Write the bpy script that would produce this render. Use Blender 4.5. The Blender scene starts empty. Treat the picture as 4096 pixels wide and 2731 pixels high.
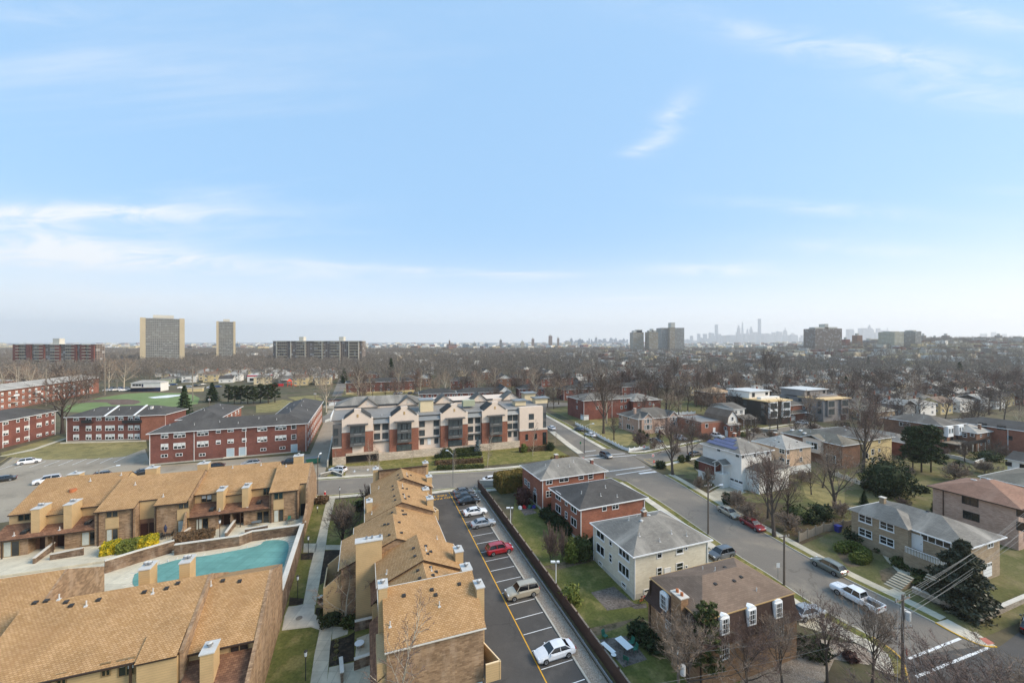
import bpy, math, random
import numpy as np
from mathutils import Vector, Matrix
R=math.radians; pi=math.pi
scn=bpy.context.scene
EXPO=1.68; SUNE=1.45; SKYSTR=.1; SKYTINT=(1.05,1.1,1.0); SKYMIX=.88; SKYPALE=(1.15,1.98,3.05); HORC=(3.5,3.52,3.55); HPOW=2.3; CLOUDC=(3.3,3.33,3.37); HAZE=.00011; HAZEC=(1,1,1,1); HANI=.35
# ---------------------------------------------------------------- camera, sky, sun, exposure
F=1620.; CX=2048.; CY=1365.5; H=35.
cd=bpy.data.cameras.new('camera'); cam=bpy.data.objects.new('camera',cd); scn.collection.objects.link(cam)
cam.location=(0,0,H); cam.rotation_euler=(R(90),0,0); cd.sensor_width=36; cd.lens=36*F/4096; cd.clip_start=.1; cd.clip_end=60000
scn.camera=cam
scn.view_settings.view_transform='Standard'; scn.view_settings.look='None'; scn.view_settings.exposure=EXPO; scn.view_settings.gamma=1
SUN_EL=R(34); SUN_AZ=R(100)      # azimuth clockwise from +Y
sd=bpy.data.lights.new('sun','SUN'); sd.energy=SUNE; sd.angle=R(30); sd.color=(1,.86,.68)
so=bpy.data.objects.new('sun',sd); scn.collection.objects.link(so)
sv=Vector((math.sin(SUN_AZ)*math.cos(SUN_EL),math.cos(SUN_AZ)*math.cos(SUN_EL),math.sin(SUN_EL)))
so.location=(60,0,80); so.rotation_euler=sv.to_track_quat('Z','Y').to_euler()
w=bpy.data.worlds.new('World'); scn.world=w; w.use_nodes=True
nt=w.node_tree; nt.nodes.clear()
class N:
    def __init__(s,nt): s.nt=nt
    def new(s,t,**kw):
        n=s.nt.nodes.new(t)
        for k,v in kw.items():
            if isinstance(k,str) and hasattr(n,k): setattr(n,k,v)
        return n
    def link(s,a,b): s.nt.links.new(a,b)
    def val(s,x,inp):
        if isinstance(x,(int,float)): inp.default_value=x
        elif isinstance(x,(tuple,list)): inp.default_value=tuple(x) if len(x)==len(inp.default_value) else tuple(x)+(1,)
        else: s.link(x,inp)
    def math(s,op,a,b=0.,c=None,clamp=False):
        n=s.nt.nodes.new('ShaderNodeMath'); n.operation=op; n.use_clamp=clamp
        s.val(a,n.inputs[0]); s.val(b,n.inputs[1])
        if c is not None: s.val(c,n.inputs[2])
        return n.outputs[0]
    def mix(s,f,a,b,mode='MIX'):
        n=s.nt.nodes.new('ShaderNodeMix'); n.data_type='RGBA'; n.blend_type=mode
        s.val(f,n.inputs[0]); s.val(a,n.inputs[6]); s.val(b,n.inputs[7]); return n.outputs[2]
    def noise(s,vec,scale,detail=3,rough=.55,dist=0):
        n=s.nt.nodes.new('ShaderNodeTexNoise'); n.inputs['Scale'].default_value=scale; n.inputs['Detail'].default_value=detail
        n.inputs['Roughness'].default_value=rough; n.inputs['Distortion'].default_value=dist
        if vec is not None: s.link(vec,n.inputs['Vector'])
        return n.outputs['Fac']
    def mapping(s,vec,loc=(0,0,0),rot=(0,0,0),sc=(1,1,1)):
        n=s.nt.nodes.new('ShaderNodeMapping'); s.link(vec,n.inputs[0]); n.inputs[1].default_value=loc; n.inputs[2].default_value=rot; n.inputs[3].default_value=sc
        return n.outputs[0]
    def ss(s,x,a,b,lo=0.,hi=1.):
        n=s.nt.nodes.new('ShaderNodeMapRange'); n.interpolation_type='SMOOTHSTEP'; s.val(x,n.inputs[0])
        for i,v in enumerate((a,b,lo,hi)): n.inputs[i+1].default_value=v
        return n.outputs[0]
q=N(nt)
sky=q.new('ShaderNodeTexSky'); sky.sky_type='NISHITA'; sky.sun_disc=False; sky.sun_elevation=SUN_EL; sky.sun_rotation=SUN_AZ
sky.air_density=1.0; sky.dust_density=.6; sky.ozone_density=1.6; sky.altitude=60
tc=q.new('ShaderNodeTexCoord'); sep=q.new('ShaderNodeSeparateXYZ'); q.link(tc.outputs['Generated'],sep.inputs[0])
dx,dy,dz=sep.outputs
zz=q.math('ADD',q.math('MAXIMUM',dz,0.),.09)
px=q.math('DIVIDE',dx,zz); py=q.math('DIVIDE',dy,zz)
cmb=q.new('ShaderNodeCombineXYZ'); q.link(px,cmb.inputs[0]); q.link(py,cmb.inputs[1])
pl=cmb.outputs[0]
v1=q.mapping(pl,(3.1,.4,0),(0,0,R(-14)),(.32,1.25,1)); n1=q.noise(v1,1.1,7,.62,.6)
v2=q.mapping(pl,(7.7,2.4,0),(0,0,R(18)),(.5,1.0,1)); n2=q.noise(v2,.55,4,.5,.3)
cir=q.math('MULTIPLY',q.ss(n1,.5,.78),q.ss(n2,.42,.66))
# wisps tied to directions of the sky (azimuth tangent, elevation tangent)
hx=q.math('DIVIDE',dx,q.math('MAXIMUM',dy,.05)); hz_=q.math('DIVIDE',dz,q.math('MAXIMUM',dy,.05))
cmb2=q.new('ShaderNodeCombineXYZ'); q.link(hx,cmb2.inputs[0]); q.link(hz_,cmb2.inputs[1])
wn=q.noise(q.mapping(cmb2.outputs[0],(0,0,0),(0,0,R(-6)),(2.2,9,1)),2.0,8,.62,.8)
def blob(u,v,su,sv,rot,amt):
    cx_=(u-CX)/F; cz_=(CY-v)/F
    a=q.math('SUBTRACT',hx,cx_); b=q.math('SUBTRACT',hz_,cz_); c,s_=math.cos(rot),math.sin(rot)
    p=q.math('DIVIDE',q.math('ADD',q.math('MULTIPLY',a,c),q.math('MULTIPLY',b,s_)),su/F)
    r=q.math('DIVIDE',q.math('SUBTRACT',q.math('MULTIPLY',b,c),q.math('MULTIPLY',a,s_)),sv/F)
    e=q.math('ADD',q.math('MULTIPLY',p,p),q.math('MULTIPLY',r,r))
    g=q.math('POWER',2.718,q.math('MULTIPLY',e,-1.))
    return q.math('MULTIPLY',g,amt)
tot=q.math('MULTIPLY',cir,.55)
for b_ in [(2690,470,120,50,R(50),.6),(2590,590,90,22,R(15),.75),(300,860,650,42,R(1),1.2),(500,1030,760,44,R(-4),1.4),(120,960,420,100,R(-3),.9),
           (2900,1075,260,26,0,.8),(1700,1080,500,14,R(-3),.45),(200,1190,900,50,R(-2),.45),(3600,230,500,60,R(-8),.5),(3350,840,420,26,R(-4),.4),(3950,80,260,45,R(-12),.45),(3900,380,420,60,R(-6),.35),(3450,1000,400,30,R(-3),.4),(3000,130,420,50,R(-14),.28),(150,60,420,60,0,.2)]:
    tot=q.math('ADD',tot,q.math('MULTIPLY',blob(*b_),q.ss(wn,.28,.72)))
tot=q.math('MINIMUM',tot,.85)
lp=q.ss(dz,0.0,.34,1.,0.)
tint=q.mix(SKYMIX,q.mix(1.0,sky.outputs[0],SKYTINT,'MULTIPLY'),SKYPALE)
hor=q.mix(q.math('MULTIPLY',q.math('POWER',lp,HPOW),.92),tint,HORC)
col=q.mix(tot,hor,CLOUDC)
bg=q.new('ShaderNodeBackground'); q.link(col,bg.inputs[0]); bg.inputs[1].default_value=SKYSTR
wo=q.new('ShaderNodeOutputWorld'); q.link(bg.outputs[0],wo.inputs[0])
scn.render.engine='CYCLES'; scn.cycles.max_bounces=5; scn.cycles.volume_bounces=1; scn.cycles.diffuse_bounces=2; scn.cycles.glossy_bounces=2; scn.cycles.transmission_bounces=2; scn.cycles.use_denoising=True

# ---------------------------------------------------------------- geometry of the place
ca,sa=.9393,.3431                     # the estate's street grid, turned 20 degrees
PANG=math.atan2(sa,ca)
def sst(x): x=min(max(x,0),1); return x*x*(3-2*x)
def T(Y,X=0):
    z=-3.6+.0407*min(Y,88.5)
    if Y>420:
        z+=34*sst((Y-420)/750)*sst((X/Y-.52)/.55)
        z-=10*sst((Y-1100)/1500)*(1-sst((X/Y+.1)/.5))
    return z
def G(u,v,z=None,dz=0):
    if z is None:
        Y=F*(H-dz+3.6)/(v-CY+.0407*F)
        if Y>88.5: Y=F*(H-dz)/(v-CY)
    else: Y=F*(H-z)/(v-CY)
    return ((u-CX)/F*Y,Y)
def W(a,b): return (a*ca-b*sa,a*sa+b*ca)
def PP(x,y): return (x*ca+y*sa,-x*sa+y*ca)
def TP(a,b): return T(W(a,b)[1])
def onb(u,v,b):
    k=(u-CX)/F; Y=b/(ca-sa*k); return (Y*(k*ca+sa),H-(v-CY)*Y/F)
def ona(u,v,a):
    k=(u-CX)/F; Y=a/(k*ca+sa); return (Y*(ca-sa*k),H-(v-CY)*Y/F)
def zo(ox,oy,s): return lambda x,y:(ox+x/s,oy+y/s)
z1=zo(0,1840,3.5636);z2=zo(600,1800,3.357);z3=zo(1280,1840,4.0207);z4=zo(1240,2180,2.846)
t1=zo(0,1900,1.8867);t2=zo(1024,1900,1.8867);t3=zo(2048,1900,1.8867);t4=zo(3072,1900,1.8867)
s1=zo(0,1200,2.2402);s2=zo(1024,1200,2.2402);s3=zo(2048,1200,2.2402);s4=zo(3072,1200,2.2402)
g1=zo(1300,1540,4.611);g2=zo(1740,1540,4.612);r3=zo(2400,1560,4.612);r4=zo(2780,1640,3.825);r5=zo(3300,1600,2.903);r6=zo(2880,1480,3.92)
# ---------------------------------------------------------------- materials
MATS={}
def srgb(h):
    c=[int(h[i:i+2],16)/255 for i in (0,2,4)]
    return tuple((x/12.92 if x<=.04045 else ((x+.055)/1.055)**2.4) for x in c)
def newmat(name):
    m=bpy.data.materials.new(name); m.use_nodes=True; n=N(m.node_tree); m.node_tree.nodes.clear()
    b=n.new('ShaderNodeBsdfPrincipled'); o=n.new('ShaderNodeOutputMaterial'); n.link(b.outputs[0],o.inputs[0])
    MATS[name]=m; return m,n,b
def sc(c,f): return tuple(min(1,x*f) for x in c)
def M_plain(name,c,rough=.7,var=.12,scale=3.,metal=0,spec=.4,coat=0):
    m,n,b=newmat(name); t=n.new('ShaderNodeTexCoord')
    f=n.noise(t.outputs['Object'],scale,4,.6); f2=n.noise(t.outputs['Object'],scale*.13,2,.5)
    f=n.math('ADD',n.math('MULTIPLY',f,.55),n.math('MULTIPLY',f2,.45))
    n.val(n.mix(n.ss(f,.3,.7),sc(c,1-var),sc(c,1+var)),b.inputs['Base Color'])
    b.inputs['Roughness'].default_value=rough; b.inputs['Metallic'].default_value=metal; b.inputs['Specular IOR Level'].default_value=spec
    b.inputs['Coat Weight'].default_value=coat; b.inputs['Coat Roughness'].default_value=.06
    return m
def M_brick(name,cs,mortar,bw=.6,bh=.22,ms=.02,mott=.35,rough=.9,mscale=.5,stain=None,bump=0,off=.5):
    """cs: two brick colours (uv in metres)"""
    m,n,b=newmat(name); t=n.new('ShaderNodeTexCoord'); uv=t.outputs['UV']
    br=n.new('ShaderNodeTexBrick'); n.link(uv,br.inputs['Vector']); br.offset=off
    n.val(cs[0],br.inputs['Color1']); n.val(cs[1],br.inputs['Color2']); n.val(mortar,br.inputs['Mortar'])
    br.inputs['Scale'].default_value=1; br.inputs['Mortar Size'].default_value=ms; br.inputs['Brick Width'].default_value=bw; br.inputs['Row Height'].default_value=bh; br.inputs['Bias'].default_value=0
    f=n.noise(t.outputs['Object'],mscale,5,.65)
    c=n.mix(1.,br.outputs['Color'],n.mix(n.ss(f,.3,.7),(1-mott,)*3,(1+mott*.5,)*3),'MULTIPLY')
    if stain:
        f2=n.noise(n.mapping(t.outputs['Object'],(5,3,1),(0,0,0),(1,1,.35)),stain[1],4,.6); c=n.mix(n.ss(f2,.5,.72,0,stain[2]),c,stain[0])
    n.val(c,b.inputs['Base Color']); b.inputs['Roughness'].default_value=rough; b.inputs['Specular IOR Level'].default_value=.25
    if bump:
        bp=n.new('ShaderNodeBump'); bp.inputs['Strength'].default_value=bump; bp.inputs['Distance'].default_value=.05; n.link(br.outputs['Fac'],bp.inputs['Height']); bp.invert=True; n.link(bp.outputs[0],b.inputs['Normal'])
    return m
def M_siding(name,c,pitch=.22,dark=.72,var=.06):
    m,n,b=newmat(name); t=n.new('ShaderNodeTexCoord'); s=n.new('ShaderNodeSeparateXYZ'); n.link(t.outputs['UV'],s.inputs[0])
    fr=n.math('FRACT',n.math('DIVIDE',s.outputs[1],pitch)); f=n.noise(t.outputs['Object'],.8,3)
    cc=n.mix(n.ss(f,.3,.7),sc(c,1-var),sc(c,1+var)); cc=n.mix(n.ss(fr,.0,.16,1,0),cc,sc(c,dark)); n.val(cc,b.inputs['Base Color']); b.inputs['Roughness'].default_value=.6
    bp=n.new('ShaderNodeBump'); bp.inputs['Strength'].default_value=.5; bp.inputs['Distance'].default_value=.03; n.link(fr,bp.inputs['Height']); n.link(bp.outputs[0],b.inputs['Normal']); return m
def M_ground(name,c1,c2,c3,s1_=.12,s2_=2.,rough=.95,t0=.45,t1_=.65,fine=.25,crack=0):
    """two colours mixed by large noise, third by medium patches, fine speckle"""
    m,n,b=newmat(name); g=n.new('ShaderNodeNewGeometry'); p=g.outputs['Position']
    a=n.noise(p,s1_,5,.6,.4); bb=n.noise(n.mapping(p,(31,7,0)),s1_*3.3,4,.6); f=n.noise(p,s2_,5,.75)
    c=n.mix(n.ss(a,.38,.62),c1,c2); c=n.mix(n.ss(bb,t0,t1_),c,c3)
    c=n.mix(1.,c,n.mix(n.ss(f,.25,.75),(1-fine,)*3,(1+fine,)*3),'MULTIPLY')
    if crack:
        vo=n.new('ShaderNodeTexVoronoi'); vo.feature='DISTANCE_TO_EDGE'; vo.inputs['Scale'].default_value=crack; ad=n.new('ShaderNodeVectorMath'); ad.operation='ADD'; n.link(p,ad.inputs[0])
        nn=n.new('ShaderNodeTexNoise'); nn.inputs['Scale'].default_value=.5; nn.inputs['Detail'].default_value=4; n.link(p,nn.inputs['Vector']); sc3=n.new('ShaderNodeVectorMath'); sc3.operation='SCALE'; sc3.inputs['Scale'].default_value=3.; n.link(nn.outputs['Color'],sc3.inputs[0]); n.link(sc3.outputs[0],ad.inputs[1]); n.link(ad.outputs[0],vo.inputs['Vector'])
        k=n.math('MULTIPLY',n.ss(vo.outputs['Distance'],0.,.016,.45,0.),n.ss(n.noise(p,.09,2),.45,.6)); c=n.mix(k,c,sc(c1,.45))
        st=n.ss(n.noise(n.mapping(p,(3,9,0)),.8,3,.6),.66,.78,0.,.3); c=n.mix(st,c,sc(c1,.6))
    n.val(c,b.inputs['Base Color']); b.inputs['Roughness'].default_value=rough; b.inputs['Specular IOR Level'].default_value=.2; return m
def M_concrete(name,c,joint=1.5,var=.1):
    m,n,b=newmat(name); t=n.new('ShaderNodeTexCoord'); g=n.new('ShaderNodeNewGeometry')
    br=n.new('ShaderNodeTexBrick'); n.link(t.outputs['UV'],br.inputs['Vector']); br.offset=0
    n.val(sc(c,1.04),br.inputs['Color1']); n.val(sc(c,.9),br.inputs['Color2']); n.val(sc(c,.6),br.inputs['Mortar'])
    br.inputs['Scale'].default_value=1; br.inputs['Mortar Size'].default_value=.02; br.inputs['Brick Width'].default_value=joint; br.inputs['Row Height'].default_value=joint
    f=n.noise(g.outputs['Position'],.6,5,.65); c_=n.mix(1.,br.outputs['Color'],n.mix(n.ss(f,.3,.7),(1-var*1.6,)*3,(1+var,)*3),'MULTIPLY')
    n.val(c_,b.inputs['Base Color']); b.inputs['Roughness'].default_value=.85; b.inputs['Specular IOR Level'].default_value=.25; return m
def M_roof(name,c,light=None,row=.22,tab=.5,var=.12,streak=.5,lowf=.35):
    """shingle roof with weathering streaks down the slope"""
    m,n,b=newmat(name); t=n.new('ShaderNodeTexCoord'); uv=t.outputs['UV']
    br=n.new('ShaderNodeTexBrick'); n.link(uv,br.inputs['Vector']); n.val(sc(c,1+var),br.inputs['Color1']); n.val(sc(c,1-var),br.inputs['Color2']); n.val(sc(c,.7),br.inputs['Mortar'])
    br.inputs['Scale'].default_value=1; br.inputs['Mortar Size'].default_value=.012; br.inputs['Brick Width'].default_value=tab; br.inputs['Row Height'].default_value=row
    cc=br.outputs['Color']; light=light or sc(c,1.35)
    f=n.noise(n.mapping(uv,(3,1,0),(0,0,0),(1,.22,1)),lowf,5,.6,.5); cc=n.mix(n.ss(f,.42,.72,0,streak),cc,light)
    f2=n.noise(t.outputs['Object'],.25,4,.6); cc=n.mix(1.,cc,n.mix(n.ss(f2,.3,.7),(.86,)*3,(1.1,)*3),'MULTIPLY')
    n.val(cc,b.inputs['Base Color']); b.inputs['Roughness'].default_value=.92; b.inputs['Specular IOR Level'].default_value=.25; return m
def M_leaf(name,c1,c2,scale=1.2,rough=.8):
    m,n,b=newmat(name); g=n.new('ShaderNodeTexCoord'); f=n.noise(g.outputs['Object'],scale,3,.7); f2=n.noise(g.outputs['Object'],scale*6,2,.7)
    f=n.math('ADD',n.math('MULTIPLY',f,.6),n.math('MULTIPLY',f2,.4)); n.val(n.mix(n.ss(f,.36,.64),c1,c2),b.inputs['Base Color']); b.inputs['Roughness'].default_value=rough; b.inputs['Specular IOR Level'].default_value=.2; return m
A_=srgb
# townhouse estate
M_brick('shingle_tan',(A_('BE996F'),A_('A98459')),A_('80603F'),.28,.19,.016,.14,.95,.35,(A_('9C7650'),.22,.4),.2)
M_brick('shingle_brown',(A_('8F6A52'),A_('6F4F3E')),A_('523A2C'),.36,.22,.012,.2,.95,.6)
M_brick('brick_tan',(A_('A98C6E'),A_('82674F')),A_('8F7B66'),.5,.16,.012,.25,.95,.9,(A_('B8A088'),.9,.4))
M_brick('brick_tan_light',(A_('D0B08A'),A_('B08E68')),A_('A98B6B'),.5,.16,.012,.2,.95,.9,(A_('E2CBA8'),.7,.5))
M_brick('brick_podium',(A_('86705C'),A_('604C3E')),A_('77675A'),.5,.16,.012,.4,.95,.7,(A_('B3A392'),.6,.5))
M_siding('siding_tan',A_('C4A67A'),.24,.6); M_siding('siding_cream',A_('F3D9B0'),.24,.8)
M_plain('cap_metal',A_('C6C4BF'),.6,.08,2); M_plain('steel',A_('9A9C9E'),.35,.08,2,.7); M_plain('coping',A_('CFC8BC'),.8,.1)
M_plain('black_metal',A_('2B2B2C'),.5,.1); M_plain('gutter_brown',A_('3E2F26'),.5,.1); M_plain('gutter_white',A_('E6E5E2'),.5,.05); M_plain('white_paint',A_('ECECEA'),.6,.05)
M_plain('door_dark',A_('3B1F1B'),.6,.1); M_plain('door_white',A_('E4E4E2'),.6,.05); M_plain('door_blue',A_('A9BAC2'),.6,.05); M_plain('trim_tan',A_('B49566'),.6,.06); M_plain('vent_dark',A_('35322F'),.6,.1)
M_plain('glass_dark',A_('1E2428'),.12,.5,1.2,0,.8); M_plain('glass_mid',A_('4A5254'),.15,.4,.9,0,.8); M_plain('curtain',A_('B9BDB4'),.6,.12,2); M_plain('blind',A_('D5D7D3'),.6,.05)
M_plain('frame_white',A_('E8E8E6'),.5,.04); M_plain('frame_dark',A_('33363A'),.5,.05); M_plain('frame_tan',A_('8A7350'),.6,.05)
# red brick blocks
M_brick('brick_red',(A_('885347'),A_('72453D')),A_('7A5F57'),.4,.14,.01,.22,.95,.25); M_brick('brick_red_dark',(A_('845248'),A_('6F473F')),A_('785E56'),.4,.14,.01,.22,.95,.25)
M_brick('brick_orange',(A_('A06852'),A_('8A5746')),A_('8E7064'),.4,.14,.01,.2,.95,.3); M_brick('brick_cream',(A_('DED6C2'),A_('D2C8B2')),A_('CCC4B4'),.6,.16,.012,.08,.95,.5,(A_('C0B8A8'),.45,.35))
M_brick('brick_ochre',(A_('A08062'),A_('87674C')),A_('8A735C'),.4,.14,.01,.2,.95,.3); M_brick('brick_buff',(A_('AE9A80'),A_('97836B')),A_('9A8C78'),.5,.15,.01,.15,.95,.3); M_brick('brick_pink',(A_('C3A695'),A_('AC8D7D')),A_('AA9788'),.5,.15,.01,.16,.95,.3)
M_brick('brick_peach',(A_('DDBD9E'),A_('CBA98B')),A_('C6AD95'),.5,.15,.01,.1,.95,.4); M_brick('brick_brown',(A_('94705A'),A_('7B5B4A')),A_('7F6656'),.4,.14,.01,.2,.95,.3)
M_brick('stone_cream',(A_('D8C8B4'),A_('C0AE9A')),A_('A99C8C'),.9,.45,.03,.15,.9,.5); M_brick('stone_grey',(A_('9A9890'),A_('7D7B74')),A_('68665F'),.6,.3,.03,.3,.95,.8); M_brick('block_wall',(A_('B5A898'),A_('9C8F80')),A_('857A6D'),.6,.25,.02,.25,.95,.5)
M_siding('siding_white',A_('E4E0D8'),.25,.85,.03); M_siding('siding_grey',A_('8C8A87'),.25,.75); M_siding('siding_green',A_('A9AD90'),.25,.8)
M_plain('stucco_white',A_('E4E0D8'),.85,.06,.8); M_plain('stucco_cream',A_('DCC9A4'),.85,.07,.8); M_plain('stucco_pinkish',A_('DECBB9'),.85,.06,.8); M_plain('stucco_yellow',A_('CDB98C'),.85,.07,.8); M_plain('panel_grey',A_('605F5D'),.6,.06,.8); M_plain('panel_sand',A_('C9BFA8'),.7,.08,.8); M_plain('black_wrap',A_('34322F'),.7,.15,.8); M_plain('grey_wrap',A_('8B8683'),.7,.15,.8)
M_roof('roof_charcoal',A_('514E4B'),A_('676460'),streak=.35); M_roof('roof_dark',A_('454442'),A_('5A5855'),streak=.35); M_roof('roof_grey',A_('7F7A72'),A_('A8A196'),streak=.8); M_roof('roof_grey_dark',A_('67625B'),A_('8A847B'),streak=.7)
M_roof('roof_brown',A_('7B6859'),A_('958272'),streak=.35); M_roof('roof_rust',A_('92705E'),A_('A98A76'),streak=.45); M_roof('roof_olive',A_('7A7468'),A_('958E80'),streak=.5); M_roof('roof_tan',A_('A98D70'),A_('C3AA8E'),streak=.4); M_roof('roof_light',A_('A39D94'),A_('BFB9AF'),streak=.6); M_roof('roof_mansard',A_('493A34'),A_('5C4B43'),streak=.4); M_roof('roof_red',A_('8A4A40'),A_('A06055'),streak=.3)
M_plain('membrane',A_('8A8681'),.85,.12,.25); M_plain('membrane_pale',A_('C6C7C5'),.85,.12,.25); M_plain('osb',A_('D8B988'),.8,.1,2); M_plain('metal_roof',A_('8D8E8C'),.4,.1,1,.4)
# ground
M_ground('grass_lawn',A_('5C5D36'),A_('6C6842'),A_('7A7050'),.1,3.); M_ground('grass_green',A_('5C5F31'),A_('6B6B39'),A_('7E7648'),.13,3.,fine=.3); M_ground('grass_dry',A_('857B50'),A_('94875A'),A_('736C46'),.1,3.)
M_ground('grass_verge',A_('6F6A3A'),A_('8A7F4E'),A_('5F642F'),.3,3.); M_ground('turf_sport',A_('70804F'),A_('788857'),A_('687A4A'),.03,.6,fine=.06,t0=.55)
M_ground('mulch',A_('2E2A24'),A_('3B332B'),A_('4A4034'),.5,4.,fine=.4); M_ground('earth',A_('6B5B48'),A_('7C6C56'),A_('58503A'),.3,3.); M_ground('soil',A_('584A3C'),A_('66563F'),A_('5B5538'),.3,3.,fine=.4); M_ground('clay',A_('6D5A4E'),A_('776458'),A_('625046'),.1,2.)
M_ground('asphalt_new',A_('504D4A'),A_('565350'),A_('5D5955'),.08,9.,.85,fine=.14,crack=.11); M_ground('asphalt_street',A_('797269'),A_('827A70'),A_('8B8275'),.06,7.,.9,.5,.7,.12,.1); M_ground('asphalt_old',A_('978C7C'),A_('A09584'),A_('897F70'),.06,6.,.9,.5,.7,.14,.12)
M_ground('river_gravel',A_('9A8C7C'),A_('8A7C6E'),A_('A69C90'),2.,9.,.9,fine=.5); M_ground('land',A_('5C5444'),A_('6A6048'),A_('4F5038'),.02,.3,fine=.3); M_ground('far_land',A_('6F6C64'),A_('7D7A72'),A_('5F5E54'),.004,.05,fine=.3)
M_concrete('concrete_walk',A_('C6BCA6'),1.5); M_concrete('concrete_pale',A_('CFC6B4'),2.4); M_concrete('concrete_drive',A_('B7AD98'),3.); M_concrete('pool_deck',A_('CFC6B0'),3.,.08); M_plain('concrete_kerb',A_('B9B3A6'),.85,.12); M_plain('kerb_yellow',A_('D9A93A'),.7,.12)
M_plain('line_white',A_('E2E2E0'),.7,.1,2); M_plain('line_yellow',A_('DDA52C'),.7,.1,2); M_plain('line_gold',A_('B9A063'),.7,.15,2); M_brick('pool_cover',(A_('6A9A92'),A_('64948C')),A_('5A867F'),1.6,1.6,.04,.16,.7,.35,(A_('7BAFA8'),.5,.4),0,0); M_ground('paver',A_('6E655E'),A_('7F756C'),A_('5C544E'),1.,4.)
# wood, bark, foliage
M_plain('fence_brown',A_('503C33'),.8,.12); M_plain('pole_wood',A_('6E6257'),.9,.18,2); M_plain('wood_weathered',A_('8C8274'),.9,.15,2); M_plain('bark',A_('5B5047'),.95,.25,3); M_plain('bark_dark',A_('453C36'),.95,.2,3); M_plain('bark_pale',A_('B9AC97'),.9,.25,1.5)
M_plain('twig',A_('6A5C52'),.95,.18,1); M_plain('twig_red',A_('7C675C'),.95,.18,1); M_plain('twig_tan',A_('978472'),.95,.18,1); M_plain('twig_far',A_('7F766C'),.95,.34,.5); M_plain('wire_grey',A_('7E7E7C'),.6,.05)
M_leaf('leaf_conifer',A_('26331F'),A_('3F4E2E')); M_leaf('leaf_dark',A_('262F1E'),A_('404A2C')); M_leaf('leaf_hedge',A_('3A4324'),A_('575C33')); M_leaf('leaf_yellow',A_('5F6B22'),A_('E0C22E'),.9); M_leaf('leaf_ochre',A_('5E5A2C'),A_('8E7440'),1.); M_leaf('leaf_brown',A_('5A4A38'),A_('7A6148'),1.); M_leaf('leaf_blue',A_('4E5F62'),A_('75868A')); M_leaf('leaf_magnolia',A_('2B2F22'),A_('565743'),1.6,.35); M_leaf('leaf_olive',A_('55602C'),A_('7C803F')); M_leaf('leaf_burgundy',A_('4A3330'),A_('63463E'))
# vehicles and small things
M_plain('tyre',A_('1D1D1E'),.8,.1); M_plain('rim',A_('A9ABAE'),.3,.1,4,.8); M_plain('car_glass',A_('14181C'),.08,.3,1,0,.9); M_plain('lamp_clear',A_('DDE3E8'),.15,.05); M_plain('lamp_red',A_('8E1518'),.2,.1)
for k,c in dict(white='E9E9EA',silver='A8ABAE',grey='5A5E63',dark='26292D',red='A3121C',darkred='8A1D1C',champagne='B9AE98',olive='7E7F74',black='17181B',blue='2E4A7A').items(): M_plain('paint_'+k,A_(c),.28,.03,1,.25 if k not in('white','red') else 0,.6,.8)
M_plain('plastic_green',A_('2F6B58'),.5,.1); M_plain('plastic_red',A_('C21F2A'),.4,.1); M_plain('plastic_blue',A_('3B3F8E'),.5,.1); M_plain('plastic_grey',A_('6B7276'),.6,.1); M_plain('ramp_red',A_('B5705F'),.8,.15); M_plain('sign_red',A_('C1443C'),.5,.05); M_plain('sign_green',A_('3E7A4C'),.5,.05); M_plain('orange',A_('E2502A'),.5,.08); M_plain('solar',A_('5A5878'),.25,.15,2,0,.8); M_plain('terracotta',A_('B06A42'),.8,.1); M_plain('yellow_sign',A_('DCE34A'),.5,.05); M_plain('navy',A_('2C3350'),.6,.1)
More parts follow.
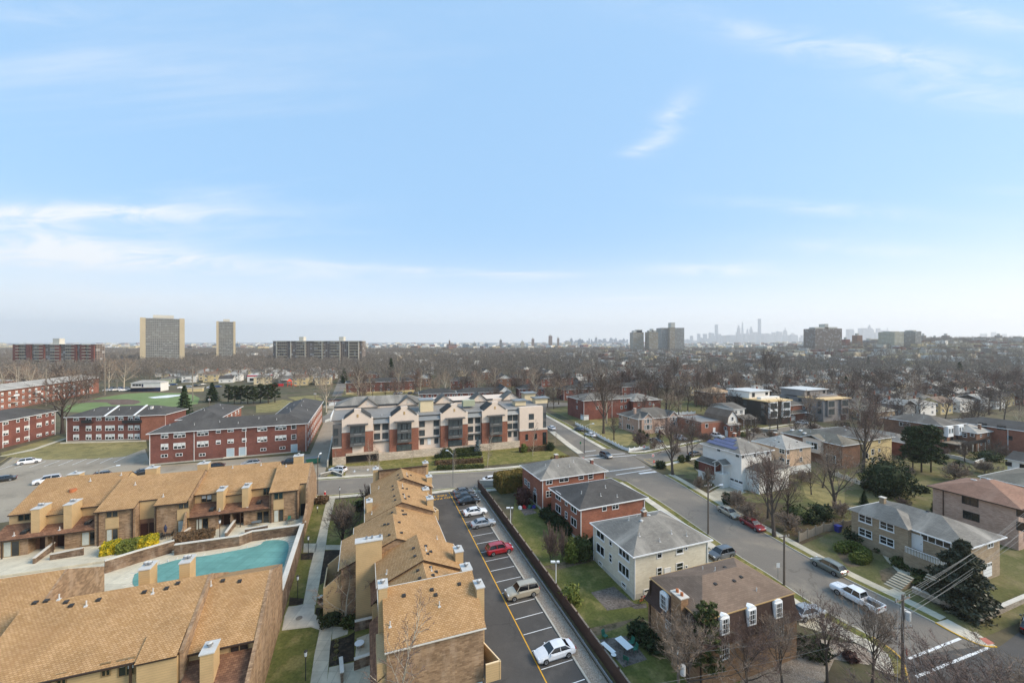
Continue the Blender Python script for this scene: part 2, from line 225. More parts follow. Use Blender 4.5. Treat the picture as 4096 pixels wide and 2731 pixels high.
# ---------------------------------------------------------------- objects
C=scn.collection
def tag(o,label=None,cat=None,group=None,kind=None):
    if label: o['label']=label
    if cat: o['category']=cat
    if group: o['group']=group
    if kind: o['kind']=kind
    return o
def empty(name,label,cat,loc,rz=0,group=None,kind=None):
    o=bpy.data.objects.new(name,None); C.objects.link(o); o.location=loc; o.rotation_euler=(0,0,rz); o.empty_display_size=.1
    return tag(o,label,cat,group,kind)
class MB:
    def __init__(s): s.v=[];s.f=[];s.m=[];s.ms=[]
    def mi(s,m):
        if m not in s.ms: s.ms.append(m)
        return s.ms.index(m)
    def poly(s,pts,m):
        i=len(s.v); s.v+= [tuple(p) for p in pts]; s.f.append(tuple(range(i,i+len(pts)))); s.m.append(s.mi(m)); return s
    def box(s,x0,x1,y0,y1,z0,z1,m,top=None,rot=0,c=None):
        P=[(x0,y0,z0),(x1,y0,z0),(x1,y1,z0),(x0,y1,z0),(x0,y0,z1),(x1,y0,z1),(x1,y1,z1),(x0,y1,z1)]
        if rot:
            cx,cy=c or ((x0+x1)/2,(y0+y1)/2); co,si=math.cos(rot),math.sin(rot)
            P=[(cx+(x-cx)*co-(y-cy)*si,cy+(x-cx)*si+(y-cy)*co,z) for x,y,z in P]
        for k,f in enumerate([(0,3,2,1),(4,5,6,7),(0,1,5,4),(1,2,6,5),(2,3,7,6),(3,0,4,7)]):
            s.poly([P[i] for i in f],(top if top and k==1 else m))
        return s
    def loft(s,rings,m,caps=True,close=True,capm=None):
        n=len(rings[0])
        for a,b in zip(rings[:-1],rings[1:]):
            for i in range(n if close else n-1):
                j=(i+1)%n; s.poly([a[i],a[j],b[j],b[i]],m)
        if caps: s.poly(list(reversed(rings[0])),capm or m); s.poly(rings[-1],capm or m)
        return s
    def cyl(s,p0,p1,r0,r1,m,n=8,caps=True,capm=None):
        p0=Vector(p0);p1=Vector(p1); d=(p1-p0).normalized(); a=d.orthogonal().normalized(); b=d.cross(a)
        rg=[[tuple(p+(a*math.cos(2*pi*i/n)+b*math.sin(2*pi*i/n))*r) for i in range(n)] for p,r in ((p0,r0),(p1,r1))]
        return s.loft(rg,m,caps,capm=capm)
    def extr(s,prof,y0,y1,m,axis='y',capm=None):
        """profile (x,z) ccw seen from -y, extruded along y (or profile (y,z) along x)"""
        f=(lambda p,t:(p[0],t,p[1])) if axis=='y' else (lambda p,t:(t,p[0],p[1]))
        return s.loft([[f(p,y0) for p in prof],[f(p,y1) for p in prof]],m,True,capm=capm)
    def mesh(s,name):
        me=bpy.data.meshes.new(name); me.from_pydata(s.v,[],s.f)
        for m in s.ms: me.materials.append(MATS[m])
        me.polygons.foreach_set('material_index',s.m)
        uv=me.uv_layers.new(name='uv'); data=[0.]*(2*len(me.loops)); k=0
        V=s.v
        for f in s.f:
            p0,p1,p2=V[f[0]],V[f[1]],V[f[2]]
            nx=ny=nz=0.
            for i in range(len(f)):
                a=V[f[i]];b=V[f[(i+1)%len(f)]]
                nx+=(a[1]-b[1])*(a[2]+b[2]); ny+=(a[2]-b[2])*(a[0]+b[0]); nz+=(a[0]-b[0])*(a[1]+b[1])
            L=math.sqrt(nx*nx+ny*ny+nz*nz) or 1; nx/=L;ny/=L;nz/=L
            hl=math.hypot(nx,ny)
            if hl<.02: tx,ty,tz=1,0,0; bx,by,bz=0,1,0
            else:
                tx,ty,tz=-ny/hl,nx/hl,0; bx=ny*tz-nz*ty; by=nz*tx-nx*tz; bz=nx*ty-ny*tx
            for i in f:
                x,y,z=V[i]; data[k]=x*tx+y*ty+z*tz; data[k+1]=x*bx+y*by+z*bz; k+=2
        uv.data.foreach_set('uv',data); me.update(); return me
    def build(s,name,parent=None,loc=(0,0,0),rot=(0,0,0),label=None,cat=None,group=None,kind=None):
        o=bpy.data.objects.new(name,s.mesh(name)); C.objects.link(o); o.parent=parent; o.location=loc; o.rotation_euler=rot
        return tag(o,label,cat,group,kind)
def inst(name,me,parent,loc,rz=0,scale=None):
    o=bpy.data.objects.new(name,me); C.objects.link(o); o.parent=parent; o.location=loc; o.rotation_euler=(0,0,rz)
    if scale: o.scale=scale
    return o
def kids(o): return [c for c in C.objects if c.parent==o] if not isinstance(o,list) else o
def copytree(root,loc,rz,label=None,scale=None,cat=None):
    """copy a thing with copies of its parts and sub-parts (mesh data shared)"""
    r=root.copy(); C.objects.link(r); r.location=loc; r.rotation_euler=(0,0,rz)
    if scale: r.scale=(scale,)*3 if isinstance(scale,(int,float)) else scale
    if label: r['label']=label
    if cat: r['category']=cat
    for ch in root.children:
        c=ch.copy(); C.objects.link(c); c.parent=r
        for g in ch.children:
            d=g.copy(); C.objects.link(d); d.parent=c
    return r
# ---- ground sheets
def clip(poly,Y0,keep_low):
    out=[]; n=len(poly)
    ins=lambda p:(p[1]<=Y0) if keep_low else (p[1]>=Y0)
    for i in range(n):
        a,b=poly[i],poly[(i+1)%n]
        if ins(a): out.append(a)
        if ins(a)!=ins(b):
            t=(Y0-a[1])/(b[1]-a[1]); out.append((a[0]+(b[0]-a[0])*t,Y0))
    return out
def ccw(poly):
    A=sum(poly[i][0]*poly[(i+1)%len(poly)][1]-poly[(i+1)%len(poly)][0]*poly[i][1] for i in range(len(poly)))
    return poly if A>0 else list(reversed(poly))
def sheetmb(mb,poly,dz,m):
    for low in (True,False):
        q_=clip(ccw(poly),88.5,low)
        if len(q_)>=3: mb.poly([(x,y,T(y)+dz) for x,y in q_],m)
    return mb
def sheet(name,poly,dz,m,label=None,kind='structure',cat=None):
    mb=MB()
    for p in (poly if isinstance(poly[0][0],(tuple,list)) else [poly]): sheetmb(mb,p,dz,m)
    return mb.build(name,label=label,kind=kind,cat=cat)
def pa(*pts): return [W(a,b) for a,b in pts]
def gp(*pts): return [G(u,v) for u,v in pts]
def offs(line,d):
    out=[]
    for i,p in enumerate(line):
        a=line[max(0,i-1)]; b=line[min(len(line)-1,i+1)]
        dx_,dy_=b[0]-a[0],b[1]-a[1]; L=math.hypot(dx_,dy_); out.append((p[0]-dy_/L*d,p[1]+dx_/L*d))
    return out
def band(line,d0,d1):
    a=offs(line,d0); b=offs(line,d1); return [[a[i],a[i+1],b[i+1],b[i]] for i in range(len(line)-1)]
def dense(line,n=6):
    """Catmull-Rom resample"""
    out=[]; P=[line[0]]+list(line)+[line[-1]]
    for i in range(1,len(P)-2):
        for k in range(n):
            t=k/n; p0,p1,p2,p3=P[i-1],P[i],P[i+1],P[i+2]
            out.append(tuple(.5*((2*p1[j])+(-p0[j]+p2[j])*t+(2*p0[j]-5*p1[j]+4*p2[j]-p3[j])*t*t+(-p0[j]+3*p1[j]-3*p2[j]+p3[j])*t**3) for j in (0,1)))
    out.append(tuple(line[-1])); return out
def wallband(mb,line,th,h,m,top=None,zf=None,base=None):
    """upright wall of thickness th, height h along a line that follows the ground"""
    a=offs(line,th/2); b=offs(line,-th/2); z=zf or (lambda p:T(p[1]))
    for i in range(len(line)-1):
        z0,z1_=z(line[i]),z(line[i+1]); b0=base if base is not None else z0-.3; b1=base if base is not None else z1_-.3
        A,B,D,E=a[i],a[i+1],b[i+1],b[i]
        mb.poly([(*A,z0+h),(*E,z0+h),(*D,z1_+h),(*B,z1_+h)][::-1] if False else [(*E,z0+h),(*D,z1_+h),(*B,z1_+h),(*A,z0+h)],top or m)
        mb.poly([(*E,b0),(*D,b1),(*D,z1_+h),(*E,z0+h)],m); mb.poly([(*B,b1),(*A,b0),(*A,z0+h),(*B,z1_+h)],m)
        if i==0: mb.poly([(*A,b0),(*E,b0),(*E,z0+h),(*A,z0+h)],m)
        if i==len(line)-2: mb.poly([(*D,b1),(*B,b1),(*B,z1_+h),(*D,z1_+h)],m)
    return mb
# ---- windows (normal -y, origin centre)
WC={}
def win_mesh(w_,h_,st):
    k=(round(w_,2),round(h_,2),st)
    if k in WC: return WC[k]
    mb=MB(); fr={'w':'frame_white','d':'frame_dark','t':'frame_tan','g':'frame_dark'}[st[0]]; gl='glass_dark' if 'm' not in st[1:] else 'glass_mid'; fw=.09 if st[0]!='w' else .1
    x,z=w_/2,h_/2
    for b in ((-x,x,z-fw,z),(-x,x,-z,-z+fw),(-x,-x+fw,-z+fw,z-fw),(x-fw,x,-z+fw,z-fw)): mb.box(b[0],b[1],-.06,.03,b[2],b[3],fr)
    mb.box(-x+fw,x-fw,-.012,.02,-z+fw,z-fw,gl)
    n=max(1,round(w_/.95)) if 's' not in st[1:] else 2
    if '3' in st: n=3
    if '1' in st: n=1
    for i in range(1,n): c=-x+w_*i/n; mb.box(c-.045,c+.045,-.05,-.013,-z+fw,z-fw,fr)
    if 'h' in st[1:]: mb.box(-x+fw,x-fw,-.045,-.014,-.03,.03,fr)
    if 'b' in st[1:]:
        for i in range(n): a=-x+w_*i/n+.1; mb.box(a,a+w_/n-.2,-.02,-.0125,.06 if i%2==0 else -.2,z-fw-.01,'blind')
    if 'c' in st[1:]: mb.box(-x+fw+.02,-.06,-.02,-.0125,-z+fw+.02,z-fw-.02,'curtain')
    if 'x' in st[1:]:
        for i in range(1,4): c=-x+w_*i/4; mb.box(c-.02,c+.02,-.03,-.0125,-z+fw,z-fw,fr)
        for i in (1,2): c=-z+h_*i/3; mb.box(-x+fw,x-fw,-.031,-.0127,c-.02,c+.02,fr)
    if 'l' in st[1:]: mb.box(-x-.06,x+.06,-.12,.03,-z-.1,-z-.003,fr if fr!='frame_dark' else 'coping')
    if 'a' in st[1:]: mb.box(-x+.12,-x+.72,-.3,-.02,-z+.02,-z+.42,'frame_white')
    WC[k]=mb.mesh('window'); return WC[k]
FACEROT={'F':0,'L':-pi/2,'R':pi/2,'B':pi}
def vent(parent,x,y,z,kind='white'):
    mb=MB()
    if kind=='white': mb.cyl((0,0,-.3),(0,0,.45),.06,.06,'cap_metal',6); mb.box(-.14,.14,-.2,.14,-.12,-.02,'cap_metal')
    elif kind=='box': mb.box(-.18,.18,-.18,.18,-.2,.1,'vent_dark')
    elif kind=='dome': mb.cyl((0,0,-.2),(0,0,.1),.22,.2,'cap_metal',10); mb.cyl((0,0,.1),(0,0,.2),.3,.1,'cap_metal',10)
    if kind not in VC: VC[kind]=mb.mesh('roof_vent')
    return inst('roof_vent',VC[kind],parent,(x,y,z))
VC={}
def chimney(parent,x0,x1,y0,y1,z0,z1,m='siding_tan',mr=None,cap='cap_metal',pots=1):
    mb=MB(); mb.box(x0,x1,y0,y1,z0,z1,m)
    if mr: mb.m[-3]=mb.mi(mr)                # +x face
    o=mb.build('chimney',parent)
    c=MB(); c.box(x0-.08,x1+.08,y0-.08,y1+.08,z1+.002,z1+.12,cap)
    c.build('chimney_cap',o)
    for i in range(pots):
        f=MB(); px_=x0+(x1-x0)*(i+1)/(pots+1); py_=(y0+y1)/2; f.cyl((px_,py_,z1+.12),(px_,py_,z1+.35),.14,.14,'steel',10); f.cyl((px_,py_,z1+.352),(px_,py_,z1+.5),.27,.24,'steel',10); f.cyl((px_,py_,z1+.502),(px_,py_,z1+.58),.24,.08,'cap_metal',10); f.build('flue_cap',o)
    return o
def hiproof(mb,x0,x1,y0,y1,z,rise,m,soff='gutter_white',axis=None,ridge=None):
    w_,d_=x1-x0,y1-y0
    if (w_>=d_ if axis is None else axis=='x'):
        i=min(d_/2,w_/2-.01) if ridge is None else (w_-ridge)/2; yc=(y0+y1)/2; A,B=(x0+i,yc,z+rise),(x1-i,yc,z+rise)
        mb.poly([(x0,y0,z),(x1,y0,z),B,A],m); mb.poly([(x1,y1,z),(x0,y1,z),A,B],m); mb.poly([(x0,y1,z),(x0,y0,z),A],m); mb.poly([(x1,y0,z),(x1,y1,z),B],m)
    else:
        i=min(w_/2,d_/2-.01) if ridge is None else (d_-ridge)/2; xc=(x0+x1)/2; A,B=(xc,y0+i,z+rise),(xc,y1-i,z+rise)
        mb.poly([(x1,y0,z),(x1,y1,z),B,A],m); mb.poly([(x0,y1,z),(x0,y0,z),A,B],m); mb.poly([(x0,y0,z),(x1,y0,z),A],m); mb.poly([(x1,y1,z),(x0,y1,z),B],m)
    mb.poly([(x0,y1,z),(x1,y1,z),(x1,y0,z),(x0,y0,z)],soff); return (A,B)
def gableroof(mb,x0,x1,y0,y1,z,rise,m,axis='x',th=.16,trim='gutter_white'):
    """two thick slabs; ridge along axis"""
    if axis=='x':
        yc=(y0+y1)/2
        for s_ in (0,1):
            ya=y0 if s_==0 else y1
            P=[(x0,ya,z),(x1,ya,z),(x1,yc,z+rise),(x0,yc,z+rise)]; 
            if s_: P=P[::-1]
            mb.poly(P,m); mb.poly([(p[0],p[1],p[2]-th) for p in P][::-1],trim)
            mb.poly([(x0,ya,z-th),(x1,ya,z-th),(x1,ya,z),(x0,ya,z)][::1 if s_==0 else -1],trim)
            for xx in (x0,x1):
                Q_=[(xx,ya,z-th),(xx,ya,z),(xx,yc,z+rise),(xx,yc,z+rise-th)]; mb.poly(Q_ if (xx==x0)==(s_==0) else Q_[::-1],trim)
    else:
        t=MB(); gableroof(t,y0,y1,-x1,-x0,z,rise,m,'x',th,trim)
        for f,mm in zip(t.f,t.m): mb.poly([(-t.v[i][1],t.v[i][0],t.v[i][2]) for i in f],t.ms[mm])
    return mb
def ring(mb,x0,x1,y0,y1,z0,z1,t,m):
    mb.box(x0-t,x1+t,y0-t,y0,z0,z1,m); mb.box(x0-t,x1+t,y1,y1+t,z0,z1,m); mb.box(x0-t,x0,y0,y1,z0,z1,m); mb.box(x1,x1+t,y0,y1,z0,z1,m); return mb
class House:
    """box-shaped building from its three eave corners in the photograph (left, nearest, right) at eave height ze"""
    def __init__(s,name,label,cat,L,Cn,Rt,ze,ov=.5,base=None,group=None,w=None,d=None,ang=None):
        c=Vector(G(*Cn,ze)); 
        if Rt: u=Vector(G(*Rt,ze))-c
        if L: l=Vector(G(*L,ze))-c
        if not Rt: s.ang=math.atan2(-l.x,l.y) if ang is None else ang; s.w=w
        else: s.ang=math.atan2(u.y,u.x) if ang is None else ang
        ux=Vector((math.cos(s.ang),math.sin(s.ang))); uy=Vector((-ux.y,ux.x))
        s.w=w if w else abs(u.dot(ux)); s.d=d if d else abs(l.dot(uy))
        s.ze=ze; ctr=c+ux*s.w/2+uy*s.d/2; s.ctr=ctr; s.ux=ux; s.uy=uy
        s.base=base if base is not None else T(ctr.y,ctr.x)
        s.o=empty(name,label,cat,(ctr.x,ctr.y,s.base),s.ang,group); s.ov=ov
        s.x1=s.w/2-ov; s.x0=-s.x1; s.y1=s.d/2-ov; s.y0=-s.y1; s.he=ze-s.base
    def walls(s,m,band=None,found=None,top=None):
        mb=MB(); mb.box(s.x0,s.x1,s.y0,s.y1,-1.2,top if top else s.he-.02,m); s.wall=mb.build('wall',s.o); s.wallm=m
        if found: b=MB(); ring(b,s.x0,s.x1,s.y0,s.y1,-1.2,found[0],.03,found[1]); b.build('foundation',s.o)
        return s
    def hip(s,rise,m,trim='gutter_white',ridge=None):
        mb=MB(); hiproof(mb,-s.w/2,s.w/2,-s.d/2,s.d/2,s.he,rise,m,'gutter_white',ridge=ridge); s.roof=mb.build('roof',s.o); s.rise=rise; s.kind='hip'
        g=MB(); ring(g,-s.w/2,s.w/2,-s.d/2,s.d/2,s.he-.16,s.he+.02,.1,trim); g.build('gutter',s.o); return s
    def gable(s,rise,m,axis='x',trim='gutter_white'):
        mb=MB(); gableroof(mb,-s.w/2,s.w/2,-s.d/2,s.d/2,s.he,rise,m,axis,trim=trim); s.roof=mb.build('roof',s.o); s.rise=rise; s.kind=axis
        g=MB(); h=s.he-.03
        if axis=='x':
            r=rise*(s.d/2-s.ov)/(s.d/2)
            for xx in (s.x0+.02,s.x1-.02): P=[(xx,s.y0,h),(xx,s.y1,h),(xx,0,h+r)]; g.poly(P,s.wallm); g.poly(P[::-1],s.wallm)
        else:
            r=rise*(s.w/2-s.ov)/(s.w/2)
            for yy in (s.y0+.02,s.y1-.02): P=[(s.x0,yy,h),(s.x1,yy,h),(0,yy,h+r)]; g.poly(P,s.wallm); g.poly(P[::-1],s.wallm)
        g.build('gable',s.o); return s
    def flat(s,m,par=.5,trim='coping',ov=0):
        mb=MB(); mb.box(-s.w/2+s.ov-ov,s.w/2-s.ov+ov,-s.d/2+s.ov-ov,s.d/2-s.ov+ov,s.he,s.he+.15,m); s.roof=mb.build('roof',s.o)
        if par: g=MB(); x0,x1,y0,y1=s.x0+.2,s.x1-.2,s.y0+.2,s.y1-.2; ring(g,x0,x1,y0,y1,s.he+.153,s.he+par,.2,trim); g.build('parapet',s.o)
        s.rise=0; s.kind='flat'; return s
    def fpt(s,face,u,v):
        """image point on a wall -> (coordinate along the wall, height over base)"""
        k=(u-CX)/F; r=Vector((k,1)); 
        n,off=(s.uy,s.y0) if face=='F' else ((s.ux,s.x0) if face=='L' else ((s.ux,s.x1) if face=='R' else (s.uy,s.y1)))
        Y=(s.ctr.dot(n)+off)/r.dot(n); p=r*Y-s.ctr
        t=p.dot(s.ux) if face in 'FB' else p.dot(s.uy)
        return t,H-(v-CY)*Y/F-s.base
    def at(s,face,t,z,name,me,off=0):
        x,y={'F':(t,s.y0-off),'B':(t,s.y1+off),'L':(s.x0-off,t),'R':(s.x1+off,t)}[face]
        return inst(name,me,s.o,(x,y,z),FACEROT[face])
    def win(s,face,pts,w_,h_,st='wh'):
        for u,v in pts:
            t,z=s.fpt(face,u,v); s.at(face,t,z,'window',win_mesh(w_,h_,st))
        return s
    def grid(s,face,ts,zs,w_,h_,st='wh'):
        L_=(s.x0,s.x1) if face in 'FB' else (s.y0,s.y1)
        for z in zs:
            for t in ts: s.at(face,L_[0]+(L_[1]-L_[0])*t,z,'window',win_mesh(w_,h_,st))
        return s
    def door(s,face,u,v,w_=1.,h_=2.1,m='door_white',z=None,pt=None):
        t,zz_=s.fpt(face,u,v) if pt is None else pt
        if z is not None: zz_=z
        k=('door',w_,h_,m)
        if k not in WC:
            mb=MB(); mb.box(-w_/2,w_/2,-.05,.03,0,h_,m); mb.box(-w_/2-.08,-w_/2-.002,-.07,.03,0,h_+.08,'frame_white'); mb.box(w_/2+.002,w_/2+.08,-.07,.03,0,h_+.08,'frame_white'); mb.box(-w_/2,w_/2,-.07,.03,h_+.002,h_+.08,'frame_white'); WC[k]=mb.mesh('door')
            hb=MB(); hb.box(w_/2-.16,w_/2-.08,-.1,-.052,h_*.45,h_*.52,'steel'); WC[k+('h',)]=hb.mesh('door_handle')
        d=s.at(face,t,zz_,'door',WC[k]); inst('door_handle',WC[k+('h',)],d,(0,0,0)); return s
    def spout(s,face,ts,m='gutter_white'):
        for t in ts:
            mb=MB(); mb.box(-.06,.06,-.12,-.002,0,s.he-.16,m); L_=(s.x0,s.x1) if face in 'FB' else (s.y0,s.y1)
            k=('sp',round(s.he,2),m); WC.setdefault(k,mb.mesh('downspout')); s.at(face,L_[0]+(L_[1]-L_[0])*t,0,'downspout',WC[k])
        return s
    def garage(s,face,t,w_=2.6,h_=2.2,m='door_white',z=0):
        k=('ga',w_,h_,m)
        if k not in WC:
            mb=MB(); mb.box(-w_/2,w_/2,-.05,.03,0,h_,m)
            for i in range(1,4): mb.box(-w_/2+.03,w_/2-.03,-.056,-.052,h_*i/4-.02,h_*i/4+.02,'steel')
            for i in range(4): a=-w_/2+w_*i/4; mb.box(a+.12,a+w_/4-.08,-.058,-.0525,h_*.77,h_*.93,'glass_dark')
            WC[k]=mb.mesh('garage_door')
        L_=(s.x0,s.x1) if face in 'FB' else (s.y0,s.y1); s.at(face,L_[0]+(L_[1]-L_[0])*t,z,'garage_door',WC[k]); return s
    def rz(s,x,y):
        """height of the roof plane over base"""
        dx_=s.w/2-abs(x); dy_=s.d/2-abs(y)
        if s.kind=='hip': m_=min(dx_,dy_); return s.he+s.rise*min(1,m_/(min(s.w,s.d)/2))
        if s.kind=='x': return s.he+s.rise*dy_/(s.d/2)
        if s.kind=='y': return s.he+s.rise*dx_/(s.w/2)
        return s.he+.15
    def vents(s,fr,kind='white'):
        for fx,fy in fr: x,y=fx*s.w/2,fy*s.d/2; vent(s.o,x,y,s.rz(x,y),kind)
        return s
    def chim(s,fx,fy,w_=.7,h_=1.1,m='brick_orange',cap='coping',pots=0):
        x,y=fx*s.w/2,fy*s.d/2; z=s.rz(x,y); chimney(s.o,x-w_/2,x+w_/2,y-w_/2,y+w_/2,z-.6,z+h_,m,cap=cap,pots=pots); return s
# ---- vehicles (x forward, origin on the ground)
def car_meshes(kind,paint):
    spec=dict( # L,W,hood z,belt z,roof z, stations of glasshouse x: base front, top front, top rear, base rear
      sedan=(4.85,1.84,.88,.96,1.45,(1.15,.35,-1.15,-1.85),.98),
      suv=(4.65,1.86,1.02,1.08,1.68,(1.15,.45,-1.75,-2.15),1.08),
      wagon=(4.75,1.86,1.0,1.05,1.6,(1.2,.45,-1.6,-2.2),1.05),
      bigsuv=(4.9,1.9,1.12,1.15,1.82,(1.15,.55,-2.05,-2.3),1.15),
      pickup=(5.9,2.0,1.15,1.2,1.92,(1.45,.75,-.75,-.95),1.2))[kind]
    L_,Wd,hz0,bz,rz0,(xa,xb,xc,xd),tz=spec; w2=Wd/2; x0,x1=-L_/2,L_/2; gb=.2 if kind!='pickup' else .35
    b=MB()
    def sec(x,zb,zt,hw): return [(x,-hw*.9,zb),(x,-hw,zb+.18),(x,-hw,zt-.22),(x,-hw*.9,zt-.02),(x,-hw*.45,zt+.02),(x,hw*.45,zt+.02),(x,hw*.9,zt-.02),(x,hw,zt-.22),(x,hw,zb+.18),(x,hw*.9,zb)]
    if kind=='pickup':
        st=[(x1,.5,.95,w2*.86),(x1-.12,gb,1.05,w2*.94),(x1-.7,gb,hz0,w2),(xa,gb,bz,w2),(xd,gb,bz,w2)]
    else:
        st=[(x1,.42,.62,w2*.72),(x1-.12,gb+.05,hz0-.2,w2*.88),(x1-.55,gb,hz0-.07,w2*.98),(xa,gb,bz,w2),(0,gb,bz+.01,w2),(xd,gb,tz,w2*.98),(x0+.12,gb+.05,tz-.06,w2*.93),(x0,.42,tz-.18,w2*.82)]
    b.loft([sec(*t) for t in st],paint)
    if kind=='pickup':
        b.box(x0,xd-.002,-w2,-w2+.12,gb+.1,bz,paint); b.box(x0,xd-.002,w2-.12,w2,gb+.1,bz,paint); b.box(x0,x0+.1,-w2+.122,w2-.122,gb+.1,bz,paint); b.box(x0+.102,xd-.002,-w2+.122,w2-.122,gb+.2,gb+.4,'black_metal')
    # roof panel and pillars
    rw=w2*.72; bw=w2*.9
    def gh(e): return [[(xa-e,-bw+e,bz-.02),(xa-e,bw-e,bz-.02)],[(xb,-rw+e,rz0-.06-e),(xb,rw-e,rz0-.06-e)],[(xc,-rw+e,rz0-.1-e),(xc,rw-e,rz0-.1-e)],[(xd+e,-bw+e,bz-.02),(xd+e,bw-e,bz-.02)]]
    b.loft([[(xb+.02,-rw,rz0-.07),(xb+.02,-rw*.6,rz0-.02),(xb+.02,rw*.6,rz0-.02),(xb+.02,rw,rz0-.07),(xb+.02,rw*.9,rz0-.1),(xb+.02,-rw*.9,rz0-.1)],[((xb+xc)/2,-rw-.02,rz0-.03),((xb+xc)/2,-rw*.6,rz0+.02),((xb+xc)/2,rw*.6,rz0+.02),((xb+xc)/2,rw+.02,rz0-.03),((xb+xc)/2,rw*.9,rz0-.08),((xb+xc)/2,-rw*.9,rz0-.08)],[(xc-.02,-rw,rz0-.1),(xc-.02,-rw*.6,rz0-.06),(xc-.02,rw*.6,rz0-.06),(xc-.02,rw,rz0-.1),(xc-.02,rw*.9,rz0-.14),(xc-.02,-rw*.9,rz0-.14)]],paint)
    for s_ in (-1,1):
        for p,q_ in (((xa,bw*s_,bz-.03),(xb,rw*s_,rz0-.07)),((xd,bw*s_,bz-.03),(xc,rw*s_,rz0-.1)),(((xa+xd)/2-.1,(bw+.01)*s_,bz-.03),((xb+xc)/2,(rw+.01)*s_,rz0-.07))): b.cyl(p,q_,.05,.04,paint,5)
        if kind in('suv','wagon','bigsuv'): b.cyl((xb-.1,rw*.9*s_,rz0+.02),(xc+.1,rw*.9*s_,rz0),.025,.025,'steel',4)
    if kind!='pickup': b.box(x0+.02,x0+.1,-w2*.6,w2*.6,.34,.46,'black_metal')
    g=MB(); A=gh(.012); g.poly([A[0][0],A[0][1],A[1][1],A[1][0]],'car_glass'); g.poly([A[1][0],A[1][1],A[2][1],A[2][0]],'car_glass'); g.poly([A[2][0],A[2][1],A[3][1],A[3][0]],'car_glass'); g.poly([A[0][0],A[1][0],A[2][0],A[3][0]],'car_glass'); g.poly([A[3][1],A[2][1],A[1][1],A[0][1]],'car_glass'); g.poly([A[0][0],A[3][0],A[3][1],A[0][1]],'car_glass')
    wr=.34 if kind in('sedan',) else (.37 if kind!='pickup' else .41)
    t=MB(); t.cyl((0,-.12,0),(0,.12,0),wr,wr,'tyre',18); 
    rm=MB(); rm.cyl((0,-.128,0),(0,.128,0),wr*.64,wr*.64,'rim',12); rm.cyl((0,-.133,0),(0,.133,0),wr*.2,wr*.2,'black_metal',8)
    hl=MB(); hl.box(-.14,.02,-.17,.17,-.07,.07,'lamp_clear'); tl=MB(); tl.box(-.03,.14,-.2,.16,-.07,.09,'lamp_red'); mr=MB(); mr.box(-.08,.08,-.1,.1,-.07,.07,paint); pl_=MB(); pl_.box(-.02,.02,-.17,.17,-.06,.06,'line_white')
    return dict(body=b.mesh('body'),glass=g.mesh('car_windows'),tyre=t.mesh('wheel'),rim=rm.mesh('rim'),hl=hl.mesh('headlight'),tl=tl.mesh('taillight'),mr=mr.mesh('mirror'),pl=pl_.mesh('licence_plate'),spec=spec,wr=wr)
CARS={}
def car(kind,paint,x,y,rz,label,group=None,cat=None,z=None,name=None):
    k=(kind,'paint_'+paint)
    if k not in CARS: CARS[k]=car_meshes(*k)
    c=CARS[k]; L_,Wd,hz0,bz,rz0,xs,tz=c['spec']; w2=Wd/2; wr=c['wr']
    dxs,dys=math.cos(rz),math.sin(rz); pit=0
    if y<88 : pit=-math.atan(.0407*dys)
    o=empty(name or ('pickup_truck' if kind=='pickup' else 'parked_car'),label,cat or ('pickup truck' if kind=='pickup' else 'car'),(x,y,(T(y,x) if z is None else z)+.012),0,group)
    o.rotation_euler=(0,pit,rz)
    inst('body',c['body'],o,(0,0,0)); inst('car_windows',c['glass'],o,(0,0,0))
    wb=L_*.30
    for sx in (1,-1):
        for sy in (1,-1):
            wl=inst('wheel',c['tyre'],o,(wb*sx*(1.02 if sx>0 else .95),(w2-.08)*sy,wr)); inst('rim',c['rim'],wl,(0,0,0))
    hx_=L_/2
    for sy in (1,-1):
        inst('headlight',c['hl'],o,(hx_-.1,w2*.66*sy,hz0-.24)); inst('taillight',c['tl'],o,(-hx_+.0,w2*.7*sy,tz-.2)); inst('mirror',c['mr'],o,(xs[0]-.35,(w2+.06)*sy,bz+.02))
    inst('licence_plate',c['pl'],o,(-hx_-.01,0,.62)); return o
# ---------------------------------------------------------------- trees and shrubs
def np_mesh(name,verts,nper,mat):
    """verts (N*nper,3): separate small faces of nper corners"""
    verts=np.asarray(verts,dtype=np.float32).reshape(-1,3); n=len(verts)//nper
    me=bpy.data.meshes.new(name); me.vertices.add(len(verts)); me.vertices.foreach_set('co',verts.ravel())
    me.loops.add(len(verts)); me.loops.foreach_set('vertex_index',np.arange(len(verts),dtype=np.int32))
    me.polygons.add(n); me.polygons.foreach_set('loop_start',np.arange(0,len(verts),nper,dtype=np.int32)); me.polygons.foreach_set('loop_total',np.full(n,nper,dtype=np.int32))
    me.materials.append(MATS[mat]); me.update(calc_edges=True); return me
def tube(mb,pts,rads,m,n):
    rings=[]; 
    for i,p in enumerate(pts):
        d=(Vector(pts[min(i+1,len(pts)-1)])-Vector(pts[max(i-1,0)])).normalized(); a=d.cross(Vector((.3,.9,.1))).normalized(); b=d.cross(a)
        rings.append([tuple(Vector(p)+(a*math.cos(2*pi*k/n)+b*math.sin(2*pi*k/n))*rads[i]) for k in range(n)])
    mb.loft(rings,m,True)
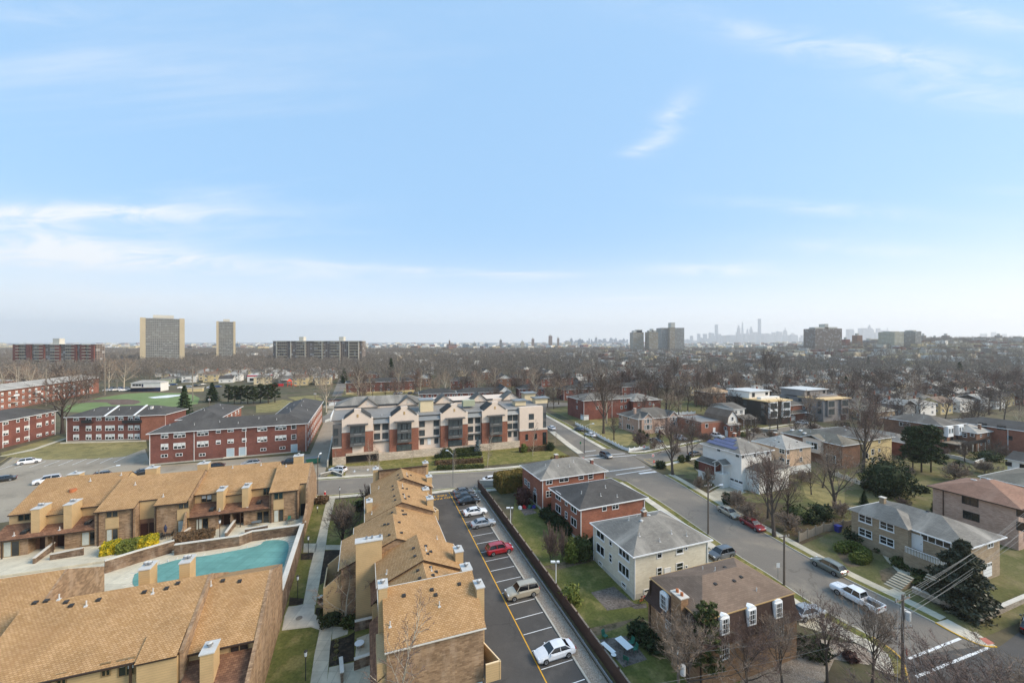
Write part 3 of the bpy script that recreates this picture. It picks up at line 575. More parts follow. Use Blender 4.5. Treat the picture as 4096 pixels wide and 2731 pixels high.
def bare_tree(seed,Ht=12,tr=.28,cw=4.5,n1=9,n2=6,n3=5,nt=5,tw=.035,first=.24,el=(35,70),mb_='bark',mt='twig',lead=.8,lean=0):
    rg=random.Random(seed); mb=MB(); sl=[]
    def poly(p,d,L,n,wig,up):
        pts=[p]; d=Vector(d).normalized(); p=Vector(p)
        for i in range(n):
            d=(d+Vector((rg.uniform(-wig,wig),rg.uniform(-wig,wig),rg.uniform(-wig,wig)+up))).normalized(); p=p+d*L/n; pts.append(tuple(p))
        return pts
    def at(pts,t):
        f=t*(len(pts)-1); i=min(int(f),len(pts)-2); a=Vector(pts[i]);b=Vector(pts[i+1]); return a+(b-a)*(f-i),(b-a).normalized()
    tp=poly((0,0,-.3),(lean,0,1),Ht*lead,6,.09,.05); tube(mb,tp,[tr*(1.25 if i==0 else 1)*(1-.8*i/6) for i in range(7)],mb_,7)
    def sliver(a,b,w_):
        a=Vector(a);b=Vector(b); d=b-a; n_=d.cross(Vector((rg.uniform(-1,1),rg.uniform(-1,1),rg.uniform(-.3,.3)))).normalized()*w_/2
        sl.extend((tuple(a-n_),tuple(a+n_),tuple(b)))
    def spread(d,ang,az):
        a=d.orthogonal().normalized(); b=d.cross(a); return d*math.cos(ang)+(a*math.cos(az)+b*math.sin(az))*math.sin(ang)
    for i in range(n1+1):
        if i==n1: p,d=at(tp,.97); L=Ht*.22; dd=d
        else:
            t=first/lead+(.95-first/lead)*(i/n1)**.9; p,_=at(tp,t); az=i*2.4+rg.uniform(-.4,.4); e=R(rg.uniform(*el)+22*t)
            dd=Vector((math.cos(az)*math.cos(e),math.sin(az)*math.cos(e),math.sin(e))); L=cw*(1.25-.55*t)*rg.uniform(.85,1.15)
        lp=poly(tuple(p),dd,L,5,.16,.07); r0=tr*.42*(1-.35*i/n1); tube(mb,lp,[r0*(1-.85*k/5) for k in range(6)],mb_,5)
        for j in range(n2):
            t=.22+.76*j/max(1,n2-1); p2,d2=at(lp,t); d3=spread(d2,R(rg.uniform(28,58)) if j<n2-1 else .1,rg.uniform(0,6.28)); L2=L*(.62-.3*t)*rg.uniform(.8,1.2)
            sp=poly(tuple(p2),d3,L2,3,.2,.1); r2=max(.02,r0*.34*(1-.5*t)); tube(mb,sp,[r2,r2*.7,r2*.45,r2*.15],mb_,3)
            for k in range(n3):
                t3=.2+.78*k/max(1,n3-1); p3,d4=at(sp,t3); d5=spread(d4,R(rg.uniform(20,55)),rg.uniform(0,6.28)); d5.z+=.2; L3=max(.5,L2*.5)*rg.uniform(.7,1.2); e3=p3+d5.normalized()*L3
                sliver(p3,e3,tw*1.5)
                for q_ in range(nt):
                    p4=p3+(e3-p3)*rg.uniform(.15,1); d6=spread(d5.normalized(),R(rg.uniform(15,60)),rg.uniform(0,6.28)); d6.z+=.15; sliver(p4,p4+d6*L3*rg.uniform(.4,.8),tw)
    return (('trunk',mb.mesh('trunk')),('crown',np_mesh('crown',sl,3,mt)))
def rand_quads(cen,size,rng,flat=0.,asp=.6):
    n=len(cen); a=rng.normal(size=(n,3)); a/=np.linalg.norm(a,axis=1)[:,None]; b=rng.normal(size=(n,3)); 
    if flat: a[:,2]*=(1-flat); b[:,2]*=(1-flat); a/=np.linalg.norm(a,axis=1)[:,None]
    b-=a*(a*b).sum(1)[:,None]; b/=np.linalg.norm(b,axis=1)[:,None]; s=size*(rng.uniform(.6,1.3,size=(n,1))); a=a*s; b=b*s*asp
    return np.stack([cen-a,cen-b,cen+a,cen+b],axis=1).reshape(-1,3)
def conifer(seed,Ht=9,rad=2.6,n=2600,mat='leaf_conifer',size=.3,tiers=9,base=.08,bark='bark_dark',pw=.85):
    rng=np.random.default_rng(seed); t=rng.uniform(0,1,n)**.75; t=1-t; h=base+(1-base)*t
    tier=.72+.28*np.cos(t*tiers*2*np.pi)*1.0
    az=rng.uniform(0,2*np.pi,n); lob=1+.16*np.sin(az*3+seed)+.1*np.sin(az*7+seed*2+t*9); r=rad*(1-t)**pw*tier*lob*np.sqrt(rng.uniform(.25,1,n))
    c=np.stack([r*np.cos(az),r*np.sin(az),h*Ht-.18*r],1); q_=rand_quads(c,size,rng,.35,.45)
    mb=MB(); mb.cyl((0,0,-.3),(0,0,Ht*.97),rad*.07+.05,.03,bark,6); return (('trunk',mb.mesh('trunk')),('crown',np_mesh('crown',q_,4,mat)))
def leafball(seed,sx,sy,sz,n,size,mat,core=True,lump=.16,zc=None,trunk=0,bark='bark_dark'):
    rng=np.random.default_rng(seed); d=rng.normal(size=(n,3)); d/=np.linalg.norm(d,axis=1)[:,None]
    L_=1+lump*np.sin(d[:,0]*4+seed)*np.cos(d[:,1]*5+seed*.7)+lump*.7*np.sin(d[:,2]*7+seed*1.3+d[:,0]*5)
    r=(rng.uniform(.4,1.2,n)**.6)*L_*(1+.1*np.sin(d[:,0]*13+seed)*np.sin(d[:,2]*11+d[:,1]*9)); c=d*r[:,None]*np.array([sx,sy,sz]); sz,zc=(sz*1.24,sz*.76) if zc is None else (sz,zc); c[:,2]+=zc; c[:,2]=np.maximum(c[:,2],.02+trunk*.6)
    q_=rand_quads(c,size,rng); mb=MB(); rings=[]
    if core:
        for i in range(1,6):
            a=pi*i/6; rings.append([(math.sin(a)*sx*.72*math.cos(k*pi/4),math.sin(a)*sy*.72*math.sin(k*pi/4),max(-.2,zc-math.cos(a)*sz*.72)) for k in range(8)])
        mb.loft(rings,mat,True)
    if trunk: mb.cyl((0,0,-.2),(0,0,zc),.06+.03*sx,.04,bark,6)
    k=[('crown',np_mesh('crown',q_,4,mat))]
    if mb.f: k.insert(0,('leaf_core',mb.mesh('leaf_core')))  # unseen solid core in leaf colour, blocks the view through the bush
    return tuple(k)
def pine_clump(seed,Ht,rad,n,mat,size=.28,k=16):
    """loose evergreen with foliage in separate clumps on limbs"""
    rng=np.random.default_rng(seed); mb=MB(); mb.cyl((0,0,-.3),(0,0,Ht*.9),.2,.04,'bark_dark',6); cs=[]
    for i in range(k):
        t=.25+.72*i/(k-1); az=i*2.4+rng.uniform(-.3,.3); r=rad*(1.08-.75*t)*rng.uniform(.55,1); p=np.array([r*math.cos(az),r*math.sin(az),t*Ht])
        mb.cyl((0,0,t*Ht-.3*r),tuple(p),.05,.02,'bark_dark',3); s=rad*.36*rng.uniform(.7,1.15); d=rng.normal(size=(n//k,3)); d/=np.linalg.norm(d,axis=1)[:,None]; d*=rng.uniform(.3,1,(n//k,1))**.5
        cs.append(p+d*np.array([s,s,s*.55]))
    return (('trunk',mb.mesh('trunk')),('crown',np_mesh('crown',rand_quads(np.concatenate(cs),size,rng,.2,.4),4,mat)))
def plant(proto,name,label,cat,x,y,z=None,sc_=1,rz=0,group=None):
    o=empty(name,label,cat,(x,y,T(y,x) if z is None else z),rz,group); o.scale=(sc_,)*3 if not isinstance(sc_,tuple) else sc_
    for nm,me in proto: inst(nm,me,o,(0,0,0))
    return o
def hedge_meshes(L_,w_,h_,mat,size=.16,dens=55,seed=1):
    rng=np.random.default_rng(seed); A=2*L_*h_+2*w_*h_+L_*w_; n=int(A*dens); c=np.stack([rng.uniform(-L_/2,L_/2,n),rng.uniform(-w_/2,w_/2,n),rng.uniform(0,h_,n)],1)
    f=rng.integers(0,5,n); j=rng.normal(0,.05,n); p=np.array([L_*h_,L_*h_,w_*h_,w_*h_,L_*w_]); f=rng.choice(5,size=n,p=p/p.sum())
    c[f==0,1]=-w_/2+j[f==0]; c[f==1,1]=w_/2+j[f==1]; c[f==2,0]=-L_/2+j[f==2]; c[f==3,0]=L_/2+j[f==3]; c[f==4,2]=h_+j[f==4]*.8+.06*np.sin(c[f==4,0]*2.1)
    mb=MB(); mb.box(-L_/2+.05,L_/2-.05,-w_/2+.05,w_/2-.05,-.6,h_-.07,mat); return (('leaf_core',mb.mesh('leaf_core')),('foliage',np_mesh('foliage',rand_quads(c,size,rng),4,mat)))  # added inner box in leaf colour closes the hedge to view
def hedge(label,p0,p1,w_,h_,mat,z=None,group=None,name='hedge',cat='hedge',seed=1,dens=55,size=.16):
    L_=math.hypot(p1[0]-p0[0],p1[1]-p0[1]); x,y=(p0[0]+p1[0])/2,(p0[1]+p1[1])/2; o=empty(name,label,cat,(x,y,T(y,x) if z is None else z),0,group)
    dz=(T(p1[1])-T(p0[1])) if z is None else 0; o.rotation_euler=(0,-math.atan2(dz,L_),math.atan2(p1[1]-p0[1],p1[0]-p0[0]))
    for nm,me in hedge_meshes(L_,w_,h_,mat,seed=seed,dens=dens,size=size): inst(nm,me,o,(0,0,0))
    return o
# ---------------------------------------------------------------- ground
xs=[-14000,-8000,-4000,-2500,-1600,-1100]+list(range(-800,1201,100))+[1400,1700,2100,2600,3200,4200,6000,9000,14000]
ys=[-60,20,88.5,150,250,350,420]+list(range(480,1300,60))+[1400,1550,1700,1900,2100,2400,2600,3200,4500,7000,11000,16000]
mb=MB(); vs=[(x,y,T(y,x)) for y in ys for x in xs]; nx_=len(xs)
me=bpy.data.meshes.new('ground'); me.from_pydata(vs,[],[(j*nx_+i,j*nx_+i+1,(j+1)*nx_+i+1,(j+1)*nx_+i) for j in range(len(ys)-1) for i in range(nx_-1)])
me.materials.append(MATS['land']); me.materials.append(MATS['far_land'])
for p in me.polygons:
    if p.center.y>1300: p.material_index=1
go=bpy.data.objects.new('ground',me); C.objects.link(go); tag(go,kind='structure')
# ---------------------------------------------------------------- the tan townhouse estate
class Row:
    def __init__(s,label,a0,b0,z0):
        x,y=W(a0,b0); s.o=empty('townhouse_row',label,'townhouses',(x,y,z0),PANG,'tan shingled townhouse rows'); s.off=(-a0,-b0,-z0)
    def put(s,name,mb): return mb.build(name,s.o,s.off)
    def win(s,face,c0,c1,plane,z0,z1_,st):
        """window on a wall: F/B at b=plane spanning a c0..c1; R/L at a=plane spanning b"""
        me=win_mesh(abs(c1-c0),z1_-z0,st); c=(c0+c1)/2; p=(c,plane) if face in 'FB' else (plane,c)
        return inst('window' if z1_-z0<1.8 else 'patio_door',me,s.o,(p[0]+s.off[0],p[1]+s.off[1],(z0+z1_)/2+s.off[2]),FACEROT[face])
    def wpx(s,b,p,q_,st):
        a0,zt=onb(*p,b); a1,_=onb(q_[0],p[1],b); _,zb=onb(*q_,b); zt2=onb((p[0]+q_[0])/2,p[1],b)[1]; zb2=onb((p[0]+q_[0])/2,q_[1],b)[1]
        return s.win('F',a0,a1,b,zb2,zt2,st)
    def vent(s,a,b,z,k='white'): return vent(s.o,a+s.off[0],b+s.off[1],z+s.off[2],k)
    def chim(s,a0,a1,b0,b1,z0,z1_,pots=1):
        o=s.off; return chimney(s.o,a0+o[0],a1+o[0],b0+o[1],b1+o[1],z0+o[2],z1_+o[2],'siding_tan',pots=pots)
def slab(mb,a0,a1,b0,z0,b1,z1_,m,th=.16,trim='gutter_brown',axis='x'):
    f=(lambda a,b,z:(a,b,z)) if axis=='x' else (lambda a,b,z:(b,a,z))
    P=[f(a0,b0,z0),f(a1,b0,z0),f(a1,b1,z1_),f(a0,b1,z1_)]; D=[(x,y,z-th) for x,y,z in P]
    if axis!='x': P=P[::-1];D=D[::-1]
    mb.poly(P,m); mb.poly(D[::-1],trim)
    for i in range(4): j=(i+1)%4; mb.poly([D[i],D[j],P[j],P[i]],trim)
def section(row,a0,a1,bf,ze,br,zr,bk,zk,base,wall='brick_tan',ov=.35,parts=True,roof='shingle_tan'):
    w_=MB(); w_.extr([(bf,base),(bk,base),(bk,zk-.05),(br,zr-.2),(bf,ze-.05)],a0,a1,wall,'x'); row.put('wall',w_)
    r_=MB(); sl=(zr-ze)/(br-bf); slab(r_,a0,a1,bf-ov,ze-ov*sl,br,zr,roof); sk=(zr-zk)/(bk-br); slab(r_,a0,a1,bk+ov,zk-ov*sk,br+.001,zr-.002,roof); row.put('roof',r_)
    g=MB(); g.box(a0+.02,a1-.02,bf-ov-.12,bf-ov-.003,ze-ov*sl-.16,ze-ov*sl-.02,'gutter_brown'); row.put('gutter',g)
# ---- row behind the pool
PZ=1.2
A2=Row('long tan townhouse row behind the covered pool, facing it with patios',-34,95,PZ)
section(A2,-54.2,-41.8,89.9,7,98,10.2,104,6,-1,'siding_tan')
section(A2,-41.8,-36.5,86.5,7,95.3,9.9,103,5.5,-1); section(A2,-36.5,-33.9,88,7.5,95.3,9.9,103,5.5,-1,'brick_tan',.1); section(A2,-33.9,-29.2,86.5,7,95.3,9.9,103,5.5,-1)
section(A2,-29.2,-16.6,89.9,7,97.3,9.7,103,5.5,-1,'siding_tan')
section(A2,-16.6,-11.7,86.5,7,94.5,9.6,102,4.3,-1); section(A2,-11.7,-10.5,88,7.5,94.5,9.6,102,4.3,-1,'siding_tan',.1)
e=MB(); e.extr([(86.4,-1.5),(102.2,-1.5),(102.2,4.1),(94.5,9.66),(86.4,6.95)],-10.5,-10.15,'brick_tan','x'); A2.put('end_wall',e); e=MB(); e.extr([(82,-1.5),(86.398,-1.5),(86.398,4.0),(84.6,2.9),(82,2.6)],-10.5,-10.15,'brick_tan','x'); A2.put('end_wall',e)
e=MB(); e.extr([(86.2,PZ),(89.9,PZ),(89.9,7.3),(86.2,5.0)],-29.45,-29.2,'brick_tan','x'); e.extr([(83.4,PZ),(86.198,PZ),(86.198,5.0),(85.6,4.0),(85,2.6),(83.4,2.3)],-29.45,-29.2,'brick_tan','x'); A2.put('fin_wall',e)
for (x0,x1,m0,m1) in ((-54.5,-41.8,-50.2,-45.8),(-29.2,-16.6,-24.7,-20.8)):
    lw=MB(); lw.box(x0,m0,86.9,89.9,-.5,3.95,'brick_tan'); lw.box(m1,x1,86.9,89.9,-.5,3.95,'brick_tan'); lw.box(m0,m1,88.5,89.9,-.5,3.95,'brick_brown'); lw.box((m0+m1)/2-.15,(m0+m1)/2+.15,86.9,88.5,-.5,3.95,'brick_tan'); A2.put('lower_wall',lw)
    lr=MB(); slab(lr,x0,x1,86.4,4.0,89.9,5.25,'shingle_brown'); A2.put('lower_roof',lr); g=MB(); g.box(x0,x1,86.28,86.398,3.84,3.98,'gutter_brown'); A2.put('gutter',g)
    mr_=MB(); slab(mr_,(m0+m1)/2-2.7,(m0+m1)/2+2.1,88.6,6.5,90.5,7.25,'shingle_tan'); mr_.box((m0+m1)/2-2.7,(m0+m1)/2+2.1,88.95,89.88,4.9,6.45,'siding_tan'); A2.put('dormer',mr_)
    for c in ((m0*3+m1)/4,(m0+m1*3)/4):
        d=MB(); d.box(c-.55,c+.55,88.42,88.498,PZ,PZ+2.25,'door_dark'); dd=A2.put('door',d); h=MB(); h.box(c+.35,c+.42,88.36,88.418,PZ+1,PZ+1.15,'steel'); A2.put('door_handle',h)
for p,q_ in (((123.5,2039),(158.5,2133)),((254,2022),(287,2116)),((866.6,1966),(893,2047)),((968,1953),(993,2034))):
    a0,zt=onb(*p,87.3); a1,_=onb(*q_,87.3); A2.chim(a0,a1,87.3,89.95,4.1,zt,2)
for a,b in ((-51.5,100),(-39.5,99.5),(-31,99.5),(-13.5,99)): A2.chim(a-.9,a+.9,b,b+1.6,6.5,9.9,1)
W_=A2.wpx
W_(89.9,z1(255,748),z1(436,862),'ts'); W_(89.9,z1(1375,618),z1(1480,738),'ts'); W_(86.5,z1(1510,698),z1(1688,815),'ts'); W_(86.5,z1(1512,975),z1(1690,1195),'tsc'); W_(86.9,z1(40,1150),z1(285,1375),'tsc'); W_(86.9,z1(1160,1012),z1(1392,1210),'tsc')
W_(86.5,z2(378,680),z2(525,785),'ts'); W_(86.5,z2(370,935),z2(525,1095),'tsc'); W_(89.9,z2(688,598),z2(833,695),'tsb'); W_(86.9,z2(615,912),z2(790,1082),'tsc'); W_(89.9,z2(1520,505),z2(1610,598),'ts'); W_(86.9,z2(1432,815),z2(1600,985),'ts'); W_(86.5,z2(1662,565),z2(1790,660),'ts'); W_(86.5,z2(1660,795),z2(1798,962),'tsc')
for (p,q_) in ((z1(1505,818),z1(1695,970)),(z2(365,790),z2(528,932)),(z2(1658,664),z2(1795,792))):
    a0,zt=onb(*p,86.5); a1,_=onb(q_[0],p[1],86.5); zt=onb((p[0]+q_[0])/2,p[1],86.5)[1]; zb=onb((p[0]+q_[0])/2,q_[1],86.5)[1]; m_=MB(); m_.box(a0,a1,86.44,86.498,zb,zt,'siding_tan'); A2.put('siding_panel',m_)
m_=MB(); m_.box(-36.45,-33.95,87.94,87.998,4.2,7.3,'siding_tan'); m_.box(-36.45,-33.95,87.9,87.998,PZ,4.19,'brick_brown'); A2.put('siding_panel',m_)
for c in (-35.8,-34.6): d=MB(); d.box(c-.5,c+.5,87.82,87.899,PZ,PZ+2.25,'door_dark'); A2.put('door',d)
d=MB(); d.box(-11.55,-10.6,87.9,87.999,PZ,PZ+2.3,'black_metal'); A2.put('door',d)
for p,bb in ((z1(370,940),87.9),(z1(1270,830),88.3),(z2(838,740),87.9),(z2(1468,675),88.3)):
    b=bb; z=4+(b-86.4)*.357; a=onb(*p,b)[0]; m_=MB(); m_.box(a-.35,a+.35,b-.6,b+.6,z-.25,z+.2,'black_metal'); m_.box(a-.28,a+.28,b-.5,b+.5,z+.202,z+.215,'glass_mid'); A2.put('skylight',m_)
for a in (-52.9,-46.9,-41.3,-36.8,-33.6,-27.5,-21.2,-16.3,-12): m_=MB(); m_.box(a-.06,a+.06,86.3,86.42,PZ,4.0 if a in(-52.9,-46.9,-27.5,-21.2) else 6.8,'gutter_brown'); A2.put('downspout',m_)
for a,b,z in ((-47,96,9.6),(-43,97,9.9),(-39,92.5,9.1),(-33.3,88.3,7.7),(-25,96.5,9.5),(-20,96.5,9.5),(-15,93.8,9.5),(-52,87.2,4.4),(-46.6,87.3,4.4),(-24.6,87.2,4.4),(-20.3,87.4,4.4)): A2.vent(a,b,z)
m_=MB(); m_.cyl((-48.4,94,8.35),(-48.4,94,8.95),.55,.5,'terracotta',12); A2.put('roof_vent',m_)
# ---- nearest row, bottom left
A1=Row('nearest tan townhouse row at the bottom left, broad shingled roofs stepping down',-25,53,-1.8)
section(A1,-62,-31.7,53,6,60.3,9.3,67,6,-2.5); section(A1,-31.5,-16.3,46.8,6,54.2,9,60,6.1,-2.5,'siding_tan')
section(A1,-16.3,-10.4,47.8,5.0,54.3,8.3,60,6.0,-2.5,'siding_tan')
e=MB(); e.extr([(46.5,-2.6),(60.2,-2.6),(60.2,6.0),(54.2,9.05),(46.5,5.95)],-16.3,-16.0,'brick_tan','x'); A1.put('fin_wall',e)
e=MB(); e.extr([(43.2,-2.6),(60.2,-2.6),(60.2,5.9),(54.3,8.3),(47.4,4.9),(43.2,3.2)],-10.4,-10.05,'brick_tan','x'); A1.put('end_wall',e)
e=MB(); e.extr([(52.8,-2.6),(67.2,-2.6),(67.2,6.0),(60.3,9.3),(52.8,5.95)],-31.7,-31.5,'brick_tan','x'); A1.put('gable_wall',e)
e=MB(); e.box(-16.0,-10.4,44.2,47.79,-2.6,2.5,'brick_tan'); A1.put('lower_wall',e); e=MB(); slab(e,-16.0,-10.4,43.8,2.5,47.8,3.9,'shingle_brown'); A1.put('lower_roof',e)
e=MB(); slab(e,-19.5,-16.35,46.0,5.85,48.4,6.85,'shingle_tan'); e.box(-19.4,-16.4,46.2,46.79,-2,5.7,'siding_tan'); A1.put('dormer',e)
A1.wpx(47.8,t1(1733,1245),t1(1880,1365),'ts'); A1.wpx(46.8,t1(888,1378),t1(1020,1510),'tsb'); A1.wpx(46.8,t1(762,1410),t1(838,1515),'ts'); A1.wpx(46.8,t1(425,1490),t1(505,1620),'ts'); A1.wpx(46.8,t1(270,1530),t1(380,1660),'ts')
a0,zt=onb(*t1(1507,1362),45.3); a1,_=onb(*t1(1612,1340),45.3); A1.chim(a0,a1,45.3,47.0,1.5,zt,1)
for p,q_ in ((t1(1045,722),t1(1130,722)),(t1(1352,672),t1(1432,672))): a0,zt=onb(*p,57.4); a1,_=onb(*q_,57.4); A1.chim(a0,a1,57.4,59.2,5,zt,2)
def onroof1(p): 
    for i in range(60):
        b=46.8+i*.125; a,z=onb(*p,b); zr_=(6+(b-46.8)*.405) if a<-16.3 else (5+(b-47.8)*.508)
        if a<-31.6: zr_=6+(b-53)*.452
        if z<=zr_: return a,b,zr_
    return a,b,zr_
for p,k in ((t1(85,830),'box'),(t1(265,802),'box'),(t1(350,768),'box'),(t1(447,770),'white'),(t1(500,965),'box'),(t1(538,985),'box'),(t1(652,990),'white'),(t1(745,945),'box'),(t1(1090,888),'box'),(t1(1155,890),'white'),(t1(1258,858),'box'),(t1(1343,817),'box'),(t1(1592,832),'white'),(t1(1683,800),'box'),(t1(1810,803),'box')):
    a,b,z=onroof1(p); A1.vent(a,b,z+.05,k)
for a in (-19.9,-25.6): m_=MB(); m_.box(a-.09,a+.09,46.3,46.45,-2,5.7,'gutter_brown'); A1.put('downspout',m_)
m_=MB(); m_.box(-10.04,-9.7,44.3,44.9,-1.6,.6,'black_metal'); [m_.cyl((-9.9,44.5+.25*i,.9+.25*j),(-9.66,44.5+.25*i,.9+.25*j),.11,.11,'cap_metal',8) for i in range(3) for j in range(3)]; A1.put('meter_board',m_)
# ---- centre row along the parking lot
A3=Row('centre tan townhouse row of stepped gables between walkway and parking lot',6,65,-1.6)
def gsec(b0,b1,aL,zL,aA,zA,aR,zR,base=-3,wall='brick_tan'):
    w_=MB(); w_.extr([(aL,base),(aR,base),(aR,zR-.05),(aA,zA-.2),(aL,zL-.05)],b0,b1,wall,'y'); A3.put('wall',w_)
    r_=MB(); sl=(zA-zL)/(aA-aL); sr=(zA-zR)/(aR-aA); o=.3
    slab(r_,b0-.2,b1,aL-o,zL-o*sl,aA,zA,'shingle_tan',axis='y'); slab(r_,b0-.2,b1,aR+o,zR-o*sr,aA+.001,zA,'shingle_tan',axis='y'); A3.put('roof',r_)
    g=MB(); g.box(aL-o-.09,aL-o-.003,b0-.2,b1,zL-o*sl-.13,zL-o*sl-.02,'coping'); A3.put('gutter',g); g=MB(); g.box(aR+o+.003,aR+o+.09,b0-.2,b1,zR-o*sr-.13,zR-o*sr-.02,'coping'); A3.put('gutter',g)
w_=MB(); w_.extr([(39.95,-3),(45.2,-3),(45.2,8.3),(39.95,5.95)],2.0,11.5,'brick_tan','x'); A3.put('wall',w_)
r_=MB(); slab(r_,1.8,11.7,39.7,5.9,45.5,8.62,'shingle_tan'); A3.put('roof',r_); g=MB(); g.box(1.8,11.7,39.6,39.698,5.76,5.87,'coping'); g.box(1.8,11.7,45.503,45.6,8.45,8.64,'coping'); A3.put('gutter',g)
gsec(45.6,50.2,1.8,6.0,6.7,8.1,11.5,6.0); gsec(50.2,57,1.7,6.3,6.8,8.45,11.6,6.4); gsec(57,65.2,-2.8,5.6,4.15,8.4,11.0,5.7); gsec(65.2,69,-1.2,5.6,4.8,8.1,11.0,5.6)
gsec(69,80,.4,6.3,5.85,8.6,11.0,6.4); gsec(80,80.5,1,6.3,6.2,8.2,11,6.2); gsec(80.5,87,1.5,6.3,7.2,8.8,12.5,6.4)
w_=MB(); w_.extr([(87,-2),(92.4,-2),(92.4,5.95),(87,8.7)],2.9,12.4,'brick_tan','x'); A3.put('wall',w_); r_=MB(); slab(r_,2.7,12.6,92.7,5.75,86.8,8.8,'shingle_tan'); A3.put('roof',r_); g=MB(); g.box(2.7,12.6,86.65,86.798,8.62,8.85,'gutter_brown'); A3.put('parapet',g)
e=MB(); e.box(-1.0,2.2,55.8,56.95,-3,9.0,'siding_tan'); ch=A3.put('chimney',e); e=MB(); e.box(-1.12,2.32,55.7,57.05,9.002,9.13,'cap_metal'); [e.cyl((x,56.4,9.13),(x,56.4,9.45),.14,.14,'steel',10) or e.cyl((x,56.4,9.45),(x,56.4,9.6),.27,.24,'steel',10) for x in (.3,1.0,2.0)]; A3.put('chimney_cap',e)
for (p,q_,b,zb) in ((z4(1900,498),z4(1985,488),42.5,-2.5),(z4(780,500),z4(882,488),44.4,-2)):
    a0,zt=onb(*p,b); a1,_=onb(*q_,b); A3.chim(a0,a1,b,b+1.5,zb,zt,1)
e=MB(); e.box(1.15,2.0,40.2,44.4,-3,4.6,'siding_tan'); A3.put('lower_wall',e)
for (p,q_,b) in ((z3(2180,1490),z3(2305,1480),51.5),(z3(1725,640),z3(1825,632),70.5),(z3(1658,490),z3(1755,482),78.),(z3(1718,282),z3(1802,276),82.5),(z3(1660,60),z3(1742,55),89.5),(z3(855,160),z3(940,155),87.6),(z3(748,688),z3(840,680),72.0),(z4(1740,300),z4(1845,298),46.2)):
    a0,zt=onb(*p,b); a1,_=onb(*q_,b); A3.chim(a0,a1,b,b+1.5,1.5 if zt>5 else -1,zt,1)
for b0,b1 in ((35.6,41.0),(70.0,75.4)):        # balconies on the parking side
    zf=.6 if b0<50 else 2.6; e=MB(); a0=11.52 if b0<50 else 11.1; pts=[(a0,b0+1.2 if False else b0+3.2 if b0<50 else b0+.2),(13.0,b0+3.2 if b0<50 else b0+.2),(a0,b1+3.2)]
    P=[(a0,b0+3.6),(a0+1.6,b0+3.6),(a0,b1+3.5)]; 
    for i,j in ((0,1),(1,2)):
        A,B=P[i],P[j]; d=Vector((B[0]-A[0],B[1]-A[1])); n_=Vector((-d.y,d.x)).normalized()*.12; Q_=[(A[0],A[1]),(B[0],B[1]),(B[0]+n_.x,B[1]+n_.y),(A[0]+n_.x,A[1]+n_.y)]
        e.loft([[(x,y,zf) for x,y in Q_],[(x,y,zf+1.8) for x,y in Q_]],'siding_tan'); e.loft([[(x,y,zf+1.803) for x,y in Q_],[(x,y,zf+1.9) for x,y in Q_]],'siding_cream')
    e.poly([(*P[0],zf+.1),(*P[1],zf+.1),(*P[2],zf+.1)],'wood_weathered'); e.poly([(*P[2],zf),(*P[1],zf),(*P[0],zf)],'wood_weathered'); A3.put('balcony',e)
# left-hand lower wings and porch walls
e=MB(); slab(e,40.2,49.5,.55,2.6,1.95,3.5,'shingle_brown',axis='y'); A3.put('lower_roof',e); e=MB(); e.box(.75,1.95,40.4,49.4,-3,2.6,'siding_tan'); A3.put('lower_wall',e)
e=MB(); slab(e,51,55.7,.75,3.6,1.65,4.4,'shingle_brown',axis='y'); A3.put('lower_roof',e); e=MB(); e.box(.95,1.6,51.2,55.6,-3,3.6,'siding_tan'); A3.put('lower_wall',e)
e=MB(); e.extr([(-4.8,-2),(-2.85,-2),(-2.85,4.6),(-4.8,3.2)],57.4,57.6,'siding_tan','y'); e.extr([(-4.8,-2),(-2.85,-2),(-2.85,5.0),(-4.8,3.6)],62.4,62.6,'siding_tan','y'); e.box(-4.95,-4.8,57.4,62.6,-2,3.2,'siding_tan'); A3.put('porch_wall',e)
def onroof3(p):
    S=((39.9,45.5,None),(45.6,50.2,(1.8,6.0,6.7,8.1,11.5,6.0)),(50.2,57,(1.7,6.3,6.8,8.45,11.6,6.4)),(57,65.2,(-2.8,5.6,4.15,8.4,11.0,5.7)),(65.2,69,(-1.2,5.6,4.8,8.1,11.0,5.6)),(69,80,(.4,6.3,5.85,8.6,11.0,6.4)),(80.5,87,(1.5,6.3,7.2,8.8,12.5,6.4)))
    for b0,b1,g in S:
        n=int((b1-b0)/.1)
        for i in range(n):
            b=b0+i*.1; a,z=onb(*p,b)
            if g is None: zr_=5.95+(b-39.9)*.475; ok=1.8<a<11.7
            else:
                aL,zL,aA,zA,aR,zR=g; ok=aL<a<aR; zr_=zL+(a-aL)*(zA-zL)/(aA-aL) if a<aA else zR+(aR-a)*(zA-zR)/(aR-aA)
            if ok and z<=zr_: return a,b,zr_
    return None
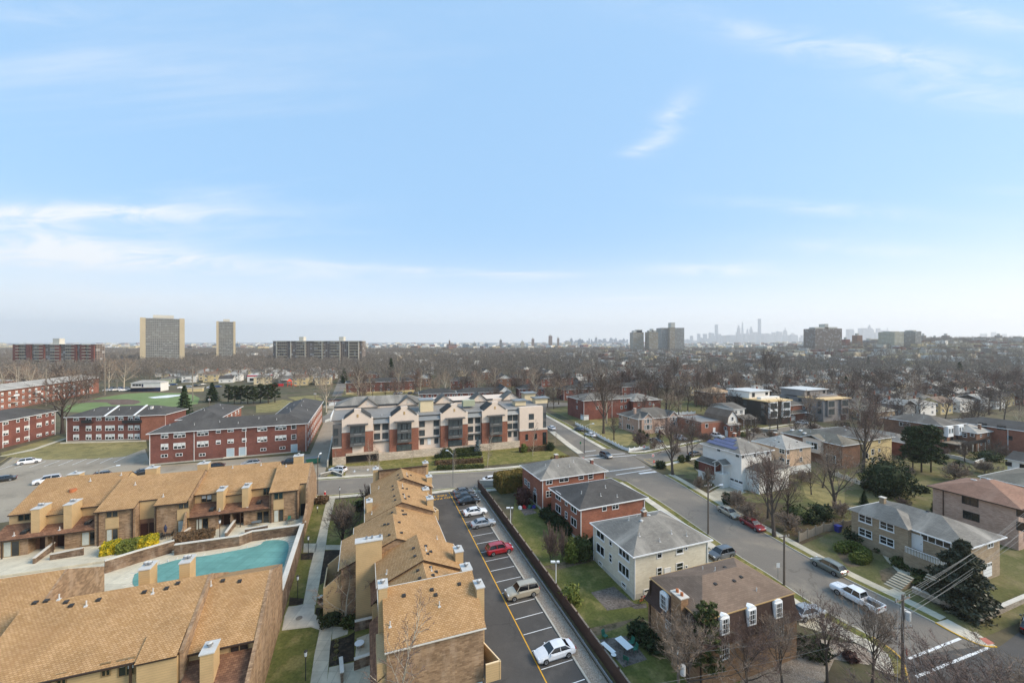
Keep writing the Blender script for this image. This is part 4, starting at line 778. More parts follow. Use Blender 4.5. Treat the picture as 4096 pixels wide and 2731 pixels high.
for p,k in [(z4(1070,578),'box'),(z4(1388,512),'box'),(z4(1700,445),'box'),(z4(1432,575),'box'),(z4(1473,700),'white'),(z4(912,925),'white'),(z4(875,325),'white'),(z4(1228,290),'box'),(z4(1250,382),'box'),(z4(1400,348),'box'),(z4(1375,255),'box'),(z4(1437,308),'box'),(z4(1380,290),'white'),(z4(1195,132),'box'),(z4(1178,40),'box'),(z4(1318,14),'box'),(z4(1342,103),'box'),(z4(1375,77),'box'),(z4(1318,60),'white'),
            (z3(1880,1270),'white'),(z3(1310,1175),'box'),(z3(1275,1005),'box'),(z3(1112,1210),'box'),(z3(1098,1035),'box'),(z3(1040,1042),'box'),(z3(1160,845),'box'),(z3(1328,818),'box'),(z3(1340,878),'box'),(z3(1378,876),'box'),(z3(835,865),'white'),(z3(1210,645),'box'),(z3(1195,580),'box'),(z3(1372,625),'box'),(z3(1340,552),'box'),(z3(1428,590),'box'),(z3(1355,595),'white'),(z3(1180,478),'box'),(z3(1168,420),'box'),(z3(1330,458),'box'),(z3(1395,466),'box'),(z3(1325,420),'white'),(z3(948,455),'white'),(z3(1275,288),'box'),(z3(1258,240),'box'),(z3(1408,265),'box'),(z3(1458,247),'box'),(z3(1396,235),'white')]:
    r_=onroof3(p)
    if r_: A3.vent(r_[0],r_[1],r_[2]+.04,k)
def text_mesh(body,size,m,name='lettering',ext=.004):
    c=bpy.data.curves.new(name,'FONT'); c.body=body; c.size=size; c.extrude=ext; c.align_x='CENTER'; c.align_y='CENTER'; o=bpy.data.objects.new(name,c); C.objects.link(o)
    bpy.context.view_layer.update(); me=bpy.data.meshes.new_from_object(o.evaluated_get(bpy.context.evaluated_depsgraph_get())); bpy.data.objects.remove(o); me.materials.clear(); me.materials.append(MATS[m]); me.name=name; return me
sg=MB(); sg.box(-.75,.75,-.03,.03,-.5,.5,'line_white'); sgn=sg.build('notice_board',A3.o,(10.6+A3.off[0],39.9+A3.off[1],-.2+A3.off[2]))
for i,t_ in enumerate(('PRIVATE PROPERTY','NO TRESPASSING','TOWED AT','OWNERS EXPENSE')):
    l=inst('lettering',text_mesh(t_,.15,'black_metal'),sgn,(0,-.036,.32-.2*i)); l.rotation_euler=(pi/2,0,0)
# meters and pipes left out of sight; pool terrace -----------------------------------------------------------
DZ=.9
sheet('estate_lawn',pa((-70,20),(11.4,20),(11.4,95.8),(-70,104)),.01,'grass_green')
def zsheet(name,poly,z,m,kind='structure',label=None,cat=None):
    mb=MB(); mb.poly([(x,y,z) for x,y in ccw(poly)],m); return mb.build(name,kind=kind,label=label,cat=cat)
blk=MB(); pp=pa((-60,60.3),(-10.35,60.3),(-10.35,80.2),(-60,80.2)); blk.loft([[(*p,-3) for p in pp],[(*p,DZ) for p in pp]],'pool_deck'); blk.build('pool_deck',kind='structure')
pp=pa((-62,80.3),(-10.6,80.3),(-10.6,90),(-62,90)); blk=MB(); blk.loft([[(*p,-3) for p in pp],[(*p,PZ) for p in pp]],'pool_deck'); blk.build('patio_terrace',kind='structure')
cov=[G(*t1(*p),DZ+.02) for p in ((1015,748),(1100,705),(1240,665),(1370,632),(1600,600),(1932,535))]+[G(*t2(*p),DZ+.02) for p in ((60,500),(130,489),(190,490),(232,502),(247,530),(242,580),(220,650),(195,700))]
cov+= [W(-13.8,64),W(-19,64.5),W(-25,67),W(-30,71)]
mb=MB(); cz=dense(cov+[cov[0]],4)[:-1]; mb.poly([(x,y,DZ+.05) for x,y in ccw(cz)],'pool_cover'); q_=ccw(cz)
for i in range(len(q_)): a,b=q_[i],q_[(i+1)%len(q_)]; mb.poly([(*a,DZ+.005),(*b,DZ+.005),(*b,DZ+.05),(*a,DZ+.05)],'pool_cover')
mb.build('pool_cover',label='teal winter cover stretched over the kidney-shaped pool',cat='pool cover')
mb=MB(); 
for i in range(0,len(q_),2):
    a=Vector(q_[i]); n_=(a-Vector(q_[i-1])); n_=Vector((n_.y,-n_.x)).normalized()*1.0; mb.cyl((*a,DZ+.07),(*(a+n_),DZ+.03),.03,.03,'line_white',4)
mb.build('cover_straps',label='pale straps anchoring the teal pool cover to the deck',cat='straps')
def bwall(label,pts,h0,h1,th=.35,m='brick_podium',cop=.12,name='brick_wall',cat='wall'):
    x,y=pts[0]; o=empty(name,label,cat,(x,y,T(y)),0); mb=MB(); c=MB()
    L_=[(p[0]-x,p[1]-y) for p in pts]; z=T(y); n=len(L_); hh=[h1[i] if isinstance(h1,(list,tuple)) else h1 for i in range(n)]
    a=offs(L_,th/2); b=offs(L_,-th/2); a2=offs(L_,th/2+.08); b2=offs(L_,-th/2-.08)
    for i in range(n-1):
        for (A,B,D,E,za,zb,zc,zd,k,mm) in ((a[i],a[i+1],b[i+1],b[i],h0,h0,hh[i],hh[i+1],mb,m),(a2[i],a2[i+1],b2[i+1],b2[i],hh[i]+.002,hh[i+1]+.002,hh[i]+cop,hh[i+1]+cop,c,'coping')):
            lo=[(*A,za-z),(*B,zb-z),(*D,zb-z),(*E,za-z)]; hi=[(*A,zc-z),(*B,zd-z),(*D,zd-z),(*E,zc-z)]; k.loft([lo,hi],mm)
    mb.build('wall',o); c.build('coping',o); return o
tw=[G(*z2(*p),2.5) for p in ((2045,995),(1370,1090),(1200,1150),(330,1270))]
bwall('tall brick wall along the right edge of the pool deck, beside the walkway',pa((-10.3,60.4),(-10.3,80.2)),-2.6,(2.3,2.6),.5)
bwall('stepped brick wall between the pool deck and the patios',[W(-10.6,80.3)]+tw[1:],DZ-.2,2.5)
tw2=[G(*t1(*p),2.6) for p in ((1315,497),(1050,572),(790,652))]; bwall('left stretch of brick wall beside the yellow shrubs and pool',tw2,DZ-.2,2.7)
for p0,p1,lb in ((z1(480,1400),z1(770,1200),'sloping low brick wall between the two left entrances'),(z1(715,1345),z1(1190,1275),'low brick planter wall in front of the left patio'),(z2(1015,1110),z2(1140,960),'low brick wall leading to the middle dark doors'),(z2(1275,1062),z2(1580,1030),'low brick wall round the patio with the oval table'),(z2(330,1180),z2(540,1065),'curved low brick wall at the patio with the closed parasol')):
    bwall(lb,[G(*p0,2.0),G(*p1,2.0)],PZ-.3,(2.0,2.3),.25,cop=.1)
bwall('low brick wall at the right-hand patio corner',[G(*z2(2090,950),2.1),G(*z2(1960,1000),2.1)],PZ-.3,2.0,.25,cop=.1)
ys_=MB(); ys_.box(-.35,.35,-.02,.02,-.4,.4,'yellow_sign'); p=G(*z2(908,1225),2.0); ys_.build('warning_sign',None,(p[0],p[1]-.25,2.0),(0,0,PANG),'small yellow-green warning sign on the pool wall','sign')
# ---- paths of the estate
def tg(f,*pts): return [G(*f(*p)) for p in pts]
walk=[tg(t2,(355,980),(445,985),(440,1050),(580,1125),(480,1168),(415,1146),(195,1172),(215,1060),(245,990)),tg(t2,(480,1168),(580,1125),(560,1290),(535,1568),(410,1568),(440,1360)),
      tg(t2,(355,980),(450,980),(528,520),(485,390),(400,730)),tg(t2,(485,390),(528,520),(545,400),(600,170),(540,160)),tg(t2,(360,515),(462,515),(448,583),(356,583)),tg(t2,(528,527),(640,527),(640,563),(522,563)),
      tg(t2,(578,1140),(700,1150),(690,1200),(573,1240)),tg(t2,(552,1450),(640,1430),(890,1380),(890,1568),(535,1568))]
sheet('walkway',walk,.03,'concrete_walk')
sheet('walkway_plaza',[tg(t2,(370,970),(440,975),(440,1048),(570,1125),(480,1158),(415,1136),(205,1162),(222,1060),(250,998))],.036,'concrete_pale')
sheet('planting_bed',[tg(t2,(560,1250),(690,1215),(745,1180),(740,1400),(550,1445)),tg(t2,(455,1000),(760,980),(750,1170),(585,1120),(445,1045)),tg(t2,(340,590),(440,583),(425,635),(335,640)),tg(t2,(255,920),(365,930),(350,975),(245,985)),tg(t2,(510,570),(650,560),(580,760),(480,830))],.024,'mulch')
sheet('patio',[tg(t2,(750,1040),(890,1020),(890,1140),(742,1172)),tg(t2,(760,1230),(890,1180),(890,1400),(745,1420)),tg(t2,(470,980),(555,780),(760,760),(750,985))],.028,'concrete_walk')
mh=MB(); p=tg(t2,(325,1078))[0]; mh.cyl((0,0,.0),(0,0,.02),.42,.42,'wood_weathered',16); mh.build('manhole_cover',None,(*p,T(p[1])+.034),label='round brown manhole cover in the pale walkway plaza',cat='manhole cover')
for p0,p1,h_,lb in (((740,1470),(890,1415),1.2,'dark low wall across the nearest small patio'),((745,1175),(885,1140),1.2,'dark low wall behind the round white table'),((500,950),(470,975),.8,'short kerb wall beside the shrubs'),((640,1440),(650,1568),1.0,'thin pale wall edge at the bottom patio')):
    a,b=tg(t2,p0,p1); bwall(lb,[a,b],-3,T(a[1])+h_,.25,'brick_podium',.1)
tb=empty('patio_table','round white table on the small grey patio of the centre row','table',(*tg(t2,(780,1300))[0],T(45)),0); m_=MB(); m_.cyl((0,0,.7),(0,0,.74),.55,.55,'white_paint',16); m_.build('tabletop',tb); m_=MB(); [m_.cyl((.3*math.cos(k),.3*math.sin(k),0),(.1*math.cos(k),.1*math.sin(k),.7),.025,.025,'steel',5) for k in (0,2.1,4.2)]; m_.build('leg',tb)
# ---- bins
for i,(p,mm,lid,lb) in enumerate((((757,1040),'black_metal','plastic_red','red-lidded dark bin at the foot of the tall tan chimney'),((722,1035),'plastic_grey','cap_metal','pale grey bin left of the red-lidded bin'),((757,1070),'terracotta','terracotta','rust-brown bin below the red-lidded bin'))):
    x,y=tg(t2,p)[0]; o=empty('wheelie_bin',lb,'bin',(x,y,T(y)),PANG); m_=MB(); m_.loft([[(-.25,-.28,.05),(.25,-.28,.05),(.25,.28,.05),(-.25,.28,.05)],[(-.33,-.36,1.),(.33,-.36,1.),(.33,.36,1.),(-.33,.36,1.)]],mm); m_.build('body',o); m_=MB(); m_.loft([[(-.36,-.4,1.003),(.36,-.4,1.003),(.36,.4,1.003),(-.36,.4,1.003)],[(-.25,-.3,1.14),(.25,-.3,1.14),(.25,.3,1.14),(-.25,.3,1.14)]],lid); m_.build('lid',o)
# ---------------------------------------------------------------- parking lot
sheet('parking_lot',pa((11.55,15),(22.7,15),(22.7,94.0),(11.3,95.2)),.02,'asphalt_new')
sheet('gravel_strip',pa((22.95,15),(24.6,15),(25.0,93.5),(24.0,93.5),(22.9,88)),.05,'river_gravel')
k_=MB(); wallband(k_,pa((22.82,15),(22.82,87),(23.9,93.6)),.22,.14,'concrete_kerb'); k_.build('kerb',kind='structure')
m_=[]; 
def bl(v): return PP(*G(2068+(v-2500)*.51,v))[1]
stl=[2679,2605,2540,2478,2422,2373,2329,2285,2245.6,2210,2175.6,2145,2116,2089,2064,2041,2019,2000,1982]
st=[bl(v) for v in stl]; stp=[st[0]-2.75*k for k in (1,2,3,4,5)]
mk=[pa((18.43,20),(18.57,20),(18.57,93.3),(18.43,93.3))]; sheet('yellow_lane_line',mk,.026,'line_yellow')
sheet('parking_bay_lines',[pa((18.65,b-.05),(22.6,b-.05),(22.6,b+.05),(18.65,b+.05)) for b in st+stp if b<92.5],.027,'line_white')
for s_,a_,b_ in (('NO PARKING',15.0,90.3),('FIRE LANE',14.9,91.9)):
    l=inst('road_lettering',text_mesh(s_,1.25,'line_yellow',ext=.002),None,(0,0,0)); x,y=W(a_,b_); l.location=(x,y,T(y)+.03); l.rotation_euler=(0,0,PANG+pi); tag(l,('yellow NO PARKING letters' if 'NO' in s_ else 'yellow FIRE LANE letters')+' painted at the lot entrance','lettering')
def carb(v): return bl(v)
u90=PANG
lotcars=[('sedan','white',2645,'large white sedan with dark roof nearest in the parking lot',20.9,pi),('bigsuv','champagne',2398,'champagne SUV parked in the lot, second nearest',21.2,pi),('suv','red',2222,'bright red SUV parked in the lot',21.6,0),('sedan','silver',2113,'silver sedan right behind the empty bay beyond the red SUV',21.5,0),('sedan','white',2065,'white sedan between the silver and the black sedans',21.3,0),('sedan','black',2019,'black sedan beyond the white one',21.4,0),('sedan','dark',2000,'dark grey sedan second from the far end of the lot',21.3,0),('sedan','grey',1981,'grey sedan at the far end of the lot',21.5,0)]
for kd,pt,v,lb,a_,d in lotcars:
    b=bl(v); x,y=W(a_,b); car(kd,pt,x,y,PANG+d,lb,'cars parked in the bays of the estate lot')
# ---- fence and rail
f=empty('board_fence','long dark brown board fence between the parking lot and the lawns','fence',(*W(25.6,60),T(60)),PANG); m_=MB(); B_=[(25.6,b) for b in range(16,95,3)]
for i in range(len(B_)-1):
    b0,b1=B_[i][1],B_[i+1][1]; za,zb=TP(25.6,b0)-T(60),TP(25.6,b1)-T(60); m_.loft([[(-.04,b0-60,za),(.04,b0-60,za),(.04,b1-60,zb),(-.04,b1-60,zb)],[(-.04,b0-60,za+1.75),(.04,b0-60,za+1.75),(.04,b1-60,zb+1.75),(-.04,b1-60,zb+1.75)]],'fence_brown')
m_.build('boards',f); pm=MB(); pm.box(-.08,.08,-.08,.08,-.2,1.85,'fence_brown'); pme=pm.mesh('post')
for a,b in B_: inst('post',pme,f,(.13,b-60,TP(a,b)-T(60)))
g=empty('guard_rail','grey metal guard rail running beside the gravel strip','guard rail',(*W(24.75,60),T(60)),PANG); m_=MB()
for i in range(len(B_)-1):
    b0,b1=max(30,B_[i][1]),max(30,B_[i+1][1])
    if b1<=b0: continue
    za,zb=TP(24.7,b0)-T(60),TP(24.7,b1)-T(60); m_.loft([[(-.05,b0-60,za+.35),(.05,b0-60,za+.35),(.05,b1-60,zb+.35),(-.05,b1-60,zb+.35)],[(-.05,b0-60,za+.65),(.05,b0-60,za+.65),(.05,b1-60,zb+.65),(-.05,b1-60,zb+.65)]],'steel')
m_.build('rail',g); pm=MB(); pm.box(-.05,.05,-.06,.06,-.2,.6,'steel'); pme=pm.mesh('post')
for b in range(31,93,3): inst('post',pme,g,(.12,b-60,TP(24.7,b)-T(60)))
w_=MB(); wallband(w_,pa(*[(26.6,b) for b in range(16,96,6)]),.45,.35,'block_wall'); w_.build('retaining_wall',label='low block retaining wall on the lawn side of the brown fence',cat='wall')
# ---------------------------------------------------------------- streets
def g3(f,*pts): return [G(*f(*p)) for p in pts]
NK=[G(1180,1930),G(1280,1922),G(1500,1908),G(1728,1898),G(1975,1883),G(2130,1868),G(2250,1853),G(2316,1834)]        # north kerb of the cross street
SK=[G(1180,1984),G(1321,1980),G(1480,1968),W(11,96.2),G(1808,1952),G(1893,1956),G(2100,1935),G(2280,1916),G(2400,1905),G(2462,1912)]
MR=[G(2150,1628),G(2195,1655),G(2271,1695),G(2334,1731),G(2450,1794)]                                              # far part of the main street, right kerb
ML=[G(2120,1660),G(2198,1727),G(2262,1780),G(2310,1815),G(2322,1830)]
CR=[G(2521,1816),G(2595,1814),G(2682,1796),G(2812,1770),G(2960,1735),G(3110,1712),G(3260,1690)]                     # cross street right of the junction
CRS=[G(2606,1864),G(2660,1848),G(2738,1831),G(2860,1812),G(3000,1780),G(3160,1750),G(3320,1725)]
KL=[G(2462,1912),G(2509,1927),G(2697,2043),G(2923,2202),G(3072,2295),G(3194,2377),G(3330,2462),G(3490,2547),G(3602,2629),G(3640,2731)]
KR=[G(2606,1872),G(2656,1900),G(2705,1927),G(2867,2027),G(3060,2135),G(3247,2239),G(3369,2308),G(3602,2422),G(3740,2492),G(3830,2541),G(3925,2583),G(3990,2590),G(4020,2570),G(4096,2512),G(4300,2420)]
sheet('cross_street',[NK+SK[::-1]],.022,'asphalt_street'); 
road=[[KL[i],KL[i+1],KR[j+1],KR[j]] for i,j in ((0,1),(1,2),(2,3),(3,4),(4,5),(5,6),(6,7),(7,9))]
sheet('main_street',[[SK[-1],NK[-1],MR[-1],CR[0],KR[0]],[ML[i] for i in range(5)]+MR[::-1],[ML[-1],MR[-1],NK[-1]],CR+CRS[::-1]]+[[KL[0],KR[0],KR[1]],[KL[7],KR[8],KR[9]]]+road,.024,'asphalt_street')
sheet('lower_junction',[[KL[8],KR[10],KR[11],KR[12],KR[13],KR[14],G(4500,2500),G(4500,2900),G(3500,2900),KL[9]]],.018,'asphalt_new')
sheet('main_street_far',[[G(2150,1628),G(2120,1660),G(2060,1600),G(2085,1583)],[G(2060,1600),G(2060,1612),G(2290,1622),G(2290,1612)]],.02,'asphalt_street')
def kerbwalk(name,line,s,verge=1.3,walk_=1.5,grass='grass_verge',wm='concrete_pale',km='concrete_kerb'):
    L_=dense(line,4); k=MB(); wallband(k,offs(L_,s*.08),.16,.13,km); k.build('kerb',kind='structure')
    if verge: sheet('verge',band(L_,s*.16,s*verge),.1,grass)
    if walk_: sheet('pavement',band(L_,s*(verge or .16),s*(verge+walk_)),.11,wm)
kerbwalk('n',NK[:7],1,.9,1.6); kerbwalk('s',SK[:8],-1,.8,1.6); kerbwalk('m',MR,-1,2.0,1.5); kerbwalk('ml',ML[1:4],1,.0,2.2)
kerbwalk('cr',CR,1,1.5,1.5); kerbwalk('crs',CRS[:5],-1,1.2,1.4); kerbwalk('kl',KL[1:8],-1,1.4,1.6); kerbwalk('kr',KR[1:9],1,1.2,1.5,'grass_verge','concrete_walk')
kerbwalk('krc',KR[8:12],1,0,2.4,km='kerb_yellow'); kerbwalk('klc',KL[7:],-1,1.2,1.6,km='kerb_yellow')
for nm,quad in (('crosswalk_line',[[(790,0),(0,0)]]),): pass
def stripe(f,a,b,w_=.35,name='crosswalk_line',m='line_white',dz=.034):
    p,q_=G(*f(*a)),G(*f(*b)); d=Vector((q_[0]-p[0],q_[1]-p[1])); n_=Vector((-d.y,d.x)).normalized()*w_/2
    return [(p[0]+n_.x,p[1]+n_.y),(q_[0]+n_.x,q_[1]+n_.y),(q_[0]-n_.x,q_[1]-n_.y),(p[0]-n_.x,p[1]-n_.y)]
sheet('crosswalk_lines',[stripe(s3,(650,1358),(750,1346)),stripe(s3,(870,1384),(1010,1374)),stripe(s3,(640,1424),(1115,1388)),stripe(s3,(655,1396),(790,1384)),stripe(s3,(870,1534),(1190,1492)),stripe(s3,(930,1566),(1250,1516)),stripe(s3,(1140,1554),(1290,1536),.9),
       stripe(t4,(1060,1385),(1450,1232),.3),stripe(t4,(1120,1520),(1665,1300),.3)],.034,'line_white')
sheet('yellow_street_lines',[stripe(r3,(805,1283),(960,1378),.2),stripe(r3,(805,1283),(990,1262),.2),stripe(r3,(900,1278),(1040,1318),.2),stripe(r3,(860,1312),(1030,1345),.2)],.034,'line_gold')
rs=MB(); p=[G(*t4(1590,1235)),G(*t4(1640,1230)),G(*t4(1712,1275)),G(*t4(1660,1285))]; sheet('tactile_ramp',[p],.125,'ramp_red'); sheet('tactile_ramp',[[G(2324,1836),G(2332,1828),G(2338,1832),G(2330,1840)]],.125,'ramp_red')
# lots, lawns, drives
sheet('lawn',[g3(t3,(0,350),(40,60),(160,-60),(640,-40),(760,0),(1010,150),(1480,420),(1932,760),(2040,900),(1900,1568),(780,1568),(0,440))],.012,'grass_green')
sheet('lawn',[[G(2720,1915),G(3020,2075),G(3260,2215),G(3420,2300),G(3700,2450),G(3905,2560),G(4096,2480),G(4400,2380),G(4200,1750),G(3300,1725),G(2900,1800)]],.014,'grass_lawn')
sheet('lawn',[g3(s3,(330,980),(500,1060),(640,1140),(900,1290),(1050,1345),(1220,1330),(1700,1230),(2294,1150),(2294,900),(1500,900),(800,900))],.012,'grass_lawn')
sheet('driveway',[g3(t3,(595,885),(770,840),(925,970),(1015,975),(720,1020)),g3(t3,(885,985),(1010,965),(1020,1000),(930,1010))],.03,'paver')
sheet('driveway',[g3(t3,(1480,560),(1560,520),(1650,590),(1932,760),(1700,760),(1480,660)),g3(t4,(170,870),(230,900),(420,1010),(560,1080),(790,1215),(640,1260),(235,1130)),g3(r4,(440,1150),(500,1135),(790,1250),(430,1420),(330,1450),(100,1330)),g3(r3,(900,880),(1000,880),(1300,1070),(1010,1110))],.028,'concrete_drive')
sheet('patio',[g3(t3,(660,1240),(880,1210),(1020,1390),(840,1450))],.03,'paver'); sheet('flower_bed',[g3(t3,(580,1155),(930,1080),(830,1140),(640,1210)),g3(t3,(230,690),(620,600),(640,640),(320,720))],.02,'earth')
sheet('gravel_bed',[g3(t4,(0,1320),(230,1380),(500,1390),(420,1568),(-200,1568),(-200,1400)),g3(t4,(240,1380),(330,1230),(640,1265),(900,1360),(760,1430),(500,1390))],.02,'river_gravel')
sheet('flower_bed',[g3(t4,(520,600),(540,570),(650,575),(745,625),(690,690),(600,690)),g3(t4,(840,720),(930,690),(1060,740),(940,830),(860,800))],.03,'earth')
sheet('garden_path',[g3(t4,(855,590),(920,590),(1060,700),(1120,740),(1020,770),(900,650)),g3(t4,(870,880),(960,850),(1040,890),(980,930))],.04,'concrete_walk'); sheet('garden_path',[g3(r3,(1730,1390),(1780,1370),(1900,1500),(1960,1568),(1880,1568),(1760,1460))],.03,'concrete_walk')
sheet('lawn_dry',[g3(r3,(1200,1340),(1600,1330),(1760,1400),(1880,1540),(1400,1560),(1230,1440)),g3(r4,(1640,1150),(2290,1060),(2290,1568),(2100,1568),(1700,1330)),g3(s3,(700,1060),(950,1100),(1100,1230),(1030,1320),(820,1240),(690,1160))],.018,'grass_dry')
sheet('soil_slope',[[G(2850,1960),G(2905,1975),G(3000,2010),G(3140,2010),G(3290,2050),G(3400,2090),G(3300,2140),G(3190,2185),G(3110,2145),G(3010,2090),G(2890,2020)]],.022,'soil'); sheet('soil_slope',[[G(2680,1905),G(2760,1915),G(2850,1935),G(2860,1985),G(2780,1950),G(2700,1918)]],.022,'soil')
# ---------------------------------------------------------------- houses right of the estate
HS='brick_cream'
h=House('house','cream brick two-storey house with streaked grey hip roof beside the brown fence lawn','house',t3(590,358),t3(915,617),t3(1512,486),5.05,.4).walls('brick_cream',found=(.5,'concrete_kerb')).hip(2.3,'roof_grey').spout('F',(.01,.985)).spout('L',(.99,))
h.win('L',[t3(668,443),t3(668,560)],2.3,1.5,'wl').win('L',[t3(847,585),t3(845,715)],2.6,1.5,'wl').win('L',[t3(745,500),t3(745,625)],.8,1.3,'wh').win('L',[t3(668,668),t3(845,830)],1.1,.7,'w')
h.win('F',[t3(1112,592),t3(1112,727)],.9,1.3,'wh').win('F',[t3(1265,557),t3(1265,690)],1.3,1.3,'whl').win('F',[t3(1017,875)],1.1,.7,'w').win('F',[t3(1315,552),t3(1315,690)],.5,.5,'w1').door('F',*t3(1173,752),z=1.0).vents([(-.55,-.5),(-.2,-.75),(.2,-.6),(.5,-.75),(-.4,.2),(.0,.5)]).vents([(-.25,-.1),(.1,.15)],'dome').chim(-.06,.1,.6,.9,'brick_brown',pots=1)
h.grid('B',(.2,.5,.8),(1.9,4.7),1.3,1.3).grid('R',(.25,.75),(1.9,4.7),1.6,1.3)
h=House('house','red brick house with near-black hip roof between the cream house and the grey-roofed one','house',t3(285,92),t3(508,262),t3(1028,168),5.5,.4).walls('brick_orange',found=(.4,'concrete_kerb')).hip(2.1,'roof_charcoal').spout('F',(.01,.985))
h.win('L',[t3(350,157),t3(350,252)],2.1,1.5,'w').win('L',[t3(467,250),t3(467,353)],2.0,1.5,'w').win('L',[t3(410,203),t3(410,300)],.9,1.3,'wh').win('F',[t3(697,243)],1,1.3,'wh').win('F',[t3(780,230)],1.5,1.3,'wh').vents([(-.6,-.3),(.1,-.3),(-.2,-.6),(.2,-.75),(-.1,.3)]); h.grid('B',(.2,.5,.8),(1.9,4.7),1.3,1.3)
h=House('house','red brick house with pale grey hip roof at the junction corner','house',s3(65,1478),(2163.5,1920),s3(862,1528),6.4,.45).walls('brick_orange',found=(.4,'concrete_kerb')).hip(2.3,'roof_grey').spout('F',(.01,.985))
h.win('L',[t3(105,50)],1.5,1.3,'wh').win('L',[t3(128,72),t3(175,120)],1.,1.3,'wh').win('F',[t3(280,45),t3(280,140)],1.5,1.4,'wh').win('F',[t3(392,28)],2.3,1.3,'wh').win('F',[t3(522,12),t3(593,8)],1.3,1.2,'wh').door('L',*t3(175,225),h_=2.2,w_=1.6,m='glass_dark',z=.3).vents([(-.6,-.2),(-.3,-.4),(0,-.5),(.2,-.3)]).chim(-.2,.05,.7,.9,'brick_brown').chim(.72,-.45,.6,.9,'brick_red')
h.grid('B',(.2,.5,.8),(1.9,4.9),1.3,1.3)
# mansard house
h=House('house','tan brick house with brown shingled mansard roof, arched white dormers and a double-pot chimney','house',t3(1060,775),t3(1437,1085),t4(178,882),5.8,.0)
w_,d_=h.w/2,h.d/2; mb=MB(); mb.box(-w_-.35,w_+.35,-d_-.35,d_+.35,-1.2,h.he-2.6,'brick_ochre'); h.wall=mb.build('wall',h.o); h.kind='hip'
mb=MB(); 
def rr(e,z): return [(-w_-e,-d_-e,z),(w_+e,-d_-e,z),(w_+e,d_+e,z),(-w_-e,d_+e,z)]
mb.loft([rr(.75,h.he-2.75),rr(.55,h.he-2.4),rr(.3,h.he-1.6),rr(.12,h.he-.03)],'roof_mansard'); h.mans=mb.build('mansard',h.o)
mb=MB(); hiproof(mb,-w_-.2,w_+.2,-d_-.2,d_+.2,h.he,1.7,'roof_brown','trim_tan'); mb.build('roof',h.o); h.rise=1.7; h.x0,h.x1,h.y0,h.y1=-w_-.35,w_+.35,-d_-.35,d_+.35
g=MB(); ring(g,-w_-.2,w_+.2,-d_-.2,d_+.2,h.he-.1,h.he+.02,.06,'trim_tan'); g.build('gutter',h.o)
def dormer(face,u,v):
    t,z=h.fpt(face,u,v); ob=h.at(face,t,z,'dormer',WC.setdefault('dorm',_dm()),-.05); inst('window',win_mesh(1.06,1.7,'wx'),ob,(0,-.15,-.05)); return ob
def _dm():
    m=MB(); P=[(-.66,-1.05),(.66,-1.05),(.66,.85),(.45,1.06),(0,1.16),(-.45,1.06),(-.66,.85)]; m.extr(P,-.12,.9,'white_paint','y'); return m.mesh('dormer')
dormer('L',*t3(1148,952)); dormer('F',*t3(1603,1130)); dormer('F',*t3(1808,1062)); dormer('F',*t4(75,1010))
h.win('F',[t3(1603,1330)],1.3,1.7,'wx').win('F',[t4(85,1165)],1.4,1.6,'wx').win('L',[t3(1185,1135)],1.1,1.1,'wx')
t,_=h.fpt('L',*t3(1262,1000)); mb=MB(); mb.box(h.x0-.45,h.x0+.55,t-.75,t+.75,-1,h.he+.9,'brick_ochre'); c=mb.build('chimney',h.o); mb=MB(); mb.box(h.x0-.55,h.x0+.65,t-.85,t+.85,h.he+.902,h.he+1.02,'coping'); mb.build('chimney_cap',c)
for k in (-.35,.35): mb=MB(); mb.cyl((h.x0+.05,t+k,h.he+1.02),(h.x0+.05,t+k,h.he+1.35),.17,.17,'terracotta',10); mb.build('chimney_pot',c)
h.vents([(-.3,-.3),(.1,-.35),(.3,-.3),(.25,.2)],'box').vents([(-.05,.1),(.35,-.75),(-.1,.5)]); h.spout('L',(.95,.02),'gutter_brown')
# tan ranch
h=House('house','tan brick raised house with long streaked grey hip roof, white railing and front steps','house',(3383.6,2035),(3875.5,2194),(4030,2148),5.0,.5,base=-.7,ang=PANG).walls('brick_buff').hip(2.0,'roof_grey').spout('L',(.98,))
pj=MB(); pj.box(h.x0-1.0,h.x0,h.y1-8.0,h.y1,-1.2,h.he-.02,'brick_buff'); pj.build('wing',h.o); pr_=MB(); hiproof(pr_,-h.w/2-1.0,0,h.d/2-8.8,h.d/2-.01,h.he+.01,1.85,'roof_grey','gutter_white'); pr_.build('wing_roof',h.o)
h.x0-=1.0; h.win('L',[t4(735,330),t4(897,385)],2.0,1.3,'whl').win('L',[t4(735,435),t4(897,497)],2.0,1.3,'whl'); h.x0+=1.0
h.win('L',[t4(1265,490)],3.6,1.3,'w').door('L',*t4(1110,450),w_=1.8,h_=2.3,z=2.6).win('R' if False else 'F',[t4(1678,522)],1.7,1.0,'w').garage('F',.62,2.4,2.1,z=.1).chim(.1,.75,.7,1.1,'brick_buff').vents([(.0,-.1)],'box')
po=MB(); po.box(h.x0-2.6,h.x0-1.003,h.y1-13.5,h.y1-8.2,-1.2,2.5,'brick_buff'); po.build('porch',h.o); 
rl=MB(); 
for i in range(28): y=h.y1-8.4-5*i/27; rl.box(h.x0-2.58,h.x0-2.54,y-.02,y+.02,2.5,3.4,'white_paint')
rl.box(h.x0-2.6,h.x0-2.52,h.y1-13.4,h.y1-8.4,3.403,3.46,'white_paint'); rl.build('railing',h.o)
